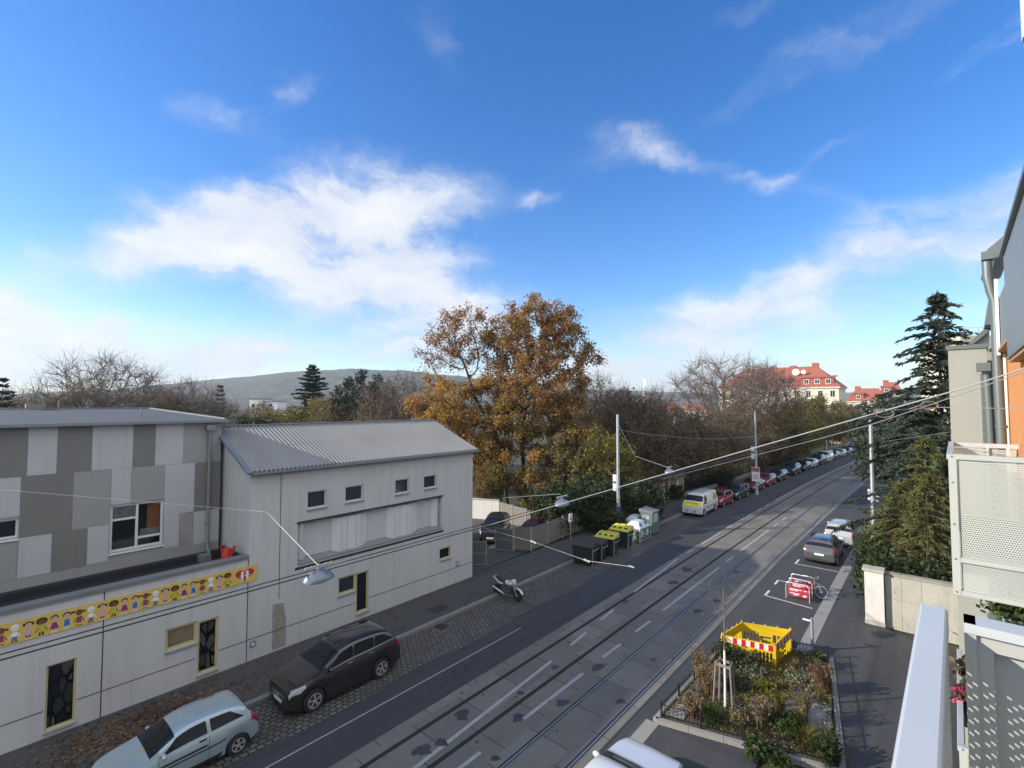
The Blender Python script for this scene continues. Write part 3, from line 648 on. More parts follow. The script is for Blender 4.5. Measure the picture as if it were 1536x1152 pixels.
# --- banner sign with drawn children
M_ban = mat('yellow banner', (.62, .43, .09), .55, var=.08)
SK = [mat('drawn '+n, c, .6, var=.03) for n, c in (('white', (.75, .75, .76)), ('skin', (.62, .42, .34)), ('brown skin', (.16, .075, .04)), ('black', (.015, .013, .014)), ('pink', (.6, .33, .42)), ('yellow dress', (.45, .45, .04)), ('purple', (.24, .025, .14)), ('blue', (.02, .15, .42)), ('maroon', (.27, .04, .1)), ('jeans', (.1, .14, .3)), ('pale blue', (.4, .5, .6)), ('dark brown', (.05, .02, .014)), ('heart', (.42, .015, .06)))]
sg = thing('banner_sign', 'long yellow banner of drawn children holding hands fixed along the ground floor wall', 'sign', (FX, 2, 3.2))
mb = MB(); mb.box(FX+.012, FX+.035, -3.2, 8.05, 3.22, 3.84); mb.build('banner_board', M_ban, sg)
BX = FX+.037
def kid(y, kind):
    mb = MB(); zb = 3.26
    def disc(cy, cz, ry, rz_, mi, lay): mb.face([(BX+lay*.0015, cy+ry*math.cos(t_), cz+rz_*math.sin(t_)) for t_ in [2*math.pi*k/14 for k in range(14)]], mi)
    def poly(pts, mi, lay): mb.face([(BX+lay*.0015, y+a, zb+b) for a, b in pts], mi)
    hair, skin, top, leg = {0: (0, 0, 0, 9), 1: (3, 1, 4, 11), 2: (11, 2, 5, 5), 3: (3, 1, 6, 1), 4: (3, 1, 7, 10), 5: (11, 2, 8, 1)}[kind]
    for s in (-1, 1):
        poly([(s*.015, 0), (s*.055, 0), (s*.05, .12), (s*.01, .12)], leg if kind != 2 else 11, 1)
        poly([(s*.05, .24), (s*.13, .1), (s*.145, .115), (s*.06, .27)], skin, 1)
        poly([(s*.01, -.005), (s*.075, -.005), (s*.06, .025), (s*.015, .025)], 0 if kind in (1, 3, 4) else 11, 2)
    wdt = .1 if kind in (2, 3) else .07
    poly([(-wdt, .09), (wdt, .09), (.05, .28), (-.05, .28)], top, 3)
    if kind == 0: poly([(-.06, .07), (.06, .07), (.055, .15), (-.055, .15)], 9, 4)
    hz = zb+.385
    if kind == 2: disc(y, hz+.03, .13, .105, hair, 2)
    elif kind == 4: disc(y, hz+.03, .1, .09, hair, 2); disc(y+.14, hz+.06, .055, .03, hair, 2)
    elif kind == 5: disc(y, hz+.02, .085, .09, hair, 2); disc(y+.12, hz+.03, .035, .035, hair, 2)
    elif kind == 1:
        disc(y, hz+.03, .085, .085, hair, 2)
        for s in (-1, 1): disc(y+s*.1, hz+.04, .022, .05, hair, 2)
    else: disc(y, hz+.03, .092, .09, hair, 2)
    disc(y, hz, .075, .075, skin, 4)
    for s in (-1, 1): disc(y+s*.028, hz+.01, .011, .014, 3, 5)
    disc(y, hz-.035, .02, .008, 8, 5)
    mb.build('drawn_child', SK, sg)
yA = 1.03; yB = PX(341, 862, FX).y
sp = (yB-yA)/21
for i in range(-14, 22): kid(yA+sp*i, (i+5) % 6)
hy = PX(200+1280/7.68, 861, FX).y; mb = MB()
def heart(t_): return (.0165*16*math.sin(t_)**3, .0165*(13*math.cos(t_)-5*math.cos(2*t_)-2*math.cos(3*t_)-math.cos(4*t_)))
mb.face([(BX, hy+heart(t_)[0]*1.3, 3.55+heart(t_)[1]*.98) for t_ in [2*math.pi*k/32 for k in range(32)]], 1)
for s in (-1, 1):
    def d2(cy, cz, r_): mb.face([(BX+.003, cy+r_*math.cos(t_), cz+r_*math.sin(t_)) for t_ in [2*math.pi*k/12 for k in range(12)]], 0)
    d2(hy+s*.09, 3.63, .055)
    mb.face([(BX+.003, hy+s*.09+a, 3.37+b) for a, b in ((-.05, .05), (.05, .05), (.035, .2), (-.035, .2))], 0)
    for q in (-1, 1):
        mb.face([(BX+.0045, hy+s*.09+a, 3.37+b) for a, b in ((q*.01, -.03), (q*.045, -.03), (q*.04, .07), (q*.005, .07))], 0)
        mb.face([(BX+.0055, hy+s*.09+a, 3.37+b) for a, b in ((q*.02, .2), (q*.095, .1), (q*.1, .13), (q*.03, .22))], 0)
mb.build('heart_emblem', [SK[0], SK[12]], sg)
# ------------------------------------------------------------------ right buildings and balconies
RA = R(-1.8); RB = thing('apartment_building', 'tall apartment building with grey metal attic, orange loggia and perforated balcony screens', 'building', (0, 0, 0), RA)
M_bw = mat('greenish render', (.3, .31, .275), .85, var=.08, vscale=1.2, grain=.1, gscale=90, streak=.08)
M_met = mat('grey metal cladding', (.2, .225, .225), .45, .35, var=.1, vscale=1, streak=.15)
M_pipe = mat('grey painted pipe', (.14, .165, .165), .4, .3, var=.1)
M_or = mat('orange render', (.62, .27, .09), .8, var=.06, grain=.1, gscale=80)
M_wtrim = mat('white trim', (.7, .7, .7), .5, var=.05)
M_frame = mat('light grey powder coat', (.45, .48, .46), .4, .1, var=.04)
M_cap = mat('pale grey rail paint', (.5, .525, .54), .3, .1, var=.03, vscale=3)
M_side = mat('grey balcony panel', (.42, .43, .415), .5, .1, var=.05, vscale=2)
M_soff = mat('timber soffit', (.36, .24, .13), .7, var=.2, vscale=6)
def perf(name, axis, pu, pv, hu, hv, col):
    m, nt, b = new_mat(name); co = coords(nt); s = nd(nt, 'ShaderNodeSeparateXYZ'); nt.links.new(co, s.inputs[0])
    v = mth(nt, 'DIVIDE', s.outputs[2], pv); row = mth(nt, 'FLOOR', v)
    u = mth(nt, 'ADD', mth(nt, 'DIVIDE', s.outputs[axis], pu), mth(nt, 'MULTIPLY', mth(nt, 'MODULO', row, 2), .5))
    fu = mth(nt, 'ABSOLUTE', mth(nt, 'SUBTRACT', mth(nt, 'FRACT', u), .5)); fv = mth(nt, 'ABSOLUTE', mth(nt, 'SUBTRACT', mth(nt, 'FRACT', v), .5))
    hole = mth(nt, 'MULTIPLY', mth(nt, 'LESS_THAN', fu, hu/2), mth(nt, 'LESS_THAN', fv, hv/2))
    b.inputs['Base Color'].default_value = (*col, 1); b.inputs['Roughness'].default_value = .45
    tr = nd(nt, 'ShaderNodeBsdfTransparent'); mx = nd(nt, 'ShaderNodeMixShader')
    nt.links.new(hole, mx.inputs[0]); nt.links.new(b.outputs[0], mx.inputs[1]); nt.links.new(tr.outputs[0], mx.inputs[2])
    nt.links.new(mx.outputs[0], nt.nodes['Material Output'].inputs[0]); return m
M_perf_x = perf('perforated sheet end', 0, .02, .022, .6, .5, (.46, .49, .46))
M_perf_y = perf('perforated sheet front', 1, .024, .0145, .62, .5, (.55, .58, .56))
def rb(mb, name, m, parent=None, **kw): return mb.build(name, m, parent or RB, absolute=False, **kw)
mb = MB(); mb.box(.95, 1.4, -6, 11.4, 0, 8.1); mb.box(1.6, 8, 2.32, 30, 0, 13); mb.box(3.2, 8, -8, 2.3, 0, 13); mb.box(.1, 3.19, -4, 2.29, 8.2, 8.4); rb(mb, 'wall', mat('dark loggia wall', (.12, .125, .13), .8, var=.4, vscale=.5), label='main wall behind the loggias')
mb = MB(); mb.box(-.07, .42, 11.5, 12.2, .1, 11.2); mb.box(.42, 1.6, 11.8, 12.2, .1, 11.0); rb(mb, 'wing_wall', M_bw)
mb = MB(); mb.box(-.1, .45, 11.47, 12.25, 11.2, 11.27); rb(mb, 'wall_coping', M_pipe)
mb = MB(); mb.box(.62, .95, 7.4, 11.1, 8.5, 11.05); rb(mb, 'loggia_wall', M_or)
mb = MB(); mb.box(.585, .66, 11.1, 11.22, 8.2, 11.3); mb.box(.5, .54, 10.62, 10.66, 11.0, 12.2); rb(mb, 'corner_trim', M_wtrim)
mb = MB(); mb.box(.5, .95, 2.3, 8.65, 10.84, 12.12); mb.box(.55, .95, 8.65, 10.6, 11.1, 11.9); rb(mb, 'attic_cladding', M_met)
mb = MB(); mb.box(.46, .99, 2.2, 8.7, 12.12, 12.17); mb.box(.49, .95, 2.25, 8.67, 10.8, 10.838); rb(mb, 'cladding_trim', M_pipe)
mb = MB(); mb.box(.51, 1.6, 2.3, 11.05, 11.05, 11.09); mb.box(.51, .95, 2.3, 8.66, 10.76, 10.795); rb(mb, 'soffit', M_soff)
# roof verge and gutter end
a_ = R(1.8)
def dl(px, py):
    d = ray(px, py); return Vector((d.x*math.cos(a_)-d.y*math.sin(a_), d.x*math.sin(a_)+d.y*math.cos(a_), d.z))
def LY(px, py, y):
    d = dl(px, py); t = y/d.y; return Vector((d.x*t, y, H+d.z*t))
def LX(px, py, x):
    d = dl(px, py); t = x/d.x; return Vector((x, d.y*t, H+d.z*t))
mb = MB(); mb.prism([LY(1480, 375, 11), LY(1518, 343, 11), LY(1518, 370, 11), LY(1492, 391, 11)], (0, 2.5, 0)); rb(mb, 'roof_verge', M_pipe)
mb = MB(); mb.prism([LY(1452, 516, 13), LY(1484, 486, 13), LY(1484, 497, 13), LY(1460, 516, 13)], (0, 2, 0)); mb.prism([LY(1478, 487, 12.4), LY(1486, 440, 12.4), LY(1490, 440, 12.4), LY(1490, 487, 12.4)], (0, 1, 0)); rb(mb, 'roof_verge', M_pipe)
mb = MB(); mb.prism([LY(1458, 519, 13.2), LY(1484, 496, 13.2), LY(1484, 524, 13.2), LY(1458, 524, 13.2)], (0, .1, 0)); rb(mb, 'gable_sheet', M_wtrim)
mb = MB(); c = LY(1481, 386, 10.8); mb.box(c.x-.07, c.x+.07, 10.7, 10.9, c.z-.05, c.z+.08)
P = [LY(x, y, 10.8) for x, y in ((1480, 392), (1481, 415), (1486, 436), (1492, 452), (1494, 480), (1496, 540), (1499, 600), (1503, 668))]; mb.tube(P, .062, 12)
for y_ in (640,):
    c = LY(1502, y_, 10.8); mb.lathe([(.075, c.z-.02), (.075, c.z+.02)], 12, (c.x, c.y, 0))
rb(mb, 'downpipe', M_pipe, smooth=True)
mb = MB(); c = LY(1475, 549, 11.3); mb.box(c.x-.085, c.x+.085, 11.2, 11.42, c.z-.09, c.z+.05)
mb.tube([LY(1479, 556, 11.35), LY(1483, 610, 11.35), LY(1486, 665, 11.35)], .05, 10); mb.box(.33, .5, 11.42, 11.49, 7, 10.75); rb(mb, 'downpipe', M_pipe, smooth=True)
mb = MB(); mb.box(.78, .84, 8.2, 11.0, 8.2, 9.75); rb(mb, 'loggia_parapet', M_met)
# upper white strip of the window frame at the picture's top right
mb = MB(); q = LX(1533, 60, .5); mb.box(.5, .6, q.y-.06, q.y+.03, 13.3, 17); mb.build('roof_pole', M_wtrim, RB, absolute=False)
def balcony(y0, y1, zr, end_at=None, name='balcony', depth_x=1.2):
    slab = MB(); slab.box(.0, depth_x, y0+.05, y1, zr-1.28, zr-1.06); b = rb(slab, name, M_bw)
    mb = MB(); mb.box(-.088, -.03, y0, y1, zr-.06, zr); mb.build('handrail', M_cap, b, absolute=False, bevel=.006)
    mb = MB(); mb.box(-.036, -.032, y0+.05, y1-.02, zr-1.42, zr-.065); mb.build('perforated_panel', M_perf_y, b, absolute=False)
    return b
def end_screen(b, y0, zr):
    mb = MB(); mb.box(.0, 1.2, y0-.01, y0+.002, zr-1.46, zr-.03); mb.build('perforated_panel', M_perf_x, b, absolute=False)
    mb = MB(); mb.box(-.085, 1.2, y0-.035, y0+.03, zr-.05, zr+.004); mb.box(-.075, -.01, y0-.034, y0+.029, zr-1.5, zr-.05); mb.box(-.01, 1.2, y0-.03, y0+.025, zr-1.5, zr-1.45); mb.box(-.01, 1.2, y0-.031, y0+.0, zr-1.15, zr-1.1)
    mb.build('screen_frame', M_frame, b, absolute=False)
    for z in (zr-.02, zr-.3, zr-.75, zr-1.12, zr-1.47): mb = MB(); mb.lathe([(.009, -.04), (.009, -.036)], 8, (-.045, y0, z), 'y'); mb.build('screen_bolt', M_pipe, b, absolute=False)
nb = balcony(7.15, 9.62, 9.69); end_screen(nb, 7.15, 9.69)
mb = MB(); mb.box(-.06, .62, 9.58, 9.62, 9.62, 9.68); mb.box(.3, .33, 9.56, 9.6, 8.4, 9.62); mb.build('handrail', M_cap, nb, absolute=False)
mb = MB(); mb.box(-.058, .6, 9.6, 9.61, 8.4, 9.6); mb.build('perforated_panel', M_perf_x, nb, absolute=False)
lb = balcony(7.15, 9.9, 6.59); end_screen(lb, 7.15, 6.59)
# own balcony
ob = balcony(-3.5, 1.76, 9.69)
mb = MB(); y = 1.72
wall_holes(mb, 'y', y-.03, -.0, 1.3, 8.4, 9.665, [(.052, 1.2, 8.5, 9.628)], .025); mb.box(0, 1.3, y-.005, y+.02, 8.4, 9.66); mb.box(.0, .022, y-.04, y+.03, 8.3, 9.69)
mb.build('side_panel', M_side, ob, absolute=False)
mb = MB(); mb.box(.0, 1.3, y-.045, y+.03, 9.667, 9.69); mb.build('panel_cap', M_cap, ob, absolute=False)
# lower loggia window, corbel
mb = MB(); c = LY(1483, 903, 10.9); mb.box(c.x, 1.6, 10.7, 11.45, 6.2, 6.75); mb.build('corbel', M_met, RB, absolute=False)
mb = MB(); mb.box(c.x+.06, 1.2, 11.42, 11.49, 4.6, 6.2); mb.build('window', M_glass, RB, absolute=False)
# plants on the lower balcony
M_leafd = leafmat('balcony leaves', [(0, (.02, .035, .012)), (.5, (.045, .07, .02)), (1, (.1, .12, .04))])
M_dry = leafmat('dry stems', [(0, (.06, .045, .03)), (.5, (.13, .1, .06)), (1, (.22, .18, .1))])
M_pinkf = leafmat('pink flowers', [(0, (.35, .03, .1)), (.5, (.55, .08, .18)), (1, (.65, .2, .3))])
rng = np.random.default_rng(5)
def quads(C, size, rngx, aspect=1.6, up_bias=None, dirs=None):
    n = len(C); a = rngx.normal(size=(n, 3)) if dirs is None else dirs.copy()
    a /= np.linalg.norm(a, axis=1, keepdims=True)+1e-9
    b = np.cross(a, rngx.normal(size=(n, 3))); b /= np.linalg.norm(b, axis=1, keepdims=True)+1e-9
    s = size*(rngx.uniform(.6, 1.35, size=(n, 1)))
    a = a*s*aspect/2; b = b*s/2
    V = np.stack([C-a, C+b, C+a, C-b], axis=1).reshape(-1, 3)
    return V, np.arange(4*n).reshape(n, 4)
def tuft(name, par, c, r, h, n, size, m, rngx):
    C = np.array(c)+rngx.normal(size=(n, 3))*np.array([r, r, h]); V, Q = quads(C, size, rngx); return fast_mesh(name, V, Q, m, par)
def rbw(x, y, z):
    return Vector((x*math.cos(RA)-y*math.sin(RA), x*math.sin(RA)+y*math.cos(RA), z))
M_terr = mat('dark plastic trough', (.06, .055, .05), .6)
for lab, y0, mats, nm in (('dry grassy plant in a trough hooked on the lower balcony rail', 9.05, (M_dry, None), 'dry_plant'), ('pink flowering plant in a trough hooked on the lower balcony rail', 8.3, (M_leafd, M_pinkf), 'flowering_plant')):
    p = rbw(.03, y0, 6.45); t = thing(nm, lab, 'potted plant', p)
    mb = MB(); mb.box(-.09, .1, -.22, .22, -.1, .06); mb.build('trough', M_terr, t, absolute=False)
    tuft('foliage', t, (-.02, 0, .16), .055, .08, 260, .06, mats[0], rng)
    if mats[1]: tuft('flowers', t, (-.03, 0, .2), .06, .07, 90, .06, mats[1], rng)
# bush in teal pot on the lower terrace
p = LY(1521, 910, 9.4); pw = rbw(*p); t = thing('potted_shrub', 'small green shrub in a pale teal pot below the neighbouring balcony', 'potted plant', pw)
mb = MB(); mb.lathe([(.09, -.5), (.13, -.15), (.12, -.15)], 14); mb.build('pot', mat('teal glaze', (.25, .36, .3), .4), t, absolute=False, smooth=True)
tuft('foliage', t, (0, 0, -.05), .13, .07, 500, .05, M_leafd, rng)
# ------------------------------------------------------------------ garden wall and gate pillar
M_conc = mat('board marked concrete', (.42, .405, .35), .85, var=.2, vscale=1.3, grain=.3, gscale=14, streak=.7, bmp=.2)
M_plas = mat('white plaster', (.6, .585, .55), .85, var=.12, vscale=2, grain=.2, gscale=12, streak=.35)
t = thing('garden_wall', 'pale board-marked concrete garden wall in front of the conifers', 'wall', (-.6, 28.4, 0))
mb = MB(); mb.box(-1.73, 1.3, 28.2, 28.5, .0, 2.38); mb.build('wall_body', M_conc, t)
mb = MB(); mb.box(-1.73, 1.3, 28.17, 28.53, 2.383, 2.5); mb.build('coping', mat('weathered coping', (.28, .265, .22), .9, var=.35, vscale=3, streak=.8), t)
mb = MB()
for x in (-1.15, -.45): mb.box(x-.008, x+.008, 28.194, 28.2, .1, 2.37)
mb.box(-1.72, 1.3, 28.195, 28.2, 1.35, 1.362); mb.build('shuttering_joint', mat('wall joint', (.25, .24, .2), .9), t)
t = thing('wall_pillar', 'white plastered pillar with a flat stone cap at the end of the concrete wall', 'pillar', (-2.1, 28.2, 0))
mb = MB(); mb.box(-2.47, -1.76, 27.9, 28.5, .3, 2.5); mb.build('shaft', M_plas, t)
mb = MB(); mb.box(-2.55, -1.72, 27.83, 28.56, 2.503, 2.62); mb.build('cap', M_conc, t, bevel=.015)
mb = MB(); mb.box(-2.49, -1.745, 27.88, 28.52, .0, .298); mb.build('plinth', M_conc, t)
# ------------------------------------------------------------------ yard: gates, fence, wall
M_fence = mat('weathered grey fence panels', (.17, .165, .14), .8, var=.25, vscale=3, streak=.4)
M_fpost = mat('fence post', (.3, .29, .26), .7, var=.15)
M_gate = mat('grey gate sheet', (.12, .125, .125), .6, .2, var=.2, streak=.2)
def board_fence(name, label, cat, pts, h, z0=.1, step=.16, parent=None):
    o = thing(name, label, cat, (pts[0][0], pts[0][1], 0)); pan_ = MB()
    for a, b in zip(pts, pts[1:]):
        A = Vector((*a, 0)); B = Vector((*b, 0)); L = (B-A).length; d = (B-A)/L; nrm = Vector((-d.y, d.x, 0)); n = int(L/step)
        for k in range(n):
            c = A+d*(k+.5)*step; off = .012*(k % 2)
            pan_.obox(c+Vector((0, 0, z0+.05+h/2))+nrm*off, d, nrm, (0, 0, 1), step/2-.004, .009, h/2)
        m = max(1, round(L/1.9))
        for k in range(m+1):
            c = A+d*L*k/m; ps = MB(); ps.obox(c+Vector((0, 0, z0+h/2+.06)), d, nrm, (0, 0, 1), .035, .045, h/2+.06); ps.build('post', M_fpost, o)
    pan_.build('fence_panel', M_fence, o); return o
board_fence('board_fence', 'weathered grey vertical board fence along the pavement beside the yard entrance', 'fence', [(-22.0, 25.65), (-20.95, 26.2), (-21.3, 32.4)], 1.55)
P1 = G(749, 753, 1.6); P2 = G(812, 770, 1.6)
board_fence('board_fence', 'pale board fence at the back of the yard behind the parked cars', 'fence', [(P1.x, P1.y), (P2.x, P2.y), (-21.5, 31.2)], 1.6, -.03)
P0 = G(705, 755, 1.7)
t = thing('boundary_wall', 'sunlit white boundary wall at the back of the yard beside the hall', 'wall', (P0.x, P0.y, 0)); mb = MB(); mb.beam((P0.x-9, P0.y-1.2, .8), (P1.x-.1, P1.y+.1, .8), .25, 1.75); mb.build('wall_body', M_plas, t)
mb = MB(); mb.beam((P0.x-9, P0.y-1.2, 1.71), (P1.x-.1, P1.y+.1, 1.71), .32, .06); mb.build('coping', M_conc, t)
def gate(label, a, b, h, z0):
    t = thing('yard_gate', label, 'gate', (a[0], a[1], 0)); A = Vector((*a, z0+.08+h/2)); B = Vector((*b, z0+.08+h/2))
    mb = MB(); mb.beam(A, B, .03, h); mb.build('leaf_sheet', M_gate, t)
    mb = MB(); d = (B-A).normalized()
    for z in (-h/2+.02, 0, h/2-.02): mb.beam(A+Vector((0, 0, z)), B+Vector((0, 0, z)), .05, .04)
    for p in (A, B): mb.beam(p-Vector((0, 0, h/2)), p+Vector((0, 0, h/2)), .055, .055)
    mb.build('leaf_frame', M_fpost, t)
gate('open grey gate leaf beside the corner of the hall', (-22.5, 21.0), (-21.5, 22.3), 1.45, 0)
gate('darker open gate leaf folded back against the board fence', (-23.24, 25.05), (-22.0, 25.5), 1.5, -.03)
# park railing on a plinth
M_iron = mat('black iron', (.02, .021, .022), .5, .4)
pts = [(-21.45, 32.7), (-21.2, 38.5), (-20.85, 45)]
pts2 = [(-20.8, 52), (-20.0, 60), (-19.4, 75.8)] + [(-21.9+bend(y), y) for y in (84, 92, 100, 110, 120, 130, 140, 150)]
for lab, pp in (('dark iron park railing on a low stone plinth between the yard and the park gate', pts), ('long dark iron park railing on a low stone plinth beyond the park gate', pts2)):
    t = thing('park_railing', lab, 'railing', (pp[0][0], pp[0][1], 0)); a = MB(); b = MB()
    for p, q in zip(pp, pp[1:]):
        p = Vector((*p, 0)); q = Vector((*q, 0)); L = (q-p).length; d = (q-p)/L
        a.beam(p+Vector((0, 0, .27)), q+Vector((0, 0, .27)), .3, .42)
        for z in (.6, 1.35): b.beam(p+Vector((0, 0, z)), q+Vector((0, 0, z)), .03, .03)
        n = int(L/(.16 if p.y < 80 else .35))
        for k in range(n):
            m = p+d*(k+.5)*L/n; b.box(m.x-.009, m.x+.009, m.y-.009, m.y+.009, .5, 1.5)
        n = max(1, int(L/2.6))
        for k in range(n): m = p+d*k*L/n; c = MB(); c.box(m.x-.035, m.x+.035, m.y-.035, m.y+.035, .45, 1.6); c.build('railing_post', M_iron, t)
    a.build('plinth', M_kerb, t); b.build('railing_bars', M_iron, t)
# park gate pillars
M_pil = mat('sandstone pillar', (.42, .4, .33), .85, var=.15, streak=.2)
labs = ['pale sandstone park gate pillar nearest the bins', 'slim pale park gate pillar, second of the four', 'broad pale park gate pillar, third of the four', 'pale park gate pillar nearest the white van']
for (px, py, w), lab in zip(((992, 752, .3), (1003, 748, .14), (1013, 747, .33), (1023, 741, .18)), labs):
    g = G(px, py, .1); t = thing('gate_pillar', lab, 'pillar', g)
    mb = MB(); mb.box(-w, w, -w, w, -.1, 2.0); mb.build('shaft', M_pil, t, absolute=False)
    mb = MB(); mb.box(-w-.06, w+.06, -w-.06, w+.06, 2.0, 2.12); mb.prism([(-w, -w, 2.12), (w, -w, 2.12), (0, -w, 2.25)], (0, 2*w, 0)); mb.build('cap', M_kerb, t, absolute=False)
    if w == .3:
        mb = MB(); mb.box(-w-.7, -w-.65, -.3, .3, .3, 1.0); mb.build('notice_plate', M_white_f, t, absolute=False)
# ------------------------------------------------------------------ poles
M_galv = mat('galvanised steel', (.44, .47, .5), .45, .55, var=.12, vscale=3, streak=.15)
M_pwhite = mat('sign white', (.72, .73, .74), .5, var=.05); M_purple = mat('purple poster', (.09, .05, .42), .5, var=.3, vscale=5); M_pole_red = mat('red print', (.35, .1, .11), .5)
M_txt = mat('dark print', (.06, .06, .07), .6)
def pole(px, py, x, topz, label, r=.14, signs=()):
    g = G(px, py); t = thing('tram_pole', label, 'pole', (g.x, g.y, 0))
    mb = MB(); mb.tube([(0, 0, 0), (0, 0, topz*.45), (0, 0, topz*.46), (0, 0, topz)], [r, r*.86, r*.82, r*.66], 12); mb.lathe([(r+.06, 0), (r+.05, .35), (r, .4)], 12); mb.lathe([(r*.7, topz), (r*.5, topz+.05), (.01, topz+.08)], 12); mb.build('shaft', M_galv, t, absolute=False, smooth=True)
    for k in range(3):
        mb = MB(); z = topz-.35-k*.5; mb.lathe([(r*.9, z-.03), (r*.9, z+.03)], 10); mb.build('collar', M_galv, t, absolute=False)
    for kind, z0, z1, w in signs:
        if kind == 'box':
            mb = MB(); mb.box(-w-.14, -.14, -.06, .06, z0, z1); mb.box(-w-.12, -.16, -.064, -.06, z0+(z1-z0)*.45, z0+(z1-z0)*.6, 1); o = mb.build('sign_plate', [M_pwhite, M_txt], t, absolute=False)
        elif kind == 'wrap':
            mb = MB(); mb.lathe([(r+.03, z0), (r+.03, z1)], 14, mi=0)
            for q in range(4): mb.obox((0, -r-.032, z0+(z1-z0)*(.2+.2*q)), (1, 0, 0), (0, 1, 0), (0, 0, 1), .09, .002, .02+.02*(q % 2), 1)
            mb.build('poster_wrap', [M_purple, M_pwhite], t, absolute=False)
        elif kind == 'red':
            mb = MB(); mb.box(-w, w, -.2, -.17, z0, z1, 0); mb.box(-w*.9, w*.9, -.204, -.2, z0+(z1-z0)*.68, z1-.05, 1); mb.lathe([(w*.55, -.204), (w*.55, -.2)], 16, (0, 0, z0+(z1-z0)*.32), 'y', 1); mb.lathe([(w*.36, -.207), (w*.36, -.2)], 16, (0, 0, z0+(z1-z0)*.32), 'y', 0)
            mb.build('sign_plate', [M_pwhite, M_pole_red], t, absolute=False)
    return t
pole(928, 800, 0, 9.35, 'galvanised tram pole with purple poster wrap next to the glass containers', .15, [('box', 3.3, 4.6, .3), ('wrap', .75, 2.1, 0)])
pole(1135, 742, 0, 9.4, 'galvanised tram pole with red and white sign above the crimson cars', .15, [('box', 4.0, 5.4, .35), ('red', 1.5, 3.1, .42)])
pole(1240, 679, 0, 9.0, 'far tram pole with white box beside the distant parked white van', .14, [('box', 4.1, 5.8, .45)])
pole(1312, 838, 0, 9.3, 'galvanised tram pole in front of the conifers on the right pavement', .15)
pole(1301, 668, 0, 9.0, 'distant tram pole at the far end of the street beside the pine', .14, [('box', 5.0, 6.2, .3)])
t = [o for o in bpy.data.objects if o.get('label', '').startswith('galvanised tram pole in front')][0]
mb = MB()
for z in (3.85, 4.15, 4.4): mb.box(-.26, -.12, -.12, .12, z, z+.14); mb.tube([(.1, 0, z), (.35, -.05, z-.05)], .02, 6)
mb.build('switch_box', M_pwhite, t, absolute=False)
# small sign post by the bins, tiny sign on post near the barrier
g = G(856, 812); t = thing('sign_post', 'small white sign on a thin post behind the dark bins', 'sign', (g.x, g.y, .1))
mb = MB(); mb.tube([(0, 0, 0), (0, 0, 1.9)], .03, 8); mb.build('post', M_galv, t, absolute=False)
mb = MB(); mb.box(-.02, .02, -.2, .2, 1.35, 1.95, 0); mb.box(.02, .024, -.12, .12, 1.5, 1.62, 1); mb.build('sign_plate', [M_pwhite, M_txt], t, absolute=False)
g = G(1219, 980); t = thing('street_post', 'short galvanised post with a side bracket by the planted bed fence', 'post', (g.x, g.y, .0))
mb = MB(); mb.tube([(0, 0, 0), (0, 0, 1.4)], .055, 10); mb.lathe([(.055, 1.4), (.03, 1.43)], 10); mb.build('post_shaft', M_galv, t, absolute=False, smooth=True)
mb = MB(); mb.box(-.33, -.04, -.02, .02, 1.27, 1.33); mb.build('bracket', M_pwhite, t, absolute=False)
# ------------------------------------------------------------------ wires and hanging lamps
M_wire = mat('steel wire', (.4, .4, .4), .5, .4); M_wire_d = mat('shaded wire dark', (.03, .028, .026), .5, .3)  # dark copy: shade from the buildings is put into the wire colour
def wire(name, label, pts, r, m, sag=0, group=None):
    mb = MB(); P = []
    for a, b in zip(pts, pts[1:]):
        a = Vector(a); b = Vector(b); n = max(2, int((b-a).length/1.5))
        for k in range(n): t_ = k/n; p = a.lerp(b, t_); p.z -= sag*4*t_*(1-t_); P.append(p)
    P.append(Vector(pts[-1])); mb.tube(P, r, 6); o = mb.build(name, m, smooth=True); tag(o, label, 'wire', group); return o
def insul(mb, p, d, s=.06):
    d = Vector(d).normalized()
    for k in (-1, 0, 1): q = Vector(p)+d*k*s*1.6; mb.tube([q-d*s*.5, q+d*s*.5], s*.7, 8)
LXX = -11.4
cw = [(LXX, y, 6.12) for y in (-12, 0, 14, 27)] + [(LXX+bend(y), y, 6.1) for y in (45, 65, 90, 120, 150)]
wire('contact_wire', 'dark overhead tram contact wire, lower of the pair running along the street', cw, .014, M_wire_d)
wire('messenger_wire', 'dark overhead wire, upper of the pair running along the street', [(x, y, z+.09) for x, y, z in cw], .012, M_wire_d)
A0 = PX(478, 852, LXX); A1 = PX(735, 787, LXX); E1 = rbw(*LX(1536, 553, .5)); E2 = rbw(*LX(1536, 558, .52))
def onp(A, B, px, py):                                         # where a line of sight meets the upright plane through A and B
    n = Vector((-(B-A).y, (B-A).x, 0)); d = ray(px, py); o = Vector((0, 0, H)); return o+d*((A-o).dot(n)/d.dot(n))
wire('feeder_wire', 'bright thick feeder wire rising from the first lamp to the right-hand building', [A0, A1, onp(A1, E1, 1100, 681), onp(A1, E1, 1320, 618), onp(A1, E1, 1440, 584), E1], .008, M_wire)
B0 = PX(992, 719, -11.2)
wire('feeder_wire', 'thinner bright wire running just below the thick feeder to the right-hand building', [B0, onp(B0, E2, 1230, 658), onp(B0, E2, 1308, 636.5), onp(B0, E2, 1384, 611), onp(B0, E2, 1440, 592), E2], .005, M_wire)
c2_ = onp(A1, E1, 1342, 615)
wire('tie_wire', 'thin level tie wire from the two loop clamps to the building edge', [c2_, onp(B0, E2, 1406, 611), rbw(*LX(1534, 613, .5))], .004, M_wire)
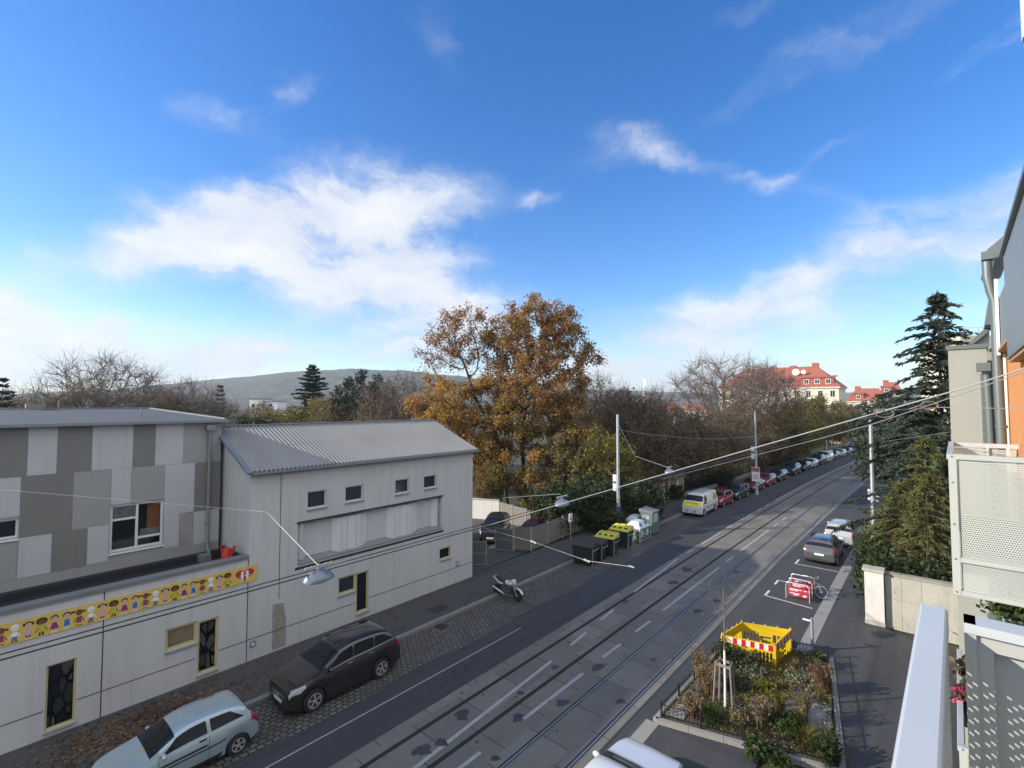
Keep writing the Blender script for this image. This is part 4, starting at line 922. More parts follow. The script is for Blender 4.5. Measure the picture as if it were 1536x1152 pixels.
for lab, px, py, ab in (('loop clamp on the thick feeder wire in front of the spruce', 1327, 620, (A1, E1)), ('loop clamp on the thinner feeder wire nearest the balcony', 1394, 608, (B0, E2))):
    c = onp(*ab, px, py); mb = MB(); dpt = rt*.085
    mb.tube([c+dpt*math.cos(t_)*1.3+up*.05*math.sin(t_) for t_ in [2*math.pi*k/14 for k in range(15)]], .007, 6)
    mb.tube([c-dpt*1.3, c-dpt*2.4-up*.03, c-dpt*3.2-up*.05, c-dpt*2.9-up*.07], .006, 6); o = mb.build('wire_clamp', M_wire, smooth=True); tag(o, lab, 'clamp')
hook = PX(578, 728, FX); se = PX(947, 850, -8.7)
wire('span_wire', 'bright span wire from the hall wall hook out over the tracks', [hook, PX(735, 795, -15.5), PX(800, 813, -13.4), PX(880, 841, -10.8), se], .006, M_wire)
mb = MB(); insul(mb, PX(800, 813, -13.4), (1, .3, -.3)); insul(mb, PX(880, 841, -10.8), (1, .3, -.3)); insul(mb, se, (1, .3, -.2), .045); o = mb.build('wire_insulator', M_wtrim, smooth=True); tag(o, 'white insulators strung on the span wire over the tracks', 'insulator')
rp = G(1312, 838)
wire('span_wire', 'thin dark tail of the span wire reaching the pole by the conifers', [se, (-6, 25.5, 4.8), (rp.x, rp.y, 5.6)], .004, M_wire_d)
j1 = PX(400, 768, -14.5)
wire('span_wire', 'thin span wire in front of the patchwork cladding meeting the first lamp', [PX(-40, 731, -20.0), j1, A0+Vector((0, 0, .05))], .0045, M_wire)
L2 = PX(843, 747, LXX); p1t = G(928, 800); p1t.z = 8.7; j2 = PX(952, 684, -15); L3 = PX(1004, 702, -12.2); p2t = G(1135, 742); p2t.z = 6.6
wire('span_wire', 'thin wire from the yard trees side to the second lamp', [PX(706, 750, -22), PX(841, 741, LXX)], .008, M_wire)
wire('span_wire', 'thin wire from the poster pole down to a junction above the park gate', [p1t, j2], .008, M_wire)
wire('span_wire', 'thin wire from the junction down to the second lamp', [j2, L2], .009, M_wire_d)
wire('span_wire', 'pale wire from the junction down to the third lamp', [j2, L3], .008, M_wire)
p1b = p1t.copy(); p1b.z = 8.2
wire('span_wire', 'thin slack wire between the poster pole and the next tram pole', [p1b, p2t], .012, M_wire, .5)
wire('span_wire', 'thin wire crossing in front of the conifers at pole height', [G(1312, 838)+Vector((0, 0, 7.6)), rbw(*LY(1425, 648, 26))], .008, M_wire)
M_lamp = mat('grey lamp enamel', (.2, .24, .28), .3, .5, var=.1)
for lab, p in (('nearest hanging street lamp with grey oval hood in front of the hall', A0), ('hanging street lamp with grey hood above the bins', L2), ('farthest hanging street lamp above the park gate', L3)):
    t = thing('hanging_lamp', lab, 'street lamp', (p.x, p.y, p.z))
    mb = MB(); mb.lathe([(.05, .0), (.13, -.05), (.24, -.12), (.31, -.22), (.32, -.27), (.3, -.27)], 20, sq=(.85, 1.2)); mb.build('hood', M_lamp, t, absolute=False, smooth=True)
    mb = MB(); mb.lathe([(.27, -.265), (.2, -.33), (.02, -.36)], 16, sq=(.85, 1.2)); mb.build('diffuser', mat('lamp glass', (.5, .52, .54), .2), t, absolute=False, smooth=True)
    mb = MB(); mb.tube([(0, 0, -.02), (0, 0, .1)], .03, 8); mb.tube([(0, -.35, .06), (0, .35, .05)], .022, 6)
    for k in (-.3, -.18, .2, .33): mb.lathe([(.035, k-.02), (.035, k+.02)], 8, (0, 0, .055), 'y')
    mb.build('suspension', M_wire, t, absolute=False)
# ------------------------------------------------------------------ vehicles
def paint(name, col, rough=.3, metal=.25):
    return mat('paint '+name, col, min(rough, .26), metal, var=.05, vscale=2, coat=1.0, grain=.06, gscale=25)
M_tyre = mat('tyre rubber', (.018, .018, .019), .85, var=.2); M_rim = mat('alloy rim', (.55, .56, .57), .35, .5, var=.1); M_rimd = mat('dark rim', (.16, .165, .17), .35, .7)
M_cglass = glass('car glass', (.01, .013, .017), .03); M_head = glass('headlight glass', (.42, .44, .46), .08); M_tail = mat('tail light red', (.3, .01, .015), .15, var=.2, coat=.5)
M_trim = mat('black plastic trim', (.018, .018, .02), .55); M_chrome = mat('chrome strip', (.6, .61, .62), .2, .9); M_plate = mat('number plate white', (.7, .7, .7), .5); M_under = mat('underbody', (.008, .008, .008), .9)
def lin(pts, x):
    if x >= pts[0][0]: return pts[0][1]
    for (xa, za), (xb, zb) in zip(pts, pts[1:]):
        if xa >= x >= xb: return za+(zb-za)*((xa-x)/(xa-xb) if xa != xb else 0)
    return pts[-1][1]
def chaikin(p, n=2):
    for _ in range(n):
        q = [p[0]]
        for a, b in zip(p, p[1:]): q += [(a[0]*.78+b[0]*.22, a[1]*.78+b[1]*.22), (a[0]*.22+b[0]*.78, a[1]*.22+b[1]*.78)]
        p = q+[p[-1]]
    return p
TYPES = {  # L, W, wheelbase, front overhang, wheel radius, top profile from nose to tail (x measured from nose), belt line, keys: cowl, roof front, roof rear, tail glass bottom
 'suv': dict(L=4.3, W=1.8, wb=2.6, fo=.82, r=.36, top=[(0, .62), (.03, .84), (.14, .98), (.7, 1.12), (1.0, 1.19), (1.85, 1.6), (2.4, 1.69), (3.35, 1.66), (3.85, 1.57), (4.2, 1.12), (4.28, .95), (4.3, .55)], belt=[(0, .9), (1.0, 1.07), (3.2, 1.15), (4.3, 1.27)], k=(1.02, 1.83, 3.88, 4.18), side=[(1.22, 1.78, 2.25, 2.3), (2.33, 2.38, 3.1, 3.15), (3.18, 3.23, 4.0, 3.6)]),
 'hatch': dict(L=3.85, W=1.66, wb=2.49, fo=.75, r=.29, top=[(0, .5), (.03, .68), (.2, .82), (.75, .93), (1.0, .98), (1.72, 1.36), (2.2, 1.44), (3.1, 1.41), (3.45, 1.33), (3.7, .95), (3.82, .8), (3.85, .5)], belt=[(0, .75), (1.0, .88), (2.8, .95), (3.85, 1.05)], k=(1.02, 1.7, 3.46, 3.68), side=[(1.22, 1.66, 2.42, 2.4), (2.52, 2.5, 3.42, 3.05)]),
 'mpv': dict(L=4.25, W=1.8, wb=2.68, fo=.85, r=.31, top=[(0, .55), (.03, .75), (.2, .92), (.7, 1.05), (.95, 1.12), (1.85, 1.55), (2.4, 1.62), (3.5, 1.6), (3.9, 1.53), (4.1, 1.05), (4.22, .9), (4.25, .5)], belt=[(0, .85), (1.0, .97), (3.2, 1.03), (4.25, 1.1)], k=(1.0, 1.83, 3.92, 4.08), side=[(1.25, 1.8, 2.3, 2.32), (2.38, 2.4, 3.2, 3.22), (3.27, 3.3, 3.85, 3.7)]),
 'sedan': dict(L=4.5, W=1.78, wb=2.65, fo=.85, r=.31, top=[(0, .5), (.03, .68), (.25, .8), (1.0, .92), (1.3, .97), (2.05, 1.38), (2.5, 1.44), (3.2, 1.4), (3.9, 1.06), (4.4, 1.0), (4.48, .85), (4.5, .5)], belt=[(0, .75), (1.2, .9), (3.4, .97), (4.5, .98)], k=(1.32, 2.03, 3.25, 3.85), side=[(1.5, 1.98, 2.48, 2.48), (2.55, 2.56, 3.5, 3.15)]),
 'estate': dict(L=4.6, W=1.8, wb=2.68, fo=.88, r=.32, top=[(0, .52), (.03, .72), (.25, .86), (1.0, .97), (1.3, 1.02), (2.1, 1.42), (2.6, 1.49), (3.8, 1.46), (4.2, 1.4), (4.45, 1.0), (4.57, .85), (4.6, .5)], belt=[(0, .78), (1.2, .94), (3.4, 1.0), (4.6, 1.05)], k=(1.32, 2.08, 4.2, 4.43), side=[(1.5, 2.0, 2.48, 2.5), (2.56, 2.58, 3.4, 3.42), (3.48, 3.5, 4.2, 3.95)]),
 'van': dict(L=4.85, W=1.9, wb=2.95, fo=.9, r=.32, top=[(0, .55), (.03, .85), (.12, 1.02), (.5, 1.2), (.62, 1.25), (1.2, 1.85), (1.6, 1.96), (4.4, 1.96), (4.7, 1.88), (4.82, 1.2), (4.84, .9), (4.85, .45)], belt=[(0, .95), (.6, 1.12), (4.85, 1.15)], k=(.64, 1.18, 4.7, 4.81), side=[(.95, 1.22, 1.75, 1.75)]),
}
def make_car(kind, name, label, cat, loc, rotz, body_m, rim_m=None, group=None, detail=1, chrome=False, glass_m=None, scale=1, extra=None, faces_rear=False):
    T = TYPES[kind]; L, Wd, wb, fo, r = T['L'], T['W'], T['wb'], T['fo'], T['r']
    rim_m = rim_m or M_rim; gm = glass_m or M_cglass
    top = chaikin(T['top'], 2); belt = T['belt']
    t = thing(name, label, cat, loc, rotz, group); t.scale = (scale,)*3
    tx = lambda a: L/2-a                                    # nose distance -> local x
    ztop = lambda a: lin([(-p[0], p[1]) for p in top], -a)
    zbelt = lambda a: min(lin([(-p[0], p[1]) for p in belt], -a), ztop(a)-.03)
    wheels = (fo, fo+wb); ra = r+.055
    def zlow(a):
        z = .2
        if a < .5: z = .2+.1*(1-a/.5)
        if a > L-.5: z = .2+.14*(1-(L-a)/.5)
        for w in wheels:
            if abs(a-w) < ra: z = max(z, r-.03+math.sqrt(max(0, ra*ra-(a-w)**2)))
        return z
    def hw(a):
        k = 1.0
        if a < .8: k -= (.22 if kind == 'suv' else .17)*((.8-a)/.8)**2.2
        if a > L-.7: k -= .1*((a-L+.7)/.7)**2.4
        return Wd/2*k
    def S(a, k):
        a = min(max(a, 0), L); h = hw(a); z0, zb, zt = zlow(a), zbelt(a), ztop(a)
        z0 = min(z0, zb-.05); g = zt-zb; hr = h-.07-.36*max(0, g-.05) if kind != 'van' else h-.07-.17*max(0, g-.05)
        P = [(h-.05, z0), (h-.012, z0+.3*(zb-z0)), (h, z0+.66*(zb-z0)), (h-.015, zb-.045*min(1, g/.1)), (h-.055, zb+min(.01, g*.1))]
        rr = .075*min(1, g/.35)
        P += [((h-.055)*.5+hr*.5, zb+(zt-rr-zb)*.5), (hr, zt-rr), (hr-.07, zt-rr*.25), (hr*.5, zt+.004*g), (0, zt+.014)]
        i = int(min(k, 8.999)); f = k-i
        return Vector((L/2-a, P[i][0]+(P[i+1][0]-P[i][0])*f, P[i][1]+(P[i+1][1]-P[i][1])*f))
    n = 56 if detail else 26
    st = sorted(set([L*i/n for i in range(n+1)]+[.015, .035, .06, .1, L-.015, L-.04, L-.08]+[p[0] for p in T['top'][1:-1]]+[w+s*ra*q for w in wheels for s in (-1, 1) for q in (.999, .92, .7, .4)]+list(wheels)))
    mb = MB()
    for s in (1, -1): mb.grid(lambda a, k: (lambda p: (p.x, s*p.y, p.z))(S(a, k)), st, list(range(10)))
    for a in (0, L):
        ring = [S(a, k) for k in range(10)]; mb.face([(p.x, p.y, p.z) for p in ring]+[(p.x, -p.y, p.z) for p in reversed(ring[:-1])])
    mb.build('body', body_m, t, smooth=True, absolute=False)
    ub = MB(); ub.box(-L/2+.25, L/2-.25, -Wd/2+.1, Wd/2-.1, .18, .42); ub.build('underbody', M_under, t, absolute=False)
    def patch(nm, m, aset, ks, sides=(1, -1), off=.007, lay=None, parent=None, one=False):
        outs = []
        for s in sides:
            p = MB()
            def fn(u, k):
                a = aset(u, k) if callable(aset) else u
                q = S(a, k); da = S(min(a+.03, L), k)-S(max(a-.03, 0), k); dk = S(a, min(k+.2, 8.99))-S(a, max(k-.2, 0))
                nn = da.cross(dk); nn = nn.normalized() if nn.length > 1e-9 else Vector((0, 1, 0))
                if nn.y < 0 and nn.z < .2: nn = -nn
                if nn.z < 0 and abs(nn.z) > abs(nn.y): nn = -nn
                q = q+nn*off; return (q.x, s*q.y, q.z)
            us = lay if lay else [i/6 for i in range(7)]
            p.grid(fn, us, ks); outs.append(p.build(nm, m, parent or t, smooth=True, absolute=False))
        return outs
    ks = [4.35+i*.25 for i in range(7)]                       # side glass from belt to roof edge
    for sd in T['side']:
        b0, t0, b1_, t1 = sd[0], sd[1], sd[2], sd[3]
        kf = lambda k: (k-4.35)/1.5
        patch('side_window', gm, lambda u, k: (b0+(t0-b0)*kf(k))*(1-u)+(b1_+(t1-b1_)*kf(k))*u, ks, lay=[i/8 for i in range(9)])
    c, rf_, rr_, tg = T['k']
    for nm, a0, a1 in (('windscreen', c+.03, rf_-.06), ('rear_window', rr_+.05, tg-.02)):
        p = MB()
        def fn(a, u):
            sgn = 1 if u >= 0 else -1; k = 8.999-abs(u)*2.75; q = S(a, k)
            da = S(a+.03, 8.9)-S(a-.03, 8.9); nn = Vector((-da.z, 0, da.x)); nn = nn.normalized()
            if nn.z < 0: nn = -nn
            q = q+nn*.009; return (q.x, sgn*q.y, q.z)
        p.grid(fn, [a0+(a1-a0)*i/10 for i in range(11)], [-1, -.9, -.7, -.4, 0, .4, .7, .9, 1]); p.build(nm, gm, t, smooth=True, absolute=False)
    # lights
    zh = 2.7
    for s in (1, -1):
        p = MB(); p.grid(lambda u, v: (lambda q: (q.x+.012, s*(q.y+.008), q.z+.006))(S(.03+u*.5 if kind != 'van' else .03+u*.25, 2.3+v*1.35-u*.0)), [i/6 for i in range(7)], [0, .33, .66, 1]); p.build('headlight', M_head, t, smooth=True, absolute=False)
        p = MB(); tall = 5.2 if kind in ('suv', 'mpv', 'estate', 'hatch') else 3.9
        p.grid(lambda u, v: (lambda q: (q.x-.01, s*(q.y+.01), q.z+.004))(S(L-.02-u*.24, 2.4+v*(tall-2.4))), [i/5 for i in range(6)], [i/5 for i in range(6)]); p.build('taillight', M_tail, t, smooth=True, absolute=False)
    zf = ztop(0); y_ = hw(0)
    mb = MB(); mb.box(L/2-.01, L/2+.012, -y_*.55, y_*.55, zf-.12, zf-.01); mb.build('grille', M_trim, t, absolute=False)
    mb = MB(); mb.box(L/2-.04, L/2+.02, -y_*.75, y_*.75, .22, zf-.24); mb.build('front_bumper', M_trim, t, absolute=False, bevel=.02)
    mb = MB(); mb.box(-L/2-.02, -L/2+.05, -y_*.8, y_*.8, .26, .42); mb.build('rear_bumper', M_trim, t, absolute=False, bevel=.02)
    for x, s in ((L/2, 1), (-L/2, -1)):
        mb = MB(); mb.box(min(x, x+s*.028), max(x, x+s*.028), -.26, .26, .42 if s > 0 else ztop(L-.03)-.2, .53 if s > 0 else ztop(L-.03)-.08); mb.build('number_plate', M_plate, t, absolute=False)
    for s in (1, -1):
        a = c+.35; p = S(a, 4.1); mb = MB(); mb.ell((p.x+.02, s*(p.y+.1), p.z+.06), (.07, .11, .075), 10, 7); mb.tube([(p.x, s*(p.y-.02), p.z+.0), (p.x, s*(p.y+.06), p.z+.03)], .025, 6); mb.build('wing_mirror', body_m if kind != 'van' else M_trim, t, smooth=True, absolute=False)
    if detail:
        for sd in T['side'][:1 if kind == 'hatch' else 2]:
            for s in (1, -1):
                a = sd[2]-.13; p = S(a, 3.3); mb = MB(); mb.box(p.x-.09, p.x+.09, s*p.y-.02, s*p.y+.022, p.z-.018, p.z+.018); mb.build('door_handle', M_chrome if chrome else M_trim, t, absolute=False, bevel=.006)
        for s in (1, -1):                                        # door shut lines and sill strip
            mb = MB()
            for a in [T['side'][0][0]+.02]+[sd[2]+.035 for sd in T['side'][:2]]:
                if wheels[0]+ra < a < wheels[1]-ra*.2: mb.grid(lambda u, k: (lambda q: (q.x, s*(q.y+.003), q.z))(S(a+u, k)), [-.006, .006], [.6, 1, 2, 3, 4])
            mb.grid(lambda a, k: (lambda q: (q.x, s*(q.y+.005), q.z))(S(a, k)), [wheels[0]+ra+(wheels[1]-wheels[0]-2*ra)*i/8 for i in range(9)], [0, .5])
            mb.grid(lambda a, k: (lambda q: (q.x, s*(q.y+.006), q.z))(S(a, k)), [wheels[0]+ra+(wheels[1]-wheels[0]-2*ra)*i/8 for i in range(9)], [1.7, 1.85])
            mb.build('door_seam', M_trim, t, absolute=False, normals=False)
        if chrome:
            for s in (1, -1):
                mb = MB(); mb.grid(lambda a, k: (lambda q: (q.x, s*(q.y+.012), q.z))(S(a, k)), [T['side'][0][0]+(T['side'][-1][2]-T['side'][0][0])*i/14 for i in range(15)], [4.2, 4.36])
                mb.grid(lambda a, k: (lambda q: (q.x, s*(q.y+.012), q.z+.004))(S(a, k)), [T['side'][0][1]+(T['side'][-1][3]-T['side'][0][1])*i/14 for i in range(15)], [5.86, 5.98])
                mb.build('window_strip', M_chrome, t, absolute=False, normals=False)
        mb = MB(); mb.tube([(tx(rr_-.15), 0, ztop(rr_-.15)), (tx(rr_+.12), 0, ztop(rr_-.15)+.17)], .007, 5); mb.build('aerial', M_trim, t, absolute=False)
    for a in wheels:
        for s in (1, -1):
            x, y = L/2-a, s*(Wd/2-.115)
            w = MB(); w.lathe([(r*.62, -.1), (r*.9, -.105), (r, -.075), (r, .075), (r*.9, .105), (r*.62, .1)], 28, (x, y, r), 'y'); wo_ = w.build('wheel', M_tyre, t, smooth=True, absolute=False)
            q = MB(); yo = s*.095
            q.lathe([(r*.64, y+yo-.01*s), (r*.66, y+yo+.012*s), (r*.58, y+yo+.012*s), (r*.56, y+yo-.03*s)], 24, (x, 0, r), 'y')
            q.lathe([(r*.56, y+yo-.035*s), (.01, y+yo-.035*s)], 20, (x, 0, r), 'y', 1)
            q.lathe([(r*.16, y+yo-.03*s), (r*.14, y+yo+.01*s), (.01, y+yo+.012*s)], 12, (x, 0, r), 'y')
            ns = 5 if detail else 5
            for k in range(ns):
                th = 2*math.pi*k/ns+.3
                for dth in (-.16, .16):
                    q.beam((x+r*.12*math.cos(th), y+yo-.005*s, r+r*.12*math.sin(th)), (x+r*.6*math.cos(th+dth), y+yo-.002*s, r+r*.6*math.sin(th+dth)), .035, .025)
            q.build('rim', [rim_m, M_under], wo_, absolute=False)
    if extra: extra(t, S, T, tx, zbelt, ztop, hw)
    return t
def roof_rails(t, S, T, tx, zb, zt, hw):
    for s in (1, -1):
        mb = MB(); P = []
        for i in range(9):
            a = T['k'][1]+.15+(T['k'][2]-T['k'][1]-.25)*i/8; p = S(a, 6.9); P.append((p.x, s*p.y, p.z+.045+(.0 if 0 < i < 8 else -.04)))
        mb.tube(P, .018, 6); mb.build('roof_rail', M_trim, t, absolute=False)
def suv_x(t, S, T, tx, zb, zt, hw):
    roof_rails(t, S, T, tx, zb, zt, hw); L = T['L']
    for s in (1, -1):                                            # black lower cladding, fog lamps
        mb = MB(); mb.grid(lambda a, k: (lambda q: (q.x, s*(q.y+.01), q.z))(S(a, k)), [.25+(L-.5)*i/60 for i in range(61)], [0, .3, .62]); mb.build('wheel_arch_cladding', M_trim, t, absolute=False, normals=False)
        q = S(.06, 1.0); mb = MB(); mb.lathe([(.055, 0), (.05, .02), (.01, .022)], 12, (q.x+.01, s*(q.y-.12), .42), 'x'); mb.build('fog_lamp', M_head, t, absolute=False)
    mb = MB()
    for k in range(3): mb.box(L/2+.004, L/2+.022, -.42, .42, .64-.06*k, .66-.06*k)
    mb.lathe([(.055, 0), (.05, .012), (.01, .014)], 14, (L/2+.02, 0, .6), 'x'); mb.build('grille_bars', M_chrome, t, absolute=False)
    mb = MB()
    for y0, y1 in ((-.6, -.05), (.05, .62)): a0, a1 = 1.3, 1.5; p, q = S(a0, 8.99), S(a1, 8.99); mb.tube([(p.x, y0*.6, p.z+.02), (q.x, y1, q.z+.01)], .012, 5)
    mb.build('wiper', M_trim, t, absolute=False)
FA = -math.pi/2; BA = math.pi/2                                 # facing us / facing away
make_car('suv', 'parked_suv', 'dark brown-grey SUV with chrome window line parked on the cobbles by the hall', 'car', (-16.6, 9.44, 0), FA, paint('brown grey', (.032, .028, .031), .22, .35), chrome=True, extra=suv_x)
def corsa_x(t, S, T, tx, zb, zt, hw):
    for s in (1, -1):
        mb = MB(); mb.grid(lambda a, k: (lambda q: (q.x, s*(q.y+.012), q.z))(S(a, k)), [1.2+i*.2 for i in range(7)], [2.1, 2.35]); mb.build('side_strip', M_trim, t, absolute=False, normals=False)
make_car('hatch', 'parked_hatchback', 'pale silver-blue three-door hatchback in the lower left corner beside the leaf litter', 'car', (-16.3, 4.42, 0), FA, paint('silver blue', (.36, .455, .49), .28, .3), extra=corsa_x, scale=.97)
make_car('sedan', 'parked_saloon', 'white car cut by the lower picture edge in front of the planted bed', 'car', (-5.95, 10.75, 0), BA, paint('white', (.62, .65, .69), .25, .05))
make_car('mpv', 'parked_hatchback', 'grey-brown hatchback with dark rear window seen from behind, beside the bicycle racks', 'car', (-5.5, 38.25, 0), BA, paint('blue grey', (.1, .1, .105), .3, .4), extra=roof_rails)
make_car('mpv', 'parked_people_carrier', 'silver-white people carrier half behind the conifer branches, ahead of the grey hatchback', 'car', (-5.1, 43.6, 0), BA, paint('silver white', (.42, .44, .45), .3, .3), scale=1.03)
M_vyel = mat('yellow livery', (.62, .56, .03), .4, var=.05); M_vgreen = mat('green livery', (.22, .32, .08), .4); M_vblue = mat('dark blue stripe', (.03, .04, .12), .4)
def van_x(t, S, T, tx, zb, zt, hw):
    mb = MB()
    def fn(a, u):
        q = S(a, 8.999-abs(u)*3.6); return (q.x+.008, (1 if u >= 0 else -1)*(q.y+.004), q.z+.008)
    mb.grid(fn, [.06+.55*i/8 for i in range(9)], [-1, -.8, -.6, -.3, 0, .3, .6, .8, 1]); mb.build('bonnet_livery', M_vyel, t, smooth=True, absolute=False)
    mb = MB(); mb.grid(lambda a, u: (lambda q: (q.x+.02, (1 if u >= 0 else -1)*q.y, q.z+.02))(S(a, 8.99-abs(u)*2)), [.3, .42], [-.6, -.3, 0, .3, .6]); mb.build('bonnet_lettering', mat('olive lettering', (.25, .25, .05), .5), t, absolute=False, normals=False)
    for s in (1, -1):
        mb = MB(); mb.grid(lambda a, k: (lambda q: (q.x, s*(q.y+.008), q.z))(S(a, k)), [.6+.35*i for i in range(8)], [3.0, 3.7]); mb.build('side_stripe', M_vblue, t, absolute=False, normals=False)
        mb = MB(); mb.grid(lambda a, k: (lambda q: (q.x, s*(q.y+.009), q.z))(S(a+.25*(k-3.2), k)), [3.1+.2*i for i in range(6)], [3.2, 4.0, 4.6, 5.4]); mb.build('side_livery', M_vgreen, t, absolute=False, normals=False)
make_car('van', 'parked_van', 'white delivery van with yellow bonnet at the near end of the parked row', 'van', (-16.62, 46.5, 0), FA, paint('van white', (.64, .65, .66), .35, 0), extra=van_x)
row = [  # kind, centre y, paint, label
 ('hatch', 51.35, ('bright red', (.3, .016, .022)), 'small bright red hatchback tucked behind the white and yellow van', 'parked_hatchback', 1),
 ('estate', 56.3, ('midnight', (.02, .026, .036)), 'dark navy estate car between the small red car and the crimson cars', 'parked_estate_car', 1),
 ('sedan', 62.4, ('dark crimson', (.14, .014, .025)), 'dark crimson saloon under the red and white pole sign', 'parked_saloon', 1),
 ('hatch', 67.6, ('crimson', (.26, .015, .04)), 'crimson hatchback just beyond the pole with the red and white sign', 'parked_hatchback', 1.03),
 ('estate', 72.7, ('black', (.016, .017, .019)), 'black estate car behind the crimson hatchback', 'parked_estate_car', 1),
 ('suv', 80.2, ('deep blue', (.018, .03, .06)), 'deep blue SUV with a white number plate, middle of the parked row', 'parked_suv', 1),
 ('sedan', 86.3, ('black two', (.018, .018, .021)), 'low black saloon between the deep blue SUV and the white saloon', 'parked_saloon', 1),
 ('sedan', 91.2, ('polar white', (.6, .61, .62)), 'white saloon just nearer than the distant plain white van', 'parked_saloon', 1),
 ('suv', 96.6, ('anthracite', (.03, .033, .037)), 'anthracite car right in front of the distant plain white van', 'parked_suv', 1),
 ('van', 102.0, ('plain white', (.6, .61, .62)), 'plain white van in the far half of the parked row', 'parked_van', 1),
 ('hatch', 107.7, ('slate', (.05, .054, .06)), 'slate grey car directly behind the distant plain white van', 'parked_hatchback', 1.05),
 ('estate', 113.2, ('silver', (.34, .35, .36)), 'silver estate car beyond the distant plain white van', 'parked_estate_car', 1),
 ('sedan', 118.9, ('black three', (.02, .021, .024)), 'black saloon behind the distant silver estate car', 'parked_saloon', 1),
 ('estate', 124.8, ('pewter', (.13, .135, .14)), 'pewter estate car, third from the far end of the parked row', 'parked_estate_car', 1),
 ('suv', 131.0, ('graphite', (.035, .037, .04)), 'graphite SUV, second from the far end of the parked row', 'parked_suv', 1),
 ('sedan', 137.8, ('light silver', (.4, .41, .42)), 'light silver saloon at the far end of the parked row', 'parked_saloon', 1)]
for kind, yc, (pn, pc), lab, nm, sc in row:
    make_car(kind, nm, lab, 'van' if kind == 'van' else 'car', (-16.62+bend(yc)-.05, yc, 0), FA-math.atan(.00084*(yc-25)), paint(pn, pc, .3, .15), group='vehicles parked along the left kerb', detail=0 if yc > 75 else 1, scale=sc)
# cars in the yard
make_car('estate', 'parked_estate_car', 'black estate car in the yard, partly hidden by the hall corner', 'car', (-27.2, 24.4, -.03), R(-50), paint('yard black', (.012, .012, .016)))
make_car('suv', 'parked_suv', 'dark blue-grey car in the yard beside the gate leaf', 'car', (-25.6, 27.6, -.03), R(-58), paint('yard blue', (.018, .022, .032)))
make_car('hatch', 'parked_hatchback', 'dark car with a maroon nose behind the board fence corner', 'car', (-23.0, 29.0, -.03), R(-75), paint('yard maroon', (.05, .008, .02)))
# ------------------------------------------------------------------ motorcycle
mo = thing('parked_motorcycle', 'white naked motorcycle parked nose to the road beside the kerb', 'motorcycle', (-17.05, 19.33, 0), R(2))
M_mw = paint('motorcycle white', (.66, .67, .68), .25, 0); M_eng = mat('engine alloy', (.16, .16, .17), .4, .8)
for x, nm in ((.66, 'f'), (-.66, 'r')):
    w = MB(); w.lathe([(.2, -.055), (.27, -.06), (.305, -.03), (.31, 0), (.305, .03), (.27, .06), (.2, .055)], 28, (x, 0, .31), 'y'); wo_ = w.build('wheel', M_tyre, mo, smooth=True, absolute=False)
    q = MB(); q.lathe([(.205, -.04), (.175, -.035), (.175, .035), (.205, .04)], 24, (x, 0, .31), 'y'); q.lathe([(.04, -.06), (.04, .06)], 10, (x, 0, .31), 'y')
    for k in range(3): th = k*2.094; q.beam((x, 0, .31), (x+.19*math.cos(th), 0, .31+.19*math.sin(th)), .05, .05)
    q.build('rim', M_mw, wo_, absolute=False)
mb = MB()
for s in (-1, 1): mb.tube([(.66, s*.09, .31), (.44, s*.085, .82), (.38, s*.085, .95)], [.026, .024, .02], 8)
mb.build('fork', M_chrome, mo, absolute=False)
mb = MB(); mb.grid(lambda u, v: (.66+.35*math.cos(u), .075*v, .31+.345*math.sin(u)), [R(20+15*i) for i in range(9)], [-1, -.5, 0, .5, 1]); mb.build('mudguard', M_mw, mo, smooth=True, absolute=False)
mb = MB(); mb.ell((.12, 0, .83), (.29, .16, .13), 16, 10); mb.build('fuel_tank', M_mw, mo, smooth=True, absolute=False)
mb = MB(); mb.prism([(-.1, -.12, .8), (-.4, -.12, .78), (-.82, -.08, .93), (-.8, -.08, .99), (-.42, -.12, .86), (-.12, -.12, .88)], (0, .24, 0)); mb.build('seat', M_trim, mo, absolute=False, bevel=.02)
for s in (-1, 1):
    mb = MB(); mb.prism([(-.2, s*.13, .74), (-.5, s*.125, .72), (-.92, s*.07, .94), (-.9, s*.07, .99), (-.5, s*.125, .82), (-.2, s*.13, .8)], (0, s*.02, 0)); mb.build('tail_fairing', M_mw, mo, absolute=False)
mb = MB(); mb.box(-.18, .3, -.16, .16, .3, .62); mb.lathe([(.1, -.2), (.1, .2)], 14, (.02, 0, .4), 'y'); mb.box(.1, .26, -.12, .12, .55, .72); mb.build('engine', M_eng, mo, absolute=False, bevel=.03)
mb = MB()
for s in (-1, 1): mb.tube([(.36, s*.06, .85), (.36, s*.14, .7), (.3, s*.16, .35), (.1, s*.16, .22), (-.2, s*.15, .25), (-.32, s*.14, .45), (-.15, s*.12, .75)], .022, 8); mb.tube([(-.3, s*.1, .4), (-.66, s*.09, .31)], .025, 6)
mb.build('frame', M_eng, mo, absolute=False)
mb = MB(); mb.tube([(.28, -.13, .3), (-.1, -.16, .24), (-.35, -.18, .33), (-.85, -.2, .5)], [.025, .03, .05, .05], 10); mb.build('exhaust', M_chrome, mo, smooth=True, absolute=False)
mb = MB(); mb.tube([(.3, -.36, 1.0), (.37, -.2, 1.02), (.38, 0, .99), (.37, .2, 1.02), (.3, .36, 1.0)], .014, 6)
for s in (-1, 1): mb.tube([(.36, s*.28, 1.0), (.38, s*.34, 1.16)], .008, 5); mb.ell((.38, s*.36, 1.18), (.02, .06, .04), 8, 6); mb.tube([(.3, s*.36, 1.0), (.34, s*.25, 1.01)], .022, 6)
mb.build('handlebar', M_trim, mo, absolute=False)
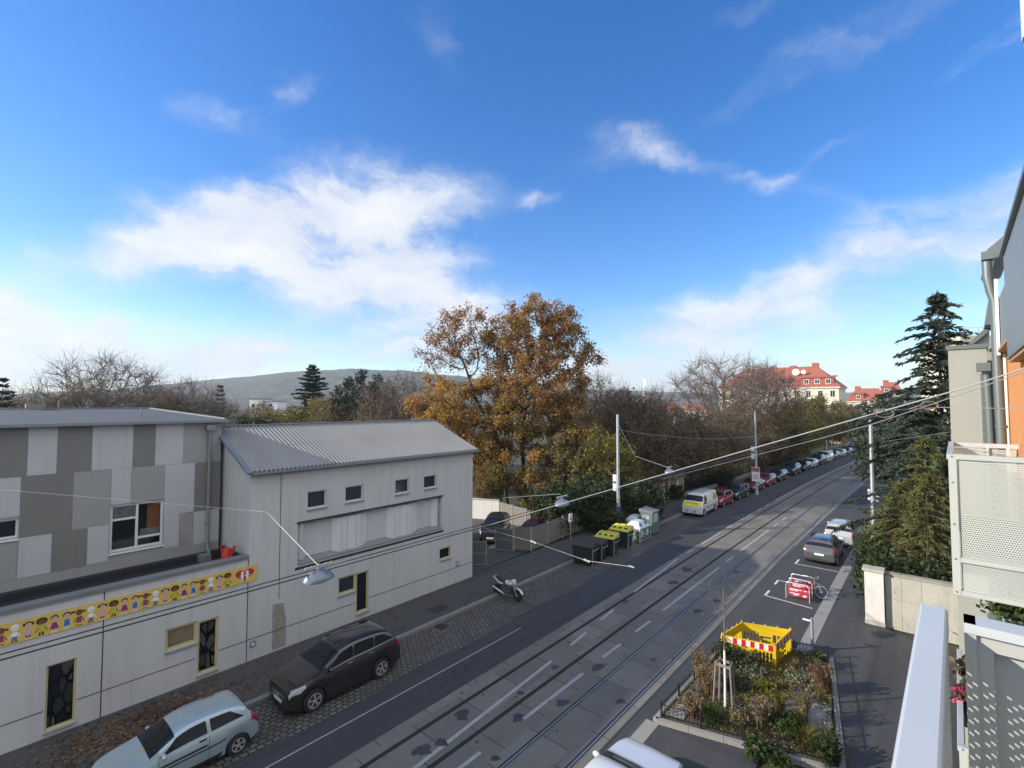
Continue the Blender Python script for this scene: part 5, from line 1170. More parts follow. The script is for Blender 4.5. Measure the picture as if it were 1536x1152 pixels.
mb = MB(); mb.ell((.49, 0, .88), (.09, .1, .1), 12, 8); mb.build('headlight', M_head, mo, smooth=True, absolute=False)
mb = MB(); mb.box(.32, .5, -.11, .11, .9, 1.05); mb.build('instrument_cowl', M_mw, mo, absolute=False, bevel=.03)
mb = MB(); mb.tube([(0, .12, .28), (-.06, .36, .02)], .015, 6); mb.build('side_stand', M_eng, mo, absolute=False)
# ------------------------------------------------------------------ waste containers
M_bin = mat('dark green bin', (.016, .03, .02), .5, var=.2, vscale=2); M_blid = mat('brown bin lid', (.045, .038, .03), .6, var=.2); M_ylid = mat('yellow bin lid', (.50, .46, .05), .45, var=.08)
M_label = mat('bin label', (.6, .62, .66), .5, var=.05); M_lab2 = mat('bin label print', (.1, .1, .13), .5); M_glassc = mat('grey-green container', (.11, .15, .14), .5, var=.15, streak=.2); M_dome = mat('pale dome', (.52, .58, .63), .35, var=.06)
def wheelie(label, x, y, rz, lid_m, holes, sc=1, lab=True):
    t = thing('waste_bin', label, 'waste bin', (x, y, .02), rz); t.scale = (sc,)*3
    mb = MB(); a, b = (.58, .44), (.68, .52); z0, z1 = .2, 1.16
    lo = [(-a[0], -a[1], z0), (a[0], -a[1], z0), (a[0], a[1], z0), (-a[0], a[1], z0)]; hi = [(-b[0], -b[1], z1), (b[0], -b[1], z1), (b[0], b[1], z1), (-b[0], b[1], z1)]
    mb.face(lo[::-1]); mb.face(hi)
    for i in range(4): mb.face([lo[i], lo[(i+1) % 4], hi[(i+1) % 4], hi[i]])
    mb.build('bin_body', M_bin, t, absolute=False, bevel=.03)
    mb = MB(); mb.prism([(-.72, -.57, 1.16), (.72, -.57, 1.16), (.72, -.57, 1.22), (-.72, -.57, 1.22)], (0, 1.12, 0))
    mb.prism([(-.7, -.5, 1.22), (-.7, .54, 1.22), (-.7, .54, 1.4), (-.7, .1, 1.36)], (1.4, 0, 0)); lidp = mb.build('lid', lid_m, t, absolute=False, bevel=.03)
    if holes:
        for x_ in (-.42, 0.0, .42):
            q = MB(); q.lathe([(.115, 0), (.1, .05), (.07, .05), (.06, .0)], 14, (x_, -.16, 1.3)); q.lathe([(.1, .02), (.01, .02)], 12, (x_, -.16, 1.315)); q.build('bottle_flap', M_trim, lidp, absolute=False)
        q = MB(); q.box(-.2, .2, .3, .5, 1.38, 1.46); q.box(-.62, -.3, .3, .5, 1.38, 1.43); q.box(.3, .62, .3, .5, 1.38, 1.43); q.build('lid_rib', lid_m, lidp, absolute=False, bevel=.02)
    for sx in (-1, 1):
        for sy in (-1, 1):
            q = MB(); q.lathe([(.1, -.03), (.1, .03)], 12, (sx*.48, sy*.36, .1), 'y'); q.box(sx*.48-.04, sx*.48+.04, sy*.36-.05, sy*.36+.05, .1, .22); q.build('castor', M_tyre, t, absolute=False)
    q = MB(); q.tube([(.72, -.4, 1.1), (.76, -.4, .95), (.76, .4, .95), (.72, .4, 1.1)], .018, 6); q.tube([(.74, -.5, 1.1), (.74, -.5, .1)], .02, 6); q.build('grab_rail', M_galv, t, absolute=False)
    if lab:
        q = MB(); q.prism([(-.42, -.527, .72), (.1, -.527, .72), (.1, -.551, 1.08), (-.42, -.551, 1.08)], (0, -.004, 0), 0); q.prism([(-.34, -.538, .8), (.0, -.538, .8), (.0, -.555, 1.0), (-.34, -.555, 1.0)], (0, -.004, 0), 1); q.prism([(-.36, -.535, .75), (.04, -.535, .75), (.04, -.537, .78), (-.36, -.537, .78)], (0, -.004, 0), 1); q.build('bin_sticker', [M_label, M_lab2], t, absolute=False)
    return t
wheelie('dark green waste bin with brown lid, nearest of the bins on the cobbles', -16.95, 26.75, R(8), M_blid, False, 1, False)
wheelie('dark bin with brown lid squeezed against the nearer yellow-lidded bin', -16.9, 27.95, R(4), M_blid, False, .92, False)
wheelie('yellow-lidded dark green bin next to the brown-lidded bins', -16.85, 29.35, R(6), M_ylid, True)
wheelie('yellow-lidded dark green bin next to the domed glass container', -16.95, 31.6, R(3), M_ylid, True, 1.03)
def glass_bank(label, x, y, frame, sc, rz=0):
    t = thing('glass_container', label, 'recycling container', (x, y, .0), rz); t.scale = (sc,)*3
    mb = MB(); mb.box(-.6, .6, -.85, .85, .12, 1.0); mb.build('container_body', M_glassc, t, absolute=False, bevel=.04)
    mb = MB(); n = 8; lo = [(-.66, -.9, 1.0), (.66, -.9, 1.0), (.66, .9, 1.0), (-.66, .9, 1.0)]; hi = [(-.28, -.4, 1.42), (.28, -.4, 1.42), (.28, .4, 1.42), (-.28, .4, 1.42)]
    mb.face(lo[::-1]); mb.face(hi)
    for i in range(4): mb.face([lo[i], lo[(i+1) % 4], hi[(i+1) % 4], hi[i]])
    d = mb.build('dome', M_dome, t, absolute=False, bevel=.06)
    for yy in (-.4, .4):
        q = MB(); q.lathe([(.12, .0), (.12, .03)], 14, (0, 0, 0), 'x'); q.move(Matrix.Translation((.47, yy, 1.21)) @ Matrix.Rotation(R(-40), 4, 'Y')); q.build('throw_hole', M_trim, d, absolute=False)
    if frame:
        mb = MB()
        for sx in (-1, 1):
            for sy in (-1, 1): mb.beam((sx*.66, sy*.9, .02), (sx*.66, sy*.9, 1.0), .07, .07)
        for z in (.12, .55, .95):
            for sx in (-1, 1): mb.beam((sx*.67, -.93, z), (sx*.67, .93, z), .04, .06)
            for sy in (-1, 1): mb.beam((-.67, sy*.92, z), (.67, sy*.92, z), .04, .06)
        mb.build('protective_frame', M_galv, t, absolute=False)
        q = MB()
        for sy in (-1, 1): q.box(.60, .606, sy*.42-.18, sy*.42+.18, .35, .8, 0)
        q.build('bin_sticker', [M_label], t, absolute=False)
        q = MB()
        for sx in (-1, 1): 
            for k in range(5): q.box(sx*.66-.04, sx*.66+.04, -.945, -.937, .1+k*.18, .19+k*.18)
        q.build('warning_stripe', M_pwhite, t, absolute=False)
    return t
glass_bank('glass container with pale faceted dome and steel frame beside the yellow-lidded bin', -16.95, 34.1, True, 1.0)
glass_bank('smaller pale domed container tucked behind the purple poster pole', -18.0, 35.9, False, .95)
t = thing('clothes_container', 'tall grey clothes container with white notices at the far end of the bins', 'recycling container', (-17.0, 36.3, .0))
mb = MB(); mb.box(-.55, .55, -.6, .6, .1, 1.75); mb.build('container_body', M_glassc, t, absolute=False, bevel=.03)
mb = MB(); mb.prism([(-.58, -.63, 1.75), (.58, -.63, 1.75), (.58, -.63, 1.8), (-.58, -.63, 1.95)], (0, 1.26, 0)); mb.build('container_roof', M_zinc, t, absolute=False)
mb = MB(); mb.box(.55, .558, -.4, .25, 1.0, 1.6, 0)
for k in range(4): mb.box(.558, .562, -.33, .18-.1*(k % 2), 1.08+k*.12, 1.12+k*.12, 1)
mb.build('notice_plate', [M_label, M_lab2], t, absolute=False)
mb = MB(); mb.box(-.3, .3, -.63, -.6, 1.2, 1.5); mb.build('intake_flap', M_galv, t, absolute=False)
# ------------------------------------------------------------------ bicycle racks and bicycle
M_rack = mat('rack steel', (.62, .63, .65), .35, .6); M_redp = mat('crimson panel', (.33, .025, .05), .45, var=.08)
def rack(label, y, x0=-5.95, x1=-4.88):
    t = thing('bicycle_rack', label, 'bicycle rack', ((x0+x1)/2, y, 0)); h = .86; w = (x1-x0)/2; rr = .14
    P = [(-w, 0, 0), (-w, 0, h-rr)]+[(-w+rr-rr*math.cos(a), 0, h-rr+rr*math.sin(a)) for a in (R(30), R(60), R(90))]+[(w-rr+rr*math.sin(a), 0, h-rr+rr*math.cos(a)) for a in (R(0), R(30), R(60))]+[(w, 0, h-rr), (w, 0, 0)]
    mb = MB(); mb.tube(P, .028, 10); mb.build('hoop', M_rack, t, smooth=True, absolute=False)
    mb = MB(); mb.box(-w+.06, w-.06, -.012, .012, .2, .66, 0)
    for z, a, b in ((.54, -.36, .2), (.47, -.36, .02), (.33, -.36, .1), (.26, -.2, .02), (.54, .28, .42), (.3, .24, .42), (.25, .24, .36)): mb.box(a, b, -.016, -.012, z, z+.035, 1)
    mb.build('panel', [M_redp, M_pwhite], t, absolute=False)
rack('front bicycle rack hoop with crimson lettered panel nearest the barrier', 29.0)
rack('middle bicycle rack hoop with crimson panel half hidden by the front one', 29.75)
rack('rear bicycle rack hoop with the bicycle leaning on it', 30.55, -6.0, -4.9)
t = thing('parked_bicycle', 'black bicycle with white-rimmed wheels locked to the rear rack hoop', 'bicycle', (-5.05, 30.15, .0), R(-6)); t.rotation_euler = (R(-6), 0, R(-8))
M_frm = mat('bicycle frame', (.05, .05, .055), .3, .4)
for x in (.53, -.53):
    w = MB(); w.tube([(x+.325*math.cos(a), 0, .34+.325*math.sin(a)) for a in [2*math.pi*i/28 for i in range(29)]], .018, 6, cap=False); w_ = w.build('wheel', M_tyre, t, absolute=False)
    q = MB(); q.tube([(x+.3*math.cos(a), 0, .34+.3*math.sin(a)) for a in [2*math.pi*i/28 for i in range(29)]], .014, 6, cap=False)
    q.lathe([(.03, -.05), (.03, .05)], 10, (x, 0, .34), 'y')
    for k in range(14): q.tube([(x, .02*(-1)**k, .34), (x+.3*math.cos(k*.449), 0, .34+.3*math.sin(k*.449))], .0022, 4, cap=False)
    q.build('rim', M_rack, w_, absolute=False)
mb = MB()
for a, b in (((-.53, .34), (-.1, .3)), ((-.53, .34), (-.2, .8)), ((-.1, .3), (-.24, .92)), ((-.22, .84), (.33, .88)), ((-.1, .3), (.36, .78)), ((.34, .94), (.38, .74))): mb.tube([(a[0], 0, a[1]), (b[0], 0, b[1])], .018, 8)
mb.build('frame', M_frm, t, absolute=False)
mb = MB(); mb.tube([(.38, 0, .74), (.44, .04, .55), (.53, .05, .34)], .014, 6); mb.tube([(.38, 0, .74), (.44, -.04, .55), (.53, -.05, .34)], .014, 6); mb.build('fork', M_rack, t, absolute=False)
mb = MB(); mb.tube([(.34, 0, .92), (.36, 0, 1.02)], .014, 6); mb.tube([(.25, .28, 1.02), (.38, .16, 1.04), (.38, -.16, 1.04), (.25, -.28, 1.02)], .014, 6); mb.build('handlebar', M_rack, t, absolute=False)
mb = MB(); mb.prism([(-.36, -.08, .93), (-.1, -.02, .95), (-.1, .02, .95), (-.36, .08, .93)], (0, 0, .05)); mb.build('saddle', M_pwhite, t, absolute=False, bevel=.015)
mb = MB(); mb.lathe([(.09, -.02), (.09, .0)], 14, (-.1, 0, .3), 'y'); mb.tube([(-.1, -.03, .3), (-.02, -.06, .16)], .01, 6); mb.tube([(-.1, .03, .3), (-.18, .06, .44)], .01, 6); mb.build('crank', M_eng, t, absolute=False)
mb = MB(); mb.grid(lambda u, v: (-.53+.37*math.cos(u), .03*v, .34+.37*math.sin(u)), [R(30+15*i) for i in range(11)], [-1, 0, 1]); mb.build('mudguard', M_frm, t, absolute=False)
# ------------------------------------------------------------------ yellow crowd barrier
M_yb = mat('barrier yellow', (.66, .47, .015), .45, var=.06); M_ybr = mat('reflective red', (.55, .02, .02), .4); M_ybw = mat('reflective white', (.72, .72, .72), .4)
bt = thing('crowd_barrier', 'square of yellow plastic barrier panels with red and white boards beside the planted bed', 'barrier', (-5.5, 21.5, 0))
bc = [G(1083, 951, 1.0), G(1113, 932.5, 1.0), G(1186, 944, 1.0), G(1161, 967, 1.0)]
for i in range(4):
    A = bc[i].copy(); B = bc[(i+1) % 4].copy(); A.z = B.z = 0; d = (B-A).normalized(); A = A-d*.06; B = B+d*.02; L = (B-A).length; nrm = Vector((d.y, -d.x, 0))
    cen = sum(bc, Vector())/4; cen.z = 0
    if ((A+B)/2-cen).dot(nrm) < 0: nrm = -nrm
    mb = MB(); Z = Vector((0, 0, 1))
    def bar(u0, u1, z0, z1, th=.02, mi=0): mb.obox(A+d*(u0+u1)/2+Z*(z0+z1)/2, d, nrm, Z, (u1-u0)/2, th, (z1-z0)/2, mi)
    bar(0, L, .66, .98, .022); bar(0, L, .1, .2, .021); bar(0, .12, .2, .66); bar(L-.12, L, .2, .66)
    m = L/2
    bar(m-.22, m+.22, .2, .28, .0205); bar(m-.22, m+.22, .36, .46); bar(m-.22, m+.22, .54, .66, .0205); bar(m-.26, m-.2, .2, .66); bar(m+.2, m+.26, .2, .66)
    u = .12
    while u < L-.18:
        if abs(u+.1-m) > .3: bar(u+.085, u+.125, .2, .66, .019)
        u += .125
    for k in range(5): uu = .06+(L-.12)*k/4; bar(uu-.018, uu+.018, .98, 1.05, .018)
    pp = mb.build('barrier_panel', M_yb, bt)
    for s in ((1,) if i in (0, 1) else (1,)):
        mb = MB(); n = 10; x0, x1 = .1, L-.26 if i == 3-0 else L-.1
        for k in range(n):
            a = x0+(x1-x0)*k/n; b = x0+(x1-x0)*(k+1)/n; mb.obox(A+d*(a+b)/2+Z*.84+nrm*.026, d, nrm, Z, (b-a)/2, .003, .11, k % 2)
        mb.build('reflective_board', [M_ybr, M_ybw], pp)
        mb = MB()
        for k in range(3): uu = m+(k-1)*.5; mb.obox(A+d*uu+Z*.15+nrm*.025, d, nrm, Z, .06, .003, .035)
        mb.build('reflector', M_ybr, pp)
    for e in (A+d*.15, B-d*.15):
        mb = MB(); mb.obox(e+Z*.04, nrm, d, Z, .24, .05, .04); mb.build('foot', M_trim, bt)
# ------------------------------------------------------------------ planted bed
PB = [Vector((-6.92, 15.05, 0)), Vector((-2.05, 16.32, 0)), Vector((-3.22, 23.25, 0)), Vector((-6.75, 22.2, 0))]
mb = MB(); us = [i/26 for i in range(27)]
rnd = random.Random(11); hts = {}
def bed(u, v):
    p = (PB[0]*(1-u)+PB[1]*u)*(1-v)+(PB[3]*(1-u)+PB[2]*u)*v
    e = min(u, 1-u, v, 1-v); key = (round(u, 3), round(v, 3)); hts.setdefault(key, rnd.uniform(0, .05))
    return (p.x, p.y, .07+min(1, e*5)*(.06+hts[key]))
mb.grid(bed, us, us); setting('planting_bed_soil', mb, M_soil, smooth=True)
mb = MB(); cpts = [G(1230, 1080), G(1256, 1060), G(1262, 1120), G(1244, 1110)]
mb.face([(p.x, p.y, .17) for p in [Vector((-2.75, 16.8, 0)), Vector((-2.35, 16.7, 0)), Vector((-2.75, 19.6, 0)), Vector((-3.25, 19.2, 0)), Vector((-3.2, 17.9, 0))]])
mb.face([(-6.75, 15.4, .13), (-6.2, 15.5, .13), (-6.3, 17.2, .13), (-6.7, 18.3, .13)]); setting('gravel_patch', mb, M_gravel)
mb = MB()
for i in range(4):
    a, b = PB[i], PB[(i+1) % 4]; L = (b-a).length; n = int(L/1.0); d = (b-a)/L
    for k in range(n): mb.beam(a+d*(L*k/n+.006)+Vector((0, 0, .05)), a+d*(L*(k+1)/n-.006)+Vector((0, 0, .05)), .16, .16)
setting('bed_kerb', mb, M_kerb_l)
fen = thing('bed_fence', 'low black wrought iron fence round the planted bed', 'fence', PB[0])
for i in range(4):
    a, b = PB[i], PB[(i+1) % 4]; c = sum(PB, Vector())/4; a = a+(c-a)*.05; b = b+(c-b)*.05; L = (b-a).length; d = (b-a)/L; mb = MB()
    for z in (.2, .5): mb.beam(a+Vector((0, 0, z)), b+Vector((0, 0, z)), .016, .02)
    n = int(L/.12)
    for k in range(n+1): p = a+d*L*k/n; mb.box(p.x-.006, p.x+.006, p.y-.006, p.y+.006, .08, .54)
    mb.build('fence_panel', M_iron, fen); n = max(1, round(L/1.25))
    for k in range(n): p = a+d*L*k/n; mb = MB(); mb.box(p.x-.022, p.x+.022, p.y-.022, p.y+.022, .05, .6); mb.build('fence_post', M_iron, fen)
# ------------------------------------------------------------------ vegetation
M_bark = mat('oak bark', (.05, .042, .036), .9, var=.35, vscale=2, grain=.4, gscale=12); M_barkg = mat('grey bark', (.14, .122, .108), .9, var=.3, vscale=2); M_twig = mat('twigs', (.15, .118, .098), .9, var=.25, vscale=.6)
L_oak = leafmat('oak autumn leaves', [(0, (.13, .072, .028)), (.3, (.3, .155, .044)), (.55, (.43, .25, .065)), (.75, (.49, .33, .085)), (1, (.32, .27, .08))], .48)
L_oakr = leafmat('russet leaves', [(0, (.13, .072, .042)), (.35, (.28, .155, .08)), (.7, (.4, .225, .11)), (1, (.45, .3, .16))], .46)
L_brown = leafmat('brown leaves', [(0, (.075, .05, .032)), (.5, (.16, .105, .062)), (1, (.25, .17, .09))], .4)
L_olive = leafmat('olive autumn leaves', [(0, (.07, .066, .024)), (.45, (.165, .15, .038)), (.8, (.28, .24, .055)), (1, (.37, .29, .065))], .45)
L_yel = leafmat('yellow green leaves', [(0, (.075, .078, .02)), (.45, (.165, .16, .03)), (.8, (.28, .26, .045)), (1, (.36, .3, .06))], .42)
L_green = leafmat('dark evergreen leaves', [(0, (.018, .026, .013)), (.5, (.036, .054, .024)), (1, (.08, .095, .036))], .25)
L_needle = leafmat('spruce needles', [(0, (.016, .026, .019)), (.5, (.035, .052, .036)), (1, (.07, .09, .055))], .15)
L_larch = leafmat('yellowing conifer needles', [(0, (.038, .05, .017)), (.4, (.088, .1, .026)), (.75, (.165, .158, .038)), (1, (.27, .21, .05))], .33)
L_shrub = leafmat('shrub leaves', [(0, (.018, .032, .009)), (.5, (.045, .075, .018)), (1, (.1, .135, .035))], .3)
L_drygr = leafmat('dry grass', [(0, (.1, .062, .034)), (.5, (.2, .13, .07)), (1, (.32, .23, .13))], .3)
L_tan = leafmat('tan seed heads', [(0, (.12, .09, .055)), (.5, (.22, .17, .1)), (1, (.33, .27, .17))], .3)
L_litter = leafmat('fallen leaves', [(0, (.06, .036, .023)), (.5, (.135, .078, .042)), (1, (.24, .16, .095))], .1)
L_silver = leafmat('silvery leaves', [(0, (.06, .075, .05)), (.5, (.16, .18, .12)), (1, (.3, .3, .22))], .2)
def segs_mesh(name, P0, P1, r0, r1, m, parent, n=4, smooth=True):
    P0 = np.asarray(P0, float); P1 = np.asarray(P1, float); r0 = np.asarray(r0, float); r1 = np.asarray(r1, float)
    d = P1-P0; d /= np.linalg.norm(d, axis=1, keepdims=True)+1e-9
    ref = np.where(np.abs(d[:, 2:3]) < .9, np.array([[0, 0, 1.]]), np.array([[1., 0, 0]]))
    a = np.cross(d, ref); a /= np.linalg.norm(a, axis=1, keepdims=True)+1e-9; b = np.cross(d, a)
    th = np.arange(n)*2*np.pi/n; N = len(P0)
    ring = a[:, None, :]*np.cos(th)[None, :, None]+b[:, None, :]*np.sin(th)[None, :, None]
    V = np.concatenate([P0[:, None]+ring*r0[:, None, None], P1[:, None]+ring*r1[:, None, None]], axis=1).reshape(-1, 3)
    base = np.arange(N)[:, None]*2*n; q = np.arange(n); q2 = (q+1) % n
    Q = np.stack([base+q, base+q2, base+n+q2, base+n+q], axis=2).reshape(-1, 4)
    return fast_mesh(name, V, Q, m, parent, smooth)
def colonize(trunk, blobs, n_att, D, seed, maxit=140):
    """space colonisation: trunk polyline grows limbs into a set of ellipsoids"""
    r = np.random.default_rng(seed); A = []
    vol = np.array([b[3]*b[4]*b[5]*(b[6] if len(b) > 6 else 1) for b in blobs]); cnt = (vol/vol.sum()*n_att).astype(int)+4
    for b, c in zip(blobs, cnt):
        u = r.normal(size=(c, 3)); u /= np.linalg.norm(u, axis=1, keepdims=True); u *= (r.uniform(size=(c, 1))**.45)
        A.append(np.array(b[:3])+u*np.array(b[3:6]))
    A = np.concatenate(A); nodes = [np.array(p, float) for p in trunk]; par = list(range(-1, len(trunk)-1))
    X = np.array(nodes); dist = np.full(len(A), 1e9); near = np.zeros(len(A), int); alive = np.ones(len(A), bool); start = 0
    for it in range(maxit):
        new = X[start:]; dd = np.linalg.norm(A[:, None]-new[None], axis=2); j = dd.argmin(1); dm = dd[np.arange(len(A)), j]
        up_ = dm < dist; dist[up_] = dm[up_]; near[up_] = j[up_]+start; alive &= dist > D*1.3
        if not alive.any(): break
        idx = near[alive]; vec = A[alive]-X[idx]; vec /= np.linalg.norm(vec, axis=1, keepdims=True)
        acc = {}
        for i, v in zip(idx, vec): acc[i] = acc.get(i, 0)+v
        start = len(X); add = []
        for i, v in acc.items():
            v = v+r.normal(size=3)*.35; v /= np.linalg.norm(v)+1e-9; add.append(X[i]+v*D); par.append(i)
        X = np.concatenate([X, np.array(add)])
        if len(X) > 9000: break
    return X, np.array(par)
def radii(par, tip, p=2.35):
    n = len(par); acc = np.zeros(n); 
    for i in range(n-1, -1, -1):
        if acc[i] == 0: acc[i] = tip**p
        if par[i] >= 0: acc[par[i]] += acc[i]
    return acc**(1/p)
def make_tree(name, label, group, blobs, trunk, seed, leaf=None, leaf_n=14, leaf_size=.3, leaf_sig=.35, twig_n=3, twig_len=.9, n_att=700, D=.6, tip=.016, bark=None, cover=None, loc=(0, 0, 0), rz=0, cat='tree', twig_r=.014, sides=6, clump=.55):
    r = np.random.default_rng(seed+100); t = thing(name, label, cat, loc, rz, group)
    X, par = colonize(trunk, blobs, n_att, D, seed); rad = radii(par, tip); ch = np.where(par >= 0)[0]
    segs_mesh('trunk', X[par[ch]], X[ch], np.minimum(rad[par[ch]], rad[ch]*1.6), rad[ch], bark or M_bark, t, sides)
    kids = np.zeros(len(X), int); np.add.at(kids, par[ch], 1); tips = np.where((rad < tip*2.6))[0]
    if twig_n:
        base = np.repeat(X[tips], twig_n, axis=0); dirs = X[tips]-X[np.maximum(par[tips], 0)]; dirs = np.repeat(dirs/(np.linalg.norm(dirs, axis=1, keepdims=True)+1e-9), twig_n, axis=0)
        dirs = dirs*.9+r.normal(size=dirs.shape)*.6; dirs[:, 2] += .12; dirs /= np.linalg.norm(dirs, axis=1, keepdims=True); ln = twig_len*r.uniform(.4, 1.2, size=(len(dirs), 1)); e1 = base+dirs*ln*.5; d2 = dirs+r.normal(size=dirs.shape)*.35; e2 = e1+d2*ln*.5
        d3 = dirs+r.normal(size=dirs.shape)*.7; e3 = e1+d3*ln*.45
        z = np.full(len(base), twig_r)
        segs_mesh('twigs', np.concatenate([base, e1, e1]), np.concatenate([e1, e2, e3]), np.concatenate([z, z*.8, z*.7]), np.concatenate([z*.8, z*.35, z*.35]), M_twig, t, 3, False)
    if leaf:
        ms = leaf if isinstance(leaf, list) else [(leaf, lambda p: np.ones(len(p)))]
        for lm, dens in ms:
            pr = np.clip(dens(X[tips]), 0, None); k = r.poisson(leaf_n*pr*r.gamma(clump, 1/clump, size=len(pr))); C = np.repeat(X[tips], k, axis=0); C = C+r.normal(size=C.shape)*leaf_sig
            V, Q = quads(C, leaf_size, r, 1.35); fast_mesh('foliage', V, Q, lm, t)
    return t
def lat(px0, depth, dx, dz=0, dd=0): return None
# --- the big oak pair: crown lobes read off the photograph, in a frame facing the camera
OD = 50.0; ox, oy = base_at(770, OD); k_ = OD/F
def lobe(px, py, rx, ry, dd=0, rd=None, w=1):   # lateral, away, up relative to the tree base
    return ((px-770)*k_, dd, H+(606-py)*k_, rx*k_, (rd or rx)*k_*.9, ry*k_, w)
oak_b = [lobe(800, 505, 78, 60, 0), lobe(845, 490, 42, 42, 0), lobe(800, 590, 80, 60, -1), lobe(840, 650, 60, 60, -1.5), lobe(878, 545, 36, 46, 0), lobe(765, 650, 55, 55, -2), lobe(790, 700, 60, 40, -3)]
oak_l = [lobe(686, 505, 52, 46, 1), lobe(655, 535, 42, 34, 1), lobe(700, 470, 38, 18, 1), lobe(670, 620, 52, 46, -2), lobe(640, 610, 28, 26, -2), lobe(715, 660, 42, 52, -2), lobe(735, 560, 35, 60, 0)]
tz = lambda py: H+(606-py)*k_
def oakdens_hi(p): return np.where(p[:, 2] > tz(560), .9, .25)
def oakdens_lo(p): return np.where(p[:, 2] > tz(575), .2, 1.0)
make_tree('oak_tree', 'tall russet autumn oak, right and taller of the pair behind the yard fence', None, oak_b, [(1.2, 0, 0), (1.1, 0, 2.5), (1.0, .1, 5), (.9, 0, 7), (1.2, -.1, 9.5)], 3,
          [(L_oakr, lambda p: np.where(p[:, 2] > tz(600), .85, .3)), (L_oak, lambda p: np.where(p[:, 2] > tz(600), .45, .8)), (L_olive, lambda p: np.where(p[:, 2] > tz(600), .15, .55))], 50, .17, .29, 3, .8, 1100, .6, .023, loc=(ox, oy, 0), rz=TH)
make_tree('oak_tree', 'golden leaved oak with a thin bare-branched top, left of the pair beside the hall roof', None, oak_l, [(-.6, -1, 0), (-.9, -1, 2.5), (-1.3, -.9, 5), (-1.8, -.7, 7.2), (-2.4, -.5, 8.6)], 5,
          [(L_oakr, lambda p: np.where(p[:, 2] > tz(555), .42, .2)), (L_oak, lambda p: np.where(p[:, 2] > tz(565), .02, 1.15))], 50, .17, .31, 3, .9, 950, .58, .024, loc=(ox, oy, 0), rz=TH)
# --- prototypes for park trees, about 10 to 14 m tall
def round_b(h, r_, low=.3, seed=0):
    q = np.random.default_rng(seed); out = [(0, 0, h*(.5+low/2)+0, r_, r_, h*(.5-low/2)*.98)]
    for k in range(4): a = q.uniform(0, 6.28); out.append((r_*.6*math.cos(a), r_*.6*math.sin(a), h*q.uniform(.4, .75), r_*.55, r_*.55, h*.2))
    return out
protos = {}
def proto(key, **kw): protos[key] = kw
def px_tree(kind, px, depth, toppy, label, name=None, group=None, seed=None, rz=None, sxy=1.0):
    x, y = base_at(px, depth); hgt = top_z(toppy, depth); p = protos[kind]
    if 'obj' not in p:
        p['obj'] = make_tree(p['name'], label, group, p['blobs'], p['trunk'], p['seed'], **p['kw']); o = p['obj']
        o.location = (x, y, -.05); s = hgt/p['h']; o.scale = (s*sxy, s*sxy, s); o.rotation_euler = (0, 0, rz or 0)
    else:
        s = hgt/p['h']; o = dup(p['obj'], (x, y, -.05), rz if rz is not None else (px*1.7) % 6.28, (s*sxy, s*sxy, s), label, group)
        if group is None and 'group' in o: del o['group']
    return o
TR = lambda h: [(0, 0, 0), (.05, .02, h*.12), (-.03, .05, h*.24), (.06, 0, h*.36)]
proto('bare', h=12, name='bare_tree', blobs=round_b(12, 5.2, .34, 1), trunk=TR(12), seed=21, kw=dict(leaf=None, twig_n=6, twig_len=1.6, n_att=520, D=.6, tip=.026, bark=M_barkg, twig_r=.018))
proto('bare2', h=12, name='bare_tree', blobs=[(0, 0, 8.2, 5.6, 5.6, 3.7), (3.2, 1, 6, 3, 3, 2.2), (-3.4, -1, 6.4, 3, 3, 2.4)], trunk=TR(12), seed=22, kw=dict(leaf=[(L_brown, lambda p: np.where(p[:, 2] < 7, .5, .06))], leaf_n=14, leaf_size=.19, twig_n=6, twig_len=1.5, n_att=560, D=.62, tip=.021, bark=M_barkg, twig_r=.021))
proto('brown', h=10, name='park_tree', blobs=round_b(10, 4.4, .12, 3), trunk=TR(10), seed=23, kw=dict(leaf=[(L_brown, lambda p: np.full(len(p), 1.0)), (L_olive, lambda p: np.where(p[:, 0] > .2, .6, .1))], leaf_n=20, leaf_size=.19, leaf_sig=.4, twig_n=6, twig_len=1.3, n_att=620, D=.55, tip=.017, bark=M_barkg, twig_r=.018))
proto('brown2', h=10, name='park_tree', blobs=round_b(10, 4.0, .1, 8), trunk=TR(10), seed=24, kw=dict(leaf=[(L_brown, lambda p: np.full(len(p), .8)), (L_olive, lambda p: np.where(p[:, 1] > 0, .5, .15))], leaf_n=19, leaf_size=.19, leaf_sig=.4, twig_n=7, twig_len=1.4, n_att=600, D=.55, tip=.017, bark=M_barkg, twig_r=.018))
proto('olive', h=9, name='park_tree', blobs=round_b(9, 3.9, .1, 5), trunk=TR(9), seed=25, kw=dict(leaf=[(L_olive, lambda p: np.full(len(p), 1.0)), (L_brown, lambda p: np.where(p[:, 2] < 4, .7, .25))], leaf_n=30, leaf_size=.19, leaf_sig=.38, twig_n=3, twig_len=1.0, n_att=600, D=.52, tip=.016, twig_r=.016))
proto('yellow', h=8, name='yellow_tree', blobs=round_b(8, 3.2, .1, 6), trunk=TR(8), seed=26, kw=dict(leaf=[(L_yel, lambda p: np.full(len(p), 1.0)), (L_olive, lambda p: np.full(len(p), .5))], leaf_n=28, leaf_size=.18, leaf_sig=.34, twig_n=3, twig_len=.8, n_att=520, D=.5, tip=.015, twig_r=.014))
proto('green', h=6, name='evergreen_shrub', blobs=round_b(6, 2.8, -.1, 7), trunk=TR(6), seed=27, kw=dict(leaf=[(L_green, lambda p: np.full(len(p), 1.0)), (L_shrub, lambda p: np.full(len(p), .12))], leaf_n=30, leaf_size=.2, leaf_sig=.34, twig_n=2, twig_len=.6, n_att=480, D=.45, tip=.014, twig_r=.011))
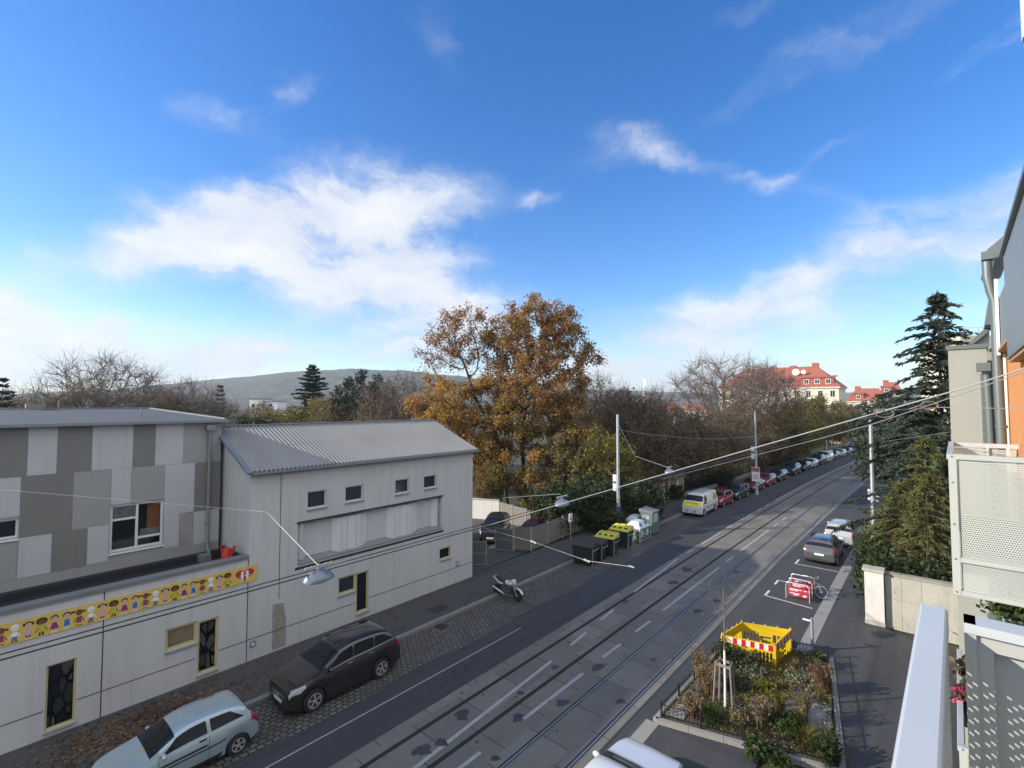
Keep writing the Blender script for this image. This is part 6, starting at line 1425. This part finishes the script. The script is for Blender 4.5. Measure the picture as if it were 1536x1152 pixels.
# left background, behind the flat-roofed building
px_tree('bare', 150, 66, 529, 'large bare tree with dense fine twigs behind the flat-roofed building', rz=.4, sxy=.88)
px_tree('bare', 40, 76, 580, 'bare tree low behind the roof at the left picture edge', rz=2, sxy=1.0)
px_tree('bare2', 222, 78, 578, 'bare tree with a few brown leaves right of the large bare tree', rz=1)
px_tree('bare', 288, 78, 566, 'bare tree with forked crown standing against the hill', rz=3.1, sxy=.8)
px_tree('bare2', 335, 84, 598, 'low brown bare tree between the forked tree and the white house', rz=4)
px_tree('brown', 250, 76, 592, 'brown thicket tree under the forked bare tree', rz=1.5)
px_tree('brown2', 120, 63, 590, 'brown thicket tree below the large bare tree', rz=2.5)
px_tree('brown', 10, 66, 592, 'brown thicket tree at the far left behind the roof', rz=.5)
px_tree('olive', 425, 72, 614, 'olive-yellow bush behind the left end of the corrugated roof', rz=.3, sxy=1.5)
px_tree('olive', 470, 70, 598, 'olive tree with brown patches below the dark pine', rz=2.2)
px_tree('brown2', 510, 66, 596, 'brown tree between the two dark pines', rz=3.3)
px_tree('olive', 570, 64, 600, 'olive-brown tree behind the middle of the corrugated roof', rz=5)
px_tree('bare2', 598, 62, 560, 'bare twiggy tree just left of the golden oak', rz=.9, sxy=.8)
px_tree('brown', 610, 72, 590, 'brown tree partly behind the golden oak', rz=.2)
px_tree('green', 372, 60, 626, 'dark evergreen bush where the two roofs meet', rz=1)
px_tree('brown2', 395, 90, 606, 'distant brown tree beside the white house', rz=4.4)
# between the oak and the street
px_tree('yellow', 910, 45, 646, 'yellow-green leaved tree behind the poster pole', rz=.7, sxy=.85)
px_tree('green', 835, 38.5, 722, 'tall dark evergreen shrub behind the board fence', rz=.4, sxy=1.1)
px_tree('green', 885, 41, 712, 'dark evergreen shrub left of the poster pole', rz=1.9, sxy=1.2)
px_tree('green', 955, 42, 716, 'dark evergreen shrub right of the poster pole', rz=3.1, sxy=1.2)
px_tree('green', 905, 39, 752, 'low dark hedge shrub behind the yellow-lidded bins', rz=2.2, sxy=1.7)
px_tree('olive', 870, 46, 636, 'olive and brown tree under the right side of the oak', rz=2.9)
px_tree('olive', 735, 46, 690, 'olive understory tree between the oak trunks and the hall', rz=1.1, sxy=.8)
px_tree('brown', 700, 56, 655, 'brown understory tree behind the golden oak trunk', rz=1.1)
px_tree('brown2', 965, 52, 598, 'tall brown twiggy tree right of the poster pole', rz=1.2)
px_tree('brown', 935, 58, 582, 'brown twiggy tree behind the yellow-green one', rz=3.7)
px_tree('bare2', 895, 58, 560, 'bare tree at the right shoulder of the oak', rz=2.4, sxy=.9)
px_tree('brown', 1020, 57, 607, 'broad brown tree above the park gate', rz=.2, sxy=1.1)
px_tree('brown2', 1075, 62, 618, 'brown twiggy tree above the red hatchback', rz=5.2, sxy=1.1)
px_tree('green', 1010, 52, 725, 'dark shrub beside the park gate pillars', rz=.2, sxy=1.3)
px_tree('green', 1080, 60, 704, 'dark shrub behind the railing near the crimson saloon', rz=4.2, sxy=1.5)
px_tree('green', 1150, 80, 678, 'dark shrub behind the railing near the deep blue SUV', rz=2.2, sxy=1.8)
px_tree('bare', 1088, 78, 531, 'great spreading bare tree in front of the red-roofed house', rz=.3, sxy=1.05)
px_tree('bare2', 1150, 86, 545, 'bare tree with reddish twigs in front of the red roof', rz=2.6, sxy=.75)
px_tree('brown2', 1110, 70, 606, 'brown tree beside the second tram pole', rz=.8)
px_tree('olive', 1165, 80, 612, 'olive tree below the red-roofed house', rz=.5, sxy=1.2)
px_tree('olive', 1140, 74, 622, 'olive-brown tree just right of the second tram pole', rz=2.1)
px_tree('yellow', 1198, 88, 625, 'small yellow-green tree over the middle of the parked row', rz=1.4, sxy=1.2)
px_tree('olive', 1205, 98, 596, 'dark olive tree against the pale house wall', rz=2.5, sxy=1.1)
px_tree('olive', 1235, 106, 594, 'olive-brown tree right of the pale house wall', rz=4.5)
px_tree('brown2', 1262, 118, 604, 'brown tree near the far end of the street', rz=3.5)
px_tree('brown', 1245, 128, 612, 'brown tree above the farthest parked cars', rz=1.5)
px_tree('olive', 1225, 112, 622, 'low olive tree behind the third tram pole', rz=5.5)
px_tree('bare2', 985, 90, 578, 'small bare tree beside the white floodlight mast', rz=1.5, sxy=.6)
px_tree('olive', 1278, 150, 610, 'olive tree closing the far end of the street', rz=.1)
px_tree('brown2', 1285, 170, 606, 'brown tree under the far red roof', rz=2.1)
# --- conifers
def conifer(name, label, x, y, h, r, seed, leafm, levels=22, droop=.25, dens=7, nsize=.09, nlen=.42, low=.12, shape=1.0, gap=.0, loc_z=0, spray=.12, br_n=6, zj=.2):
    q = np.random.default_rng(seed); t = thing(name, label, 'tree', (x, y, loc_z)); P0, P1, R0, R1 = [], [], [], []; C, Dn = [], []
    nseg = 10
    for k in range(nseg):
        a, b = h*k/nseg, h*(k+1)/nseg; P0.append((0, 0, a)); P1.append((0, 0, b)); R0.append(h*.013*(1-k/nseg)+.015); R1.append(h*.013*(1-(k+1)/nseg)+.015)
    for lv in range(levels):
        f = lv/(levels-1); z0 = h*(low+(1-low-.02)*f); ln0 = r*((1-f)**shape)+.18
        nb = br_n if f < .85 else 4; ph = q.uniform(0, 6.28)
        for b in range(nb):
            if q.uniform() < gap: continue
            a = ph+2*math.pi*b/nb+q.uniform(-.3, .3); ln = ln0*q.uniform(.4, 1.25); prev = np.array([0, 0, z0+q.uniform(-zj, zj)]); m = max(3, int(ln/.35)); rise = q.uniform(-.1, .25)+.35*f
            for s in range(m):
                u = (s+1)/m; ppt = np.array([math.cos(a)*ln*u, math.sin(a)*ln*u, z0+ln*(rise*u-droop*u*u*1.6)]); P0.append(prev); P1.append(ppt); R0.append(.03*(1-u)+.008); R1.append(.03*(1-u)*.8+.006)
                d = (ppt-prev); d = d/np.linalg.norm(d); n = int(dens*(1.2-.35*u)*(1 if u > .18 else .3))+1
                side = np.array([-math.sin(a), math.cos(a), 0])
                for _ in range(n):
                    o = prev+(ppt-prev)*q.uniform(); sd = q.choice((-1, 1)); v = d*q.uniform(.3, 1)+side*sd*q.uniform(.2, 1)+np.array([0, 0, q.uniform(-.6, .1)]); v /= np.linalg.norm(v); L_ = nlen*q.uniform(.5, 1.2)*(1.1-.4*u)
                    C.append(o+v*L_*.5+q.normal(size=3)*spray*.3); Dn.append(v*L_/nsize)
                prev = ppt
    segs_mesh('trunk', np.array(P0), np.array(P1), R0, R1, M_barkg, t, 5)
    C = np.array(C); Dn = np.array(Dn); asp = np.linalg.norm(Dn, axis=1, keepdims=True); V = Dn/asp; b = np.cross(V, q.normal(size=V.shape)); b /= np.linalg.norm(b, axis=1, keepdims=True)
    Vq = np.stack([C-V*asp*nsize/2, C+b*nsize/2, C+V*asp*nsize/2, C-b*nsize/2], axis=1).reshape(-1, 3)
    fast_mesh('foliage', Vq, np.arange(len(Vq)).reshape(-1, 4), leafm, t); return t
x, y = base_at(1412, 27.5); conifer('spruce_tree', 'tall dark spruce with sparse top standing behind the garden wall', x, y, top_z(434, 27.5), 5.0, 3, L_needle, 42, .26, 22, .1, .5, .2, .72, .32, br_n=6, zj=.7)
x, y = base_at(1385, 23.6); conifer('larch_tree', 'yellowing feathery conifer with a golden tip right behind the garden wall', x, y, top_z(655, 23.6), 2.3, 8, L_larch, 24, .3, 17, .05, .42, .08, .6, .05)
x, y = base_at(1345, 25.6); conifer('larch_tree', 'lower yellow-green conifer overhanging the tram pole and the parked cars', x, y, top_z(722, 25.6), 2.3, 9, L_larch, 18, .3, 17, .05, .42, .1, .5, .05)
x, y = base_at(1360, 33); conifer('spruce_tree', 'dark spruce filling the gap behind the yellowing conifers', x, y, top_z(610, 33), 3.0, 12, L_needle, 20, .2, 12, .11, .45, .02, .7, .05)
x, y = base_at(1425, 24.5); conifer('spruce_tree', 'dark spruce half hidden behind the balcony screen', x, y, top_z(640, 24.5), 2.2, 14, L_needle, 18, .2, 12, .1, .4, .02, .7, .0)
def pine(name, label, px, depth, toppy, r, seed, m=None):
    x, y = base_at(px, depth); h = top_z(toppy, depth); q = np.random.default_rng(seed)
    bl = [(0, 0, h*.62, r, r, h*.36)]+[(r*.6*math.cos(a), r*.6*math.sin(a), h*q.uniform(.45, .8), r*.5, r*.5, h*.14) for a in q.uniform(0, 6.28, 4)]
    return make_tree(name, label, None, bl, [(0, 0, 0), (0, .05, h*.2), (.04, 0, h*.4), (0, 0, h*.6)], seed, [(m or L_needle, lambda p: np.ones(len(p)))], 24, .26, .3, 1, .5, 420, .6, .018, loc=(x, y, 0))
pine('pine_tree', 'rounded dark pine beside the far tram pole on the right', 1322, 66, 586, 4.2, 31)
pine('pine_tree', 'dark bushy pine in front of the second far red roof', 1352, 60, 592, 4.0, 32)
pine('pine_tree', 'low dark pine filling the gap behind the right-hand tram pole', 1335, 46, 640, 3.2, 36)
x, y = base_at(468, 76); conifer('spruce_tree', 'dark pointed conifer rising above the corrugated roof in front of the hill', x, y, top_z(547, 76), 4.4, 33, L_needle, 26, .1, 20, .2, .7, .15, .6, 0)
pine('pine_tree', 'dark broad pine right of the pointed conifer in front of the hill', 545, 66, 551, 4.6, 34)
x, y = base_at(3, 60); conifer('spruce_tree', 'dark conifer cut by the left picture edge', x, y, top_z(566, 60), 2.6, 35, L_needle, 14, .1, 12, .2, .6, .2, .6, 0)
x, y = base_at(330, 95); conifer('spruce_tree', 'small pointed dark conifer near the white house below the hill', x, y, top_z(578, 95), 2.4, 37, L_needle, 14, .1, 10, .25, .7, .2, .7, 0)
# shrubs along the garden wall and pavement edge
def shrub(name, label, x, y, z, r, h, n, m, seed, size=.1, cat='shrub', stems=10, sm=None):
    q = np.random.default_rng(seed); t = thing(name, label, cat, (x, y, z)); u = q.normal(size=(n, 3)); u /= np.linalg.norm(u, axis=1, keepdims=True); u *= q.uniform(.35, 1, size=(n, 1))**.6
    lump = 1+.28*np.sin(u[:, :1]*5+seed)+.22*np.sin(u[:, 1:2]*7+seed*2); C = u*lump*np.array([r, r, h*.5])+np.array([0, 0, h*.5]); C[:, 2] = np.abs(C[:, 2])
    V, Q = quads(C, size, q, 1.5); fast_mesh('foliage', V, Q, m, t)
    th = q.uniform(0, 6.28, stems); rr = q.uniform(.2, .8, stems)*r; P1 = np.stack([np.cos(th)*rr, np.sin(th)*rr, q.uniform(.4, .9, stems)*h], axis=1)
    segs_mesh('stems', np.zeros((stems, 3)), P1, np.full(stems, .018), np.full(stems, .006), M_twig, t, 4); return t
for i, (x, y, r, h, lab) in enumerate(((-1.95, 29.2, .9, 2.9, 'dark evergreen shrub directly behind the white pillar'), (-.9, 29.3, .9, 3.1, 'dark evergreen shrub spilling over the left part of the concrete wall'), (.2, 29.4, .9, 3.0, 'dark evergreen shrub over the right part of the concrete wall'), (-2.2, 31.5, .9, 3.2, 'dark shrub on the pavement edge behind the pillar'), (-2.3, 34.2, .9, 3.4, 'dark shrub at the foot of the right-hand tram pole'), (-1.9, 40.5, 1.2, 4.0, 'dark shrub farther along the right pavement'), (-1.0, 46, 1.6, 4.2, 'dark shrub behind the right-hand pavement at the pine'))):
    shrub('evergreen_shrub', lab, x, y, 0, r, h, 1900, L_green if i % 2 else L_shrub if i == 0 else L_green, 40+i, .13)
for i in range(4): shrub('evergreen_shrub', ['dark shrub on the far right pavement edge beyond the pine', 'second dark shrub on the far right pavement edge', 'third dark shrub on the far right pavement edge', 'last dark shrub on the far right pavement edge'][i], -.2+bend(58+i*14)+.5, 58+i*14, 0, 2.4, 5.0, 1500, L_green, 60+i, .24)
# --- bed planting
def grass(label, x, y, z, r, h, n, m, seed, w=.012, lean=.35, heads=None, cat='ornamental grass', name='ornamental_grass'):
    q = np.random.default_rng(seed); t = thing(name, label, cat, (x, y, z)); a = q.uniform(0, 6.28, n); rr = np.abs(q.normal(size=n))*r*.35; b = np.stack([np.cos(a)*rr, np.sin(a)*rr, np.zeros(n)], 1); a2 = a+q.normal(size=n)*.7; hh = h*q.uniform(.55, 1.05, n); ln = lean*q.uniform(.2, 1.2, n)*hh
    m1 = b+np.stack([np.cos(a2)*ln*.35, np.sin(a2)*ln*.35, hh*.6], 1); e = b+np.stack([np.cos(a2)*ln, np.sin(a2)*ln, hh*(1-.25*lean)], 1)
    s = np.stack([-np.sin(a2), np.cos(a2), np.zeros(n)], 1)*w*.5
    V = np.stack([b-s, b+s, m1+s*.8, m1-s*.8, m1-s*.8, m1+s*.8, e+s*.15, e-s*.15], 1).reshape(-1, 3); fast_mesh('blades', V, np.arange(len(V)).reshape(-1, 4), m, t)
    if heads is not None:
        k = q.choice(n, n//3); C = np.repeat(e[k], 5, 0)+q.normal(size=(len(k)*5, 3))*np.array([.02, .02, .06]); V, Q = quads(C, .035, q, 2.4); fast_mesh('seed_heads', V, Q, heads, t)
    return t
def at_px(px, py, z=.12): return G(px, py, z)
for i, (px, py, r, h, n, m, w, lean, hd, lab) in enumerate((
    (1060, 1040, .35, 1.0, 420, L_drygr, .014, .3, L_tan, 'tall dry brown grass left of the staked sapling'), (1042, 1074, .3, .62, 360, L_drygr, .014, .45, L_tan, 'rusty grass tuft in the left corner of the bed'),
    (1068, 1084, .4, .62, 700, L_shrub, .012, .4, None, 'fine dark green grass clump at the foot of the sapling'), (1106, 1092, .22, .5, 240, L_drygr, .014, .4, L_tan, 'small tan tuft right of the sapling foot'),
    (1141, 1092, .28, .85, 380, L_tan, .012, .25, L_tan, 'tan feathery grass near the front fence of the bed'), (1168, 1074, .26, .8, 320, L_tan, .012, .25, L_olive, 'yellowish upright grass in the middle of the bed'),
    (1232, 1036, .45, .95, 620, L_drygr, .014, .25, L_drygr, 'broad reddish brown grass near the right back of the bed'), (1213, 1118, .45, .6, 460, L_olive, .022, .9, None, 'arching green tussock at the front right of the bed'),
    (1205, 1085, .3, 1.15, 240, L_tan, .012, .3, L_tan, 'tall pale seed stalks above the arching tussock'), (1050, 1012, .3, .9, 300, L_drygr, .014, .35, L_tan, 'dry grass by the left fence behind the sapling'), (1190, 1005, .3, .5, 220, L_drygr, .014, .5, None, 'low dry grass beneath the yellow barrier corner'))):
    g = at_px(px, py); grass(lab, g.x, g.y, .1, r, h, n, m, 200+i, w, lean, hd)
for i, (px, py, r, h, n, m, sz, lab) in enumerate((
    (1112, 1003, .6, .7, 1100, L_green, .07, 'dark bushy perennial in front of the yellow barrier'), (1152, 1040, .38, .5, 620, L_yel, .07, 'bright yellow-green leafy plant in the centre of the bed'), (1180, 1100, .5, .6, 900, L_shrub, .07, 'glossy green leafy plant near the front right of the bed'),
    (1243, 1140, .45, .7, 800, L_shrub, .07, 'green shrub in the front right corner of the bed'), (1135, 1132, .4, .4, 520, L_shrub, .07, 'creeping green plant over the front kerb of the bed'), (1098, 1030, .5, .5, 700, L_green, .06, 'dark perennial right behind the sapling stakes'),
    (1200, 1028, .45, .5, 520, L_silver, .06, 'silvery grey plant right of the barrier foot'), (1128, 1018, .45, .5, 560, L_silver, .06, 'grey-green plant left of the bright leafy one'), (1222, 1000, .4, .6, 640, L_green, .06, 'dark perennial by the back fence under the street post'), (1085, 992, .45, .8, 800, L_green, .06, 'dark perennial behind the sapling by the left fence'),
    (1160, 1080, .3, .35, 360, L_green, .06, 'small dark perennial between the tan grasses'), (1105, 1068, .35, .35, 380, L_silver, .05, 'pale flowering perennial right of the sapling'), (1165, 1145, .35, .35, 380, L_shrub, .07, 'creeping plant at the very front of the bed'))):
    g = at_px(px, py); shrub('perennial_plant', lab, g.x, g.y, .1, r, h, n, m, 300+i, sz, 'plant', 14)
# ground cover and litter
q = np.random.default_rng(77); n = 8500; uv = q.uniform(.03, .97, size=(n, 2)); PBn = [np.array(p) for p in PB]
C = ((PBn[0]*(1-uv[:, :1])+PBn[1]*uv[:, :1])*(1-uv[:, 1:])+(PBn[3]*(1-uv[:, :1])+PBn[2]*uv[:, :1])*uv[:, 1:]); C[:, 2] = .15+np.abs(q.normal(size=n))*.09
keep = (np.sin(C[:, 0]*2.3)+np.sin(C[:, 1]*1.9+1)+q.normal(size=n)*.5) > -.55; C = C[keep]
V, Q = quads(C, .06, q, 1.7); o = fast_mesh('ground_cover', V, Q, L_olive); tag(o, 'low mixed ground cover and dead leaves filling the planted bed', 'ground cover', kind='stuff')
n = 2400; C = np.stack([-20.4+np.abs(q.normal(size=n))*.9+q.uniform(0, 1.6, n), q.normal(size=n)*1.5+4.2, np.full(n, .135)], 1); C = C[(C[:, 0] < -17.85)]; C[:, 2] += q.uniform(0, .02, len(C))
d = q.normal(size=C.shape); d[:, 2] *= .12; V, Q = quads(C, .07, q, 1.4, dirs=d); V[:, 2] = np.maximum(V[:, 2], .124)
n = 900; C2 = np.stack([q.uniform(-20.4, -17.0, n), q.uniform(8, 40, n), np.full(n, .135)], 1); C2[:, 2] = np.where(C2[:, 0] > -17.56, .015, .135); d = q.normal(size=C2.shape); d[:, 2] *= .12; V2, Q2 = quads(C2, .045, q, 1.4, dirs=d)
C3 = np.stack([q.uniform(-7, 1, 260), q.uniform(13, 33, 260), np.full(260, .118)], 1); d = q.normal(size=C3.shape); d[:, 2] *= .1; V3, Q3 = quads(C3, .05, q, 1.3, dirs=d)
o = fast_mesh('leaf_litter', np.concatenate([V, V2, V3]), np.arange(len(V)+len(V2)+len(V3)).reshape(-1, 4), L_litter); tag(o, 'brown fallen leaves scattered over the pavements', 'fallen leaves', kind='stuff')
# ivy and undergrowth behind the railing
n = 16000; yy = q.uniform(32.5, 110, n); xx = np.interp(yy, [32.5, 45, 60, 76, 110], [-22.2, -21.8, -20.9, -20.2, -18.5])-np.abs(q.normal(size=n))*2.2; zz = np.abs(q.normal(size=n))*.55*(1+.5*np.sin(yy*.8))
V, Q = quads(np.stack([xx, yy, zz], 1), .24, q, 1.4); o = fast_mesh('undergrowth', V, Q, L_green); tag(o, 'dark ivy undergrowth and fallen leaves behind the park railing', 'undergrowth', kind='stuff')
# --- sapling with stakes
g = at_px(1088, 1068); sp_ = thing('young_tree', 'young bare street tree with white painted stem held between wooden stakes', 'tree', (g.x, g.y, .1))
mb = MB(); mb.tube([(0, 0, 0), (.01, 0, 1.0), (0, .02, 2.0)], [.045, .04, .036], 8, 0); mb.tube([(0, .02, 2.0), (.03, .0, 3.2), (.0, .03, 4.0)], [.034, .024, .014], 8, 1); mb.build('trunk', [mat('lime wash', (.68, .68, .66), .8, var=.1), M_barkg], sp_, absolute=False, smooth=True)
q = np.random.default_rng(9); P0, P1 = [], []
for k in range(10):
    z = q.uniform(2.1, 3.9); a = q.uniform(0, 6.28); l = q.uniform(.5, 1.1); s0 = np.array([0, 0, z]); s1 = s0+np.array([math.cos(a)*l*.5, math.sin(a)*l*.5, l*.6]); P0.append(s0); P1.append(s1)
    for _ in range(3): s2 = s1+q.normal(size=3)*.22+np.array([0, 0, .2]); P0.append(s1); P1.append(s2)
segs_mesh('twigs', P0, P1, np.full(len(P0), .006), np.full(len(P0), .003), M_twig, sp_, 4)
M_stake = mat('weathered stake', (.2, .175, .15), .85, var=.2, streak=.2)
st_t = [(-.23, -.14), (.22, -.16), (.18, .2), (-.2, .2)]
for i, (a, b) in enumerate(st_t):
    mb = MB(); mb.tube([(a*1.45, b*1.45, -.05), (a, b, 1.64)], .033, 8); mb.build('stake', M_stake, sp_, absolute=False)
mb = MB()
for i in range(4): a, b = st_t[i], st_t[(i+1) % 4]; mb.beam((*a, 1.56), (*b, 1.56), .03, .08)
mb.build('cross_rail', M_stake, sp_, absolute=False)
# ------------------------------------------------------------------ distant buildings
M_rt = mat('red clay tiles', (.3, .095, .07), .8, var=.12, vscale=.4, grain=.25, gscale=5); M_cream = mat('cream facade', (.58, .53, .42), .85, var=.05, vscale=.3); M_win = glass('far window', (.03, .035, .04), .1)
def tiled_house(label, x0, x1, y0, y1, ze, zr, nw, storeys, dorm=(), chims=(), name='apartment_house'):
    t = thing(name, label, 'building', ((x0+x1)/2, y0, 0)); mb = MB(); mb.box(x0, x1, y0, y1, 0, ze-.02); mb.build('wall', M_cream, t)
    ov = .5; hip = min((x1-x0)*.22, (y1-y0)*.42); ym = (y0+y1)/2; mb = MB()
    A, B, C_, D_ = (x0-ov, y0-ov, ze-.3), (x1+ov, y0-ov, ze-.3), (x1+ov, y1+ov, ze-.3), (x0-ov, y1+ov, ze-.3); E_, F_ = (x0+hip, ym, zr), (x1-hip, ym, zr)
    for f in ((A, B, F_, E_), (B, C_, F_), (C_, D_, E_, F_), (D_, A, E_), (A, B, C_, D_)): mb.face(f)
    rf = mb.build('roof', M_rt, t)
    mb = MB(); mb.box(x0-.35, x1+.35, y0-.35, y1+.35, ze-.75, ze-.32); mb.build('cornice', M_cream, t)
    for s in range(storeys):
        for k in range(nw):
            cx = x0+(x1-x0)*(k+.5)/nw; cz = ze-2.2-3.3*s
            mb = MB(); mb.box(cx-.62, cx+.62, y0-.06, y0-.003, cz-.95, cz+.95); w = mb.build('window', M_wtrim, t); g_ = MB()
            g_.box(cx-.5, cx-.04, y0-.075, y0-.062, cz-.82, cz+.82); g_.box(cx+.04, cx+.5, y0-.075, y0-.062, cz-.82, cz+.82); g_.build('pane', M_win, w)
    for (u, w_) in dorm:
        cx = x0+(x1-x0)*u; zb = ze+.15; d0 = y0+.4; mb = MB(); mb.box(cx-w_/2, cx+w_/2, d0, d0+4, zb-.3, zb+1.9); mb.prism([(cx-w_/2-.3, d0-.3, zb+1.9), (cx+w_/2+.3, d0-.3, zb+1.9), (cx+w_/2+.3, d0-.3, zb+2.1), (cx-w_/2-.3, d0-.3, zb+2.1)], (0, 5.5, .6)); o = mb.build('dormer', M_rt, t)
        m = max(1, int(w_/2.4))
        for k in range(m):
            xx = cx-w_/2+w_*(k+.5)/m; q_ = MB(); q_.box(xx-.6, xx+.6, d0-.05, d0-.003, zb+.3, zb+1.6, 0); q_.box(xx-.48, xx-.04, d0-.07, d0-.052, zb+.42, zb+1.48, 1); q_.box(xx+.04, xx+.48, d0-.07, d0-.052, zb+.42, zb+1.48, 1); q_.build('dormer_window', [M_wtrim, M_win], o)
    for (u, h_) in chims: cx = x0+(x1-x0)*u; q_ = MB(); q_.box(cx-.8, cx+.8, ym-.6, ym+.6, zr-1.2, zr+h_); q_.build('chimney', mat('chimney brick', (.3, .1, .07), .9), rf)
    return t, rf
D0 = 150.0
c1_ = PY(1258, 579, D0); c0_ = PY(1078, 582, D0); hr_ = PY(1225, 549, D0+6.5).z
th_, rf_h = tiled_house('large cream apartment house with big red hipped roof and dormers behind the bare trees', c0_.x, c1_.x, D0, D0+13.5, c1_.z+.25, hr_, 11, 4, [(.84, 7.5), (.55, 4), (.3, 4)], [(.8, .9), (.62, .4), (.45, .4)])
for u, r_ in ((.66, .95), (.72, .6), (.28, .7)):
    cx = c0_.x+(c1_.x-c0_.x)*u; mb = MB(); mb.lathe([(.01, .1), (r_*.7, .0), (r_, -.18), (r_*.98, -.2), (.01, .02)], 16, (cx, D0+3.1, c1_.z+4.2), 'y'); mb.build('satellite_dish', M_wtrim, th_, smooth=True)
for px0, px1, pe, pr, D_, lab, nw in ((1270, 1330, 600, 582, 205, 'second cream house with bright red roof at the far end of the street', 5), (1320, 1352, 590, 573, 215, 'far red roof showing above the dark pines', 5), (962, 1012, 618, 603, 190, 'low distant house with red roof behind the brown trees right of the pole', 5), (1012, 1060, 615, 606, 230, 'very distant pale row house left of the great bare tree', 5)):
    a = PY(px0, pe, D_); b = PY(px1, pe, D_); tiled_house(lab, a.x, b.x, D_, D_+11, max(a.z, 3), PY(px1, pr, D_+5).z, nw, 3, [(.3, 3)], [(.25, .8)], 'far_house')
a = PZ(374, 600, 190); t = thing('white_house', 'small flat white building below the hill, left of the dark pines', 'building', (a.x, a.y, 0)); t.rotation_euler = (0, 0, TH)
mb = MB(); mb.box(0, 5, 0, 8, 0, a.z+.3); mb.box(5.003, 11, .5, 8, 0, a.z-.7); mb.build('wall', mat('white wall', (.7, .7, .7), .8), t, absolute=False)
mb = MB(); mb.box(-.2, 5.2, -.2, 8.2, a.z+.3, a.z+.55); mb.box(5.2, 11.2, .3, 8.2, a.z-.7, a.z-.5); mb.build('roof', M_flat, t, absolute=False)
for k in range(3): mb = MB(); mb.box(1+k*3.3, 2.2+k*3.3, -.05+(.5 if k else 0), -.003+(.5 if k else 0), a.z-2.8, a.z-1.5); mb.build('window', M_win, t, absolute=False)
# floodlight mast
a = PZ(966, 606, 240); t = thing('floodlight_mast', 'slender white floodlight mast rising above the distant roofs', 'mast', (a.x, a.y, 0)); hm_ = top_z(571, 240)
mb = MB(); mb.tube([(0, 0, 0), (0, 0, hm_*.7), (.6, 0, hm_)], [.55, .45, .3], 8); mb.build('mast_shaft', M_wtrim, t, absolute=False)
mb = MB(); mb.obox((.75, -.3, hm_-1.0), (1, 0, 0), (0, 1, 0), (0, 0, 1), .9, .3, 1.6); mb.build('lamp_head', M_wtrim, t, absolute=False)
# distant white building with railing beyond the spruce
a = PZ(1450, 503, 60); b = PZ(1478, 487, 60); t = thing('distant_block', 'pale building top with a roof railing just right of the spruce', 'building', (a.x, a.y, 0)); t.rotation_euler = (0, 0, TH)
mb = MB(); mb.box(-.8, 9, 0, 6, 0, a.z); mb.build('wall', M_cream, t, absolute=False)
mb = MB()
for z in (.5, 1.0): mb.box(-.8, 9, .1, .14, a.z+z-.04, a.z+z)
for k in range(9): mb.box(-.8+k*1.2, -.75+k*1.2, .1, .14, a.z, a.z+1)
mb.build('roof_railing', mat('rail rust', (.4, .3, .22), .7), t, absolute=False)
# ------------------------------------------------------------------ thin valley haze
HAZE = 1.7e-4
if HAZE:
    m = bpy.data.materials.new('haze'); m.use_nodes = True; nt = m.node_tree; nt.nodes.clear()
    o_ = nd(nt, 'ShaderNodeOutputMaterial'); v = nd(nt, 'ShaderNodeVolumePrincipled'); v.inputs['Color'].default_value = (.74, .85, 1.0, 1); v.inputs['Density'].default_value = HAZE; v.inputs['Anisotropy'].default_value = .2
    nt.links.new(v.outputs[0], o_.inputs['Volume'])
    mb = MB(); mb.box(-5600, 5600, -600, 5600, -1.1, 215); hz = mb.build('haze', m); hz['kind'] = 'stuff'

GROUPS = {'tram_pole': 'tram poles along the street', 'hanging_lamp': 'street lamps hung over the street', 'gate_pillar': 'park gate pillars', 'waste_bin': 'waste bins on the cobbles', 'glass_container': 'glass recycling containers', 'bicycle_rack': 'bicycle rack hoops',
 'bare_tree': 'bare trees', 'park_tree': 'brown and olive park trees', 'yellow_tree': 'yellow-green trees', 'evergreen_shrub': 'dark evergreen shrubs', 'oak_tree': 'pair of autumn oaks', 'spruce_tree': 'dark spruces', 'pine_tree': 'dark pines', 'larch_tree': 'yellowing conifers',
 'ornamental_grass': 'ornamental grasses in the planted bed', 'perennial_plant': 'leafy plants in the planted bed', 'span_wire': 'span wires over the street', 'feeder_wire': 'feeder wires', 'yard_gate': 'open yard gate leaves', 'board_fence': 'board fences round the yard', 'park_railing': 'iron park railings', 'wire_clamp': 'wire loop clamps', 'apartment_house': 'red-roofed houses at the end of the street'}
for o in list(bpy.data.objects):
    if o.parent is None and 'group' not in o:
        g_ = GROUPS.get(o.name.split('.')[0])
        if g_: o['group'] = g_
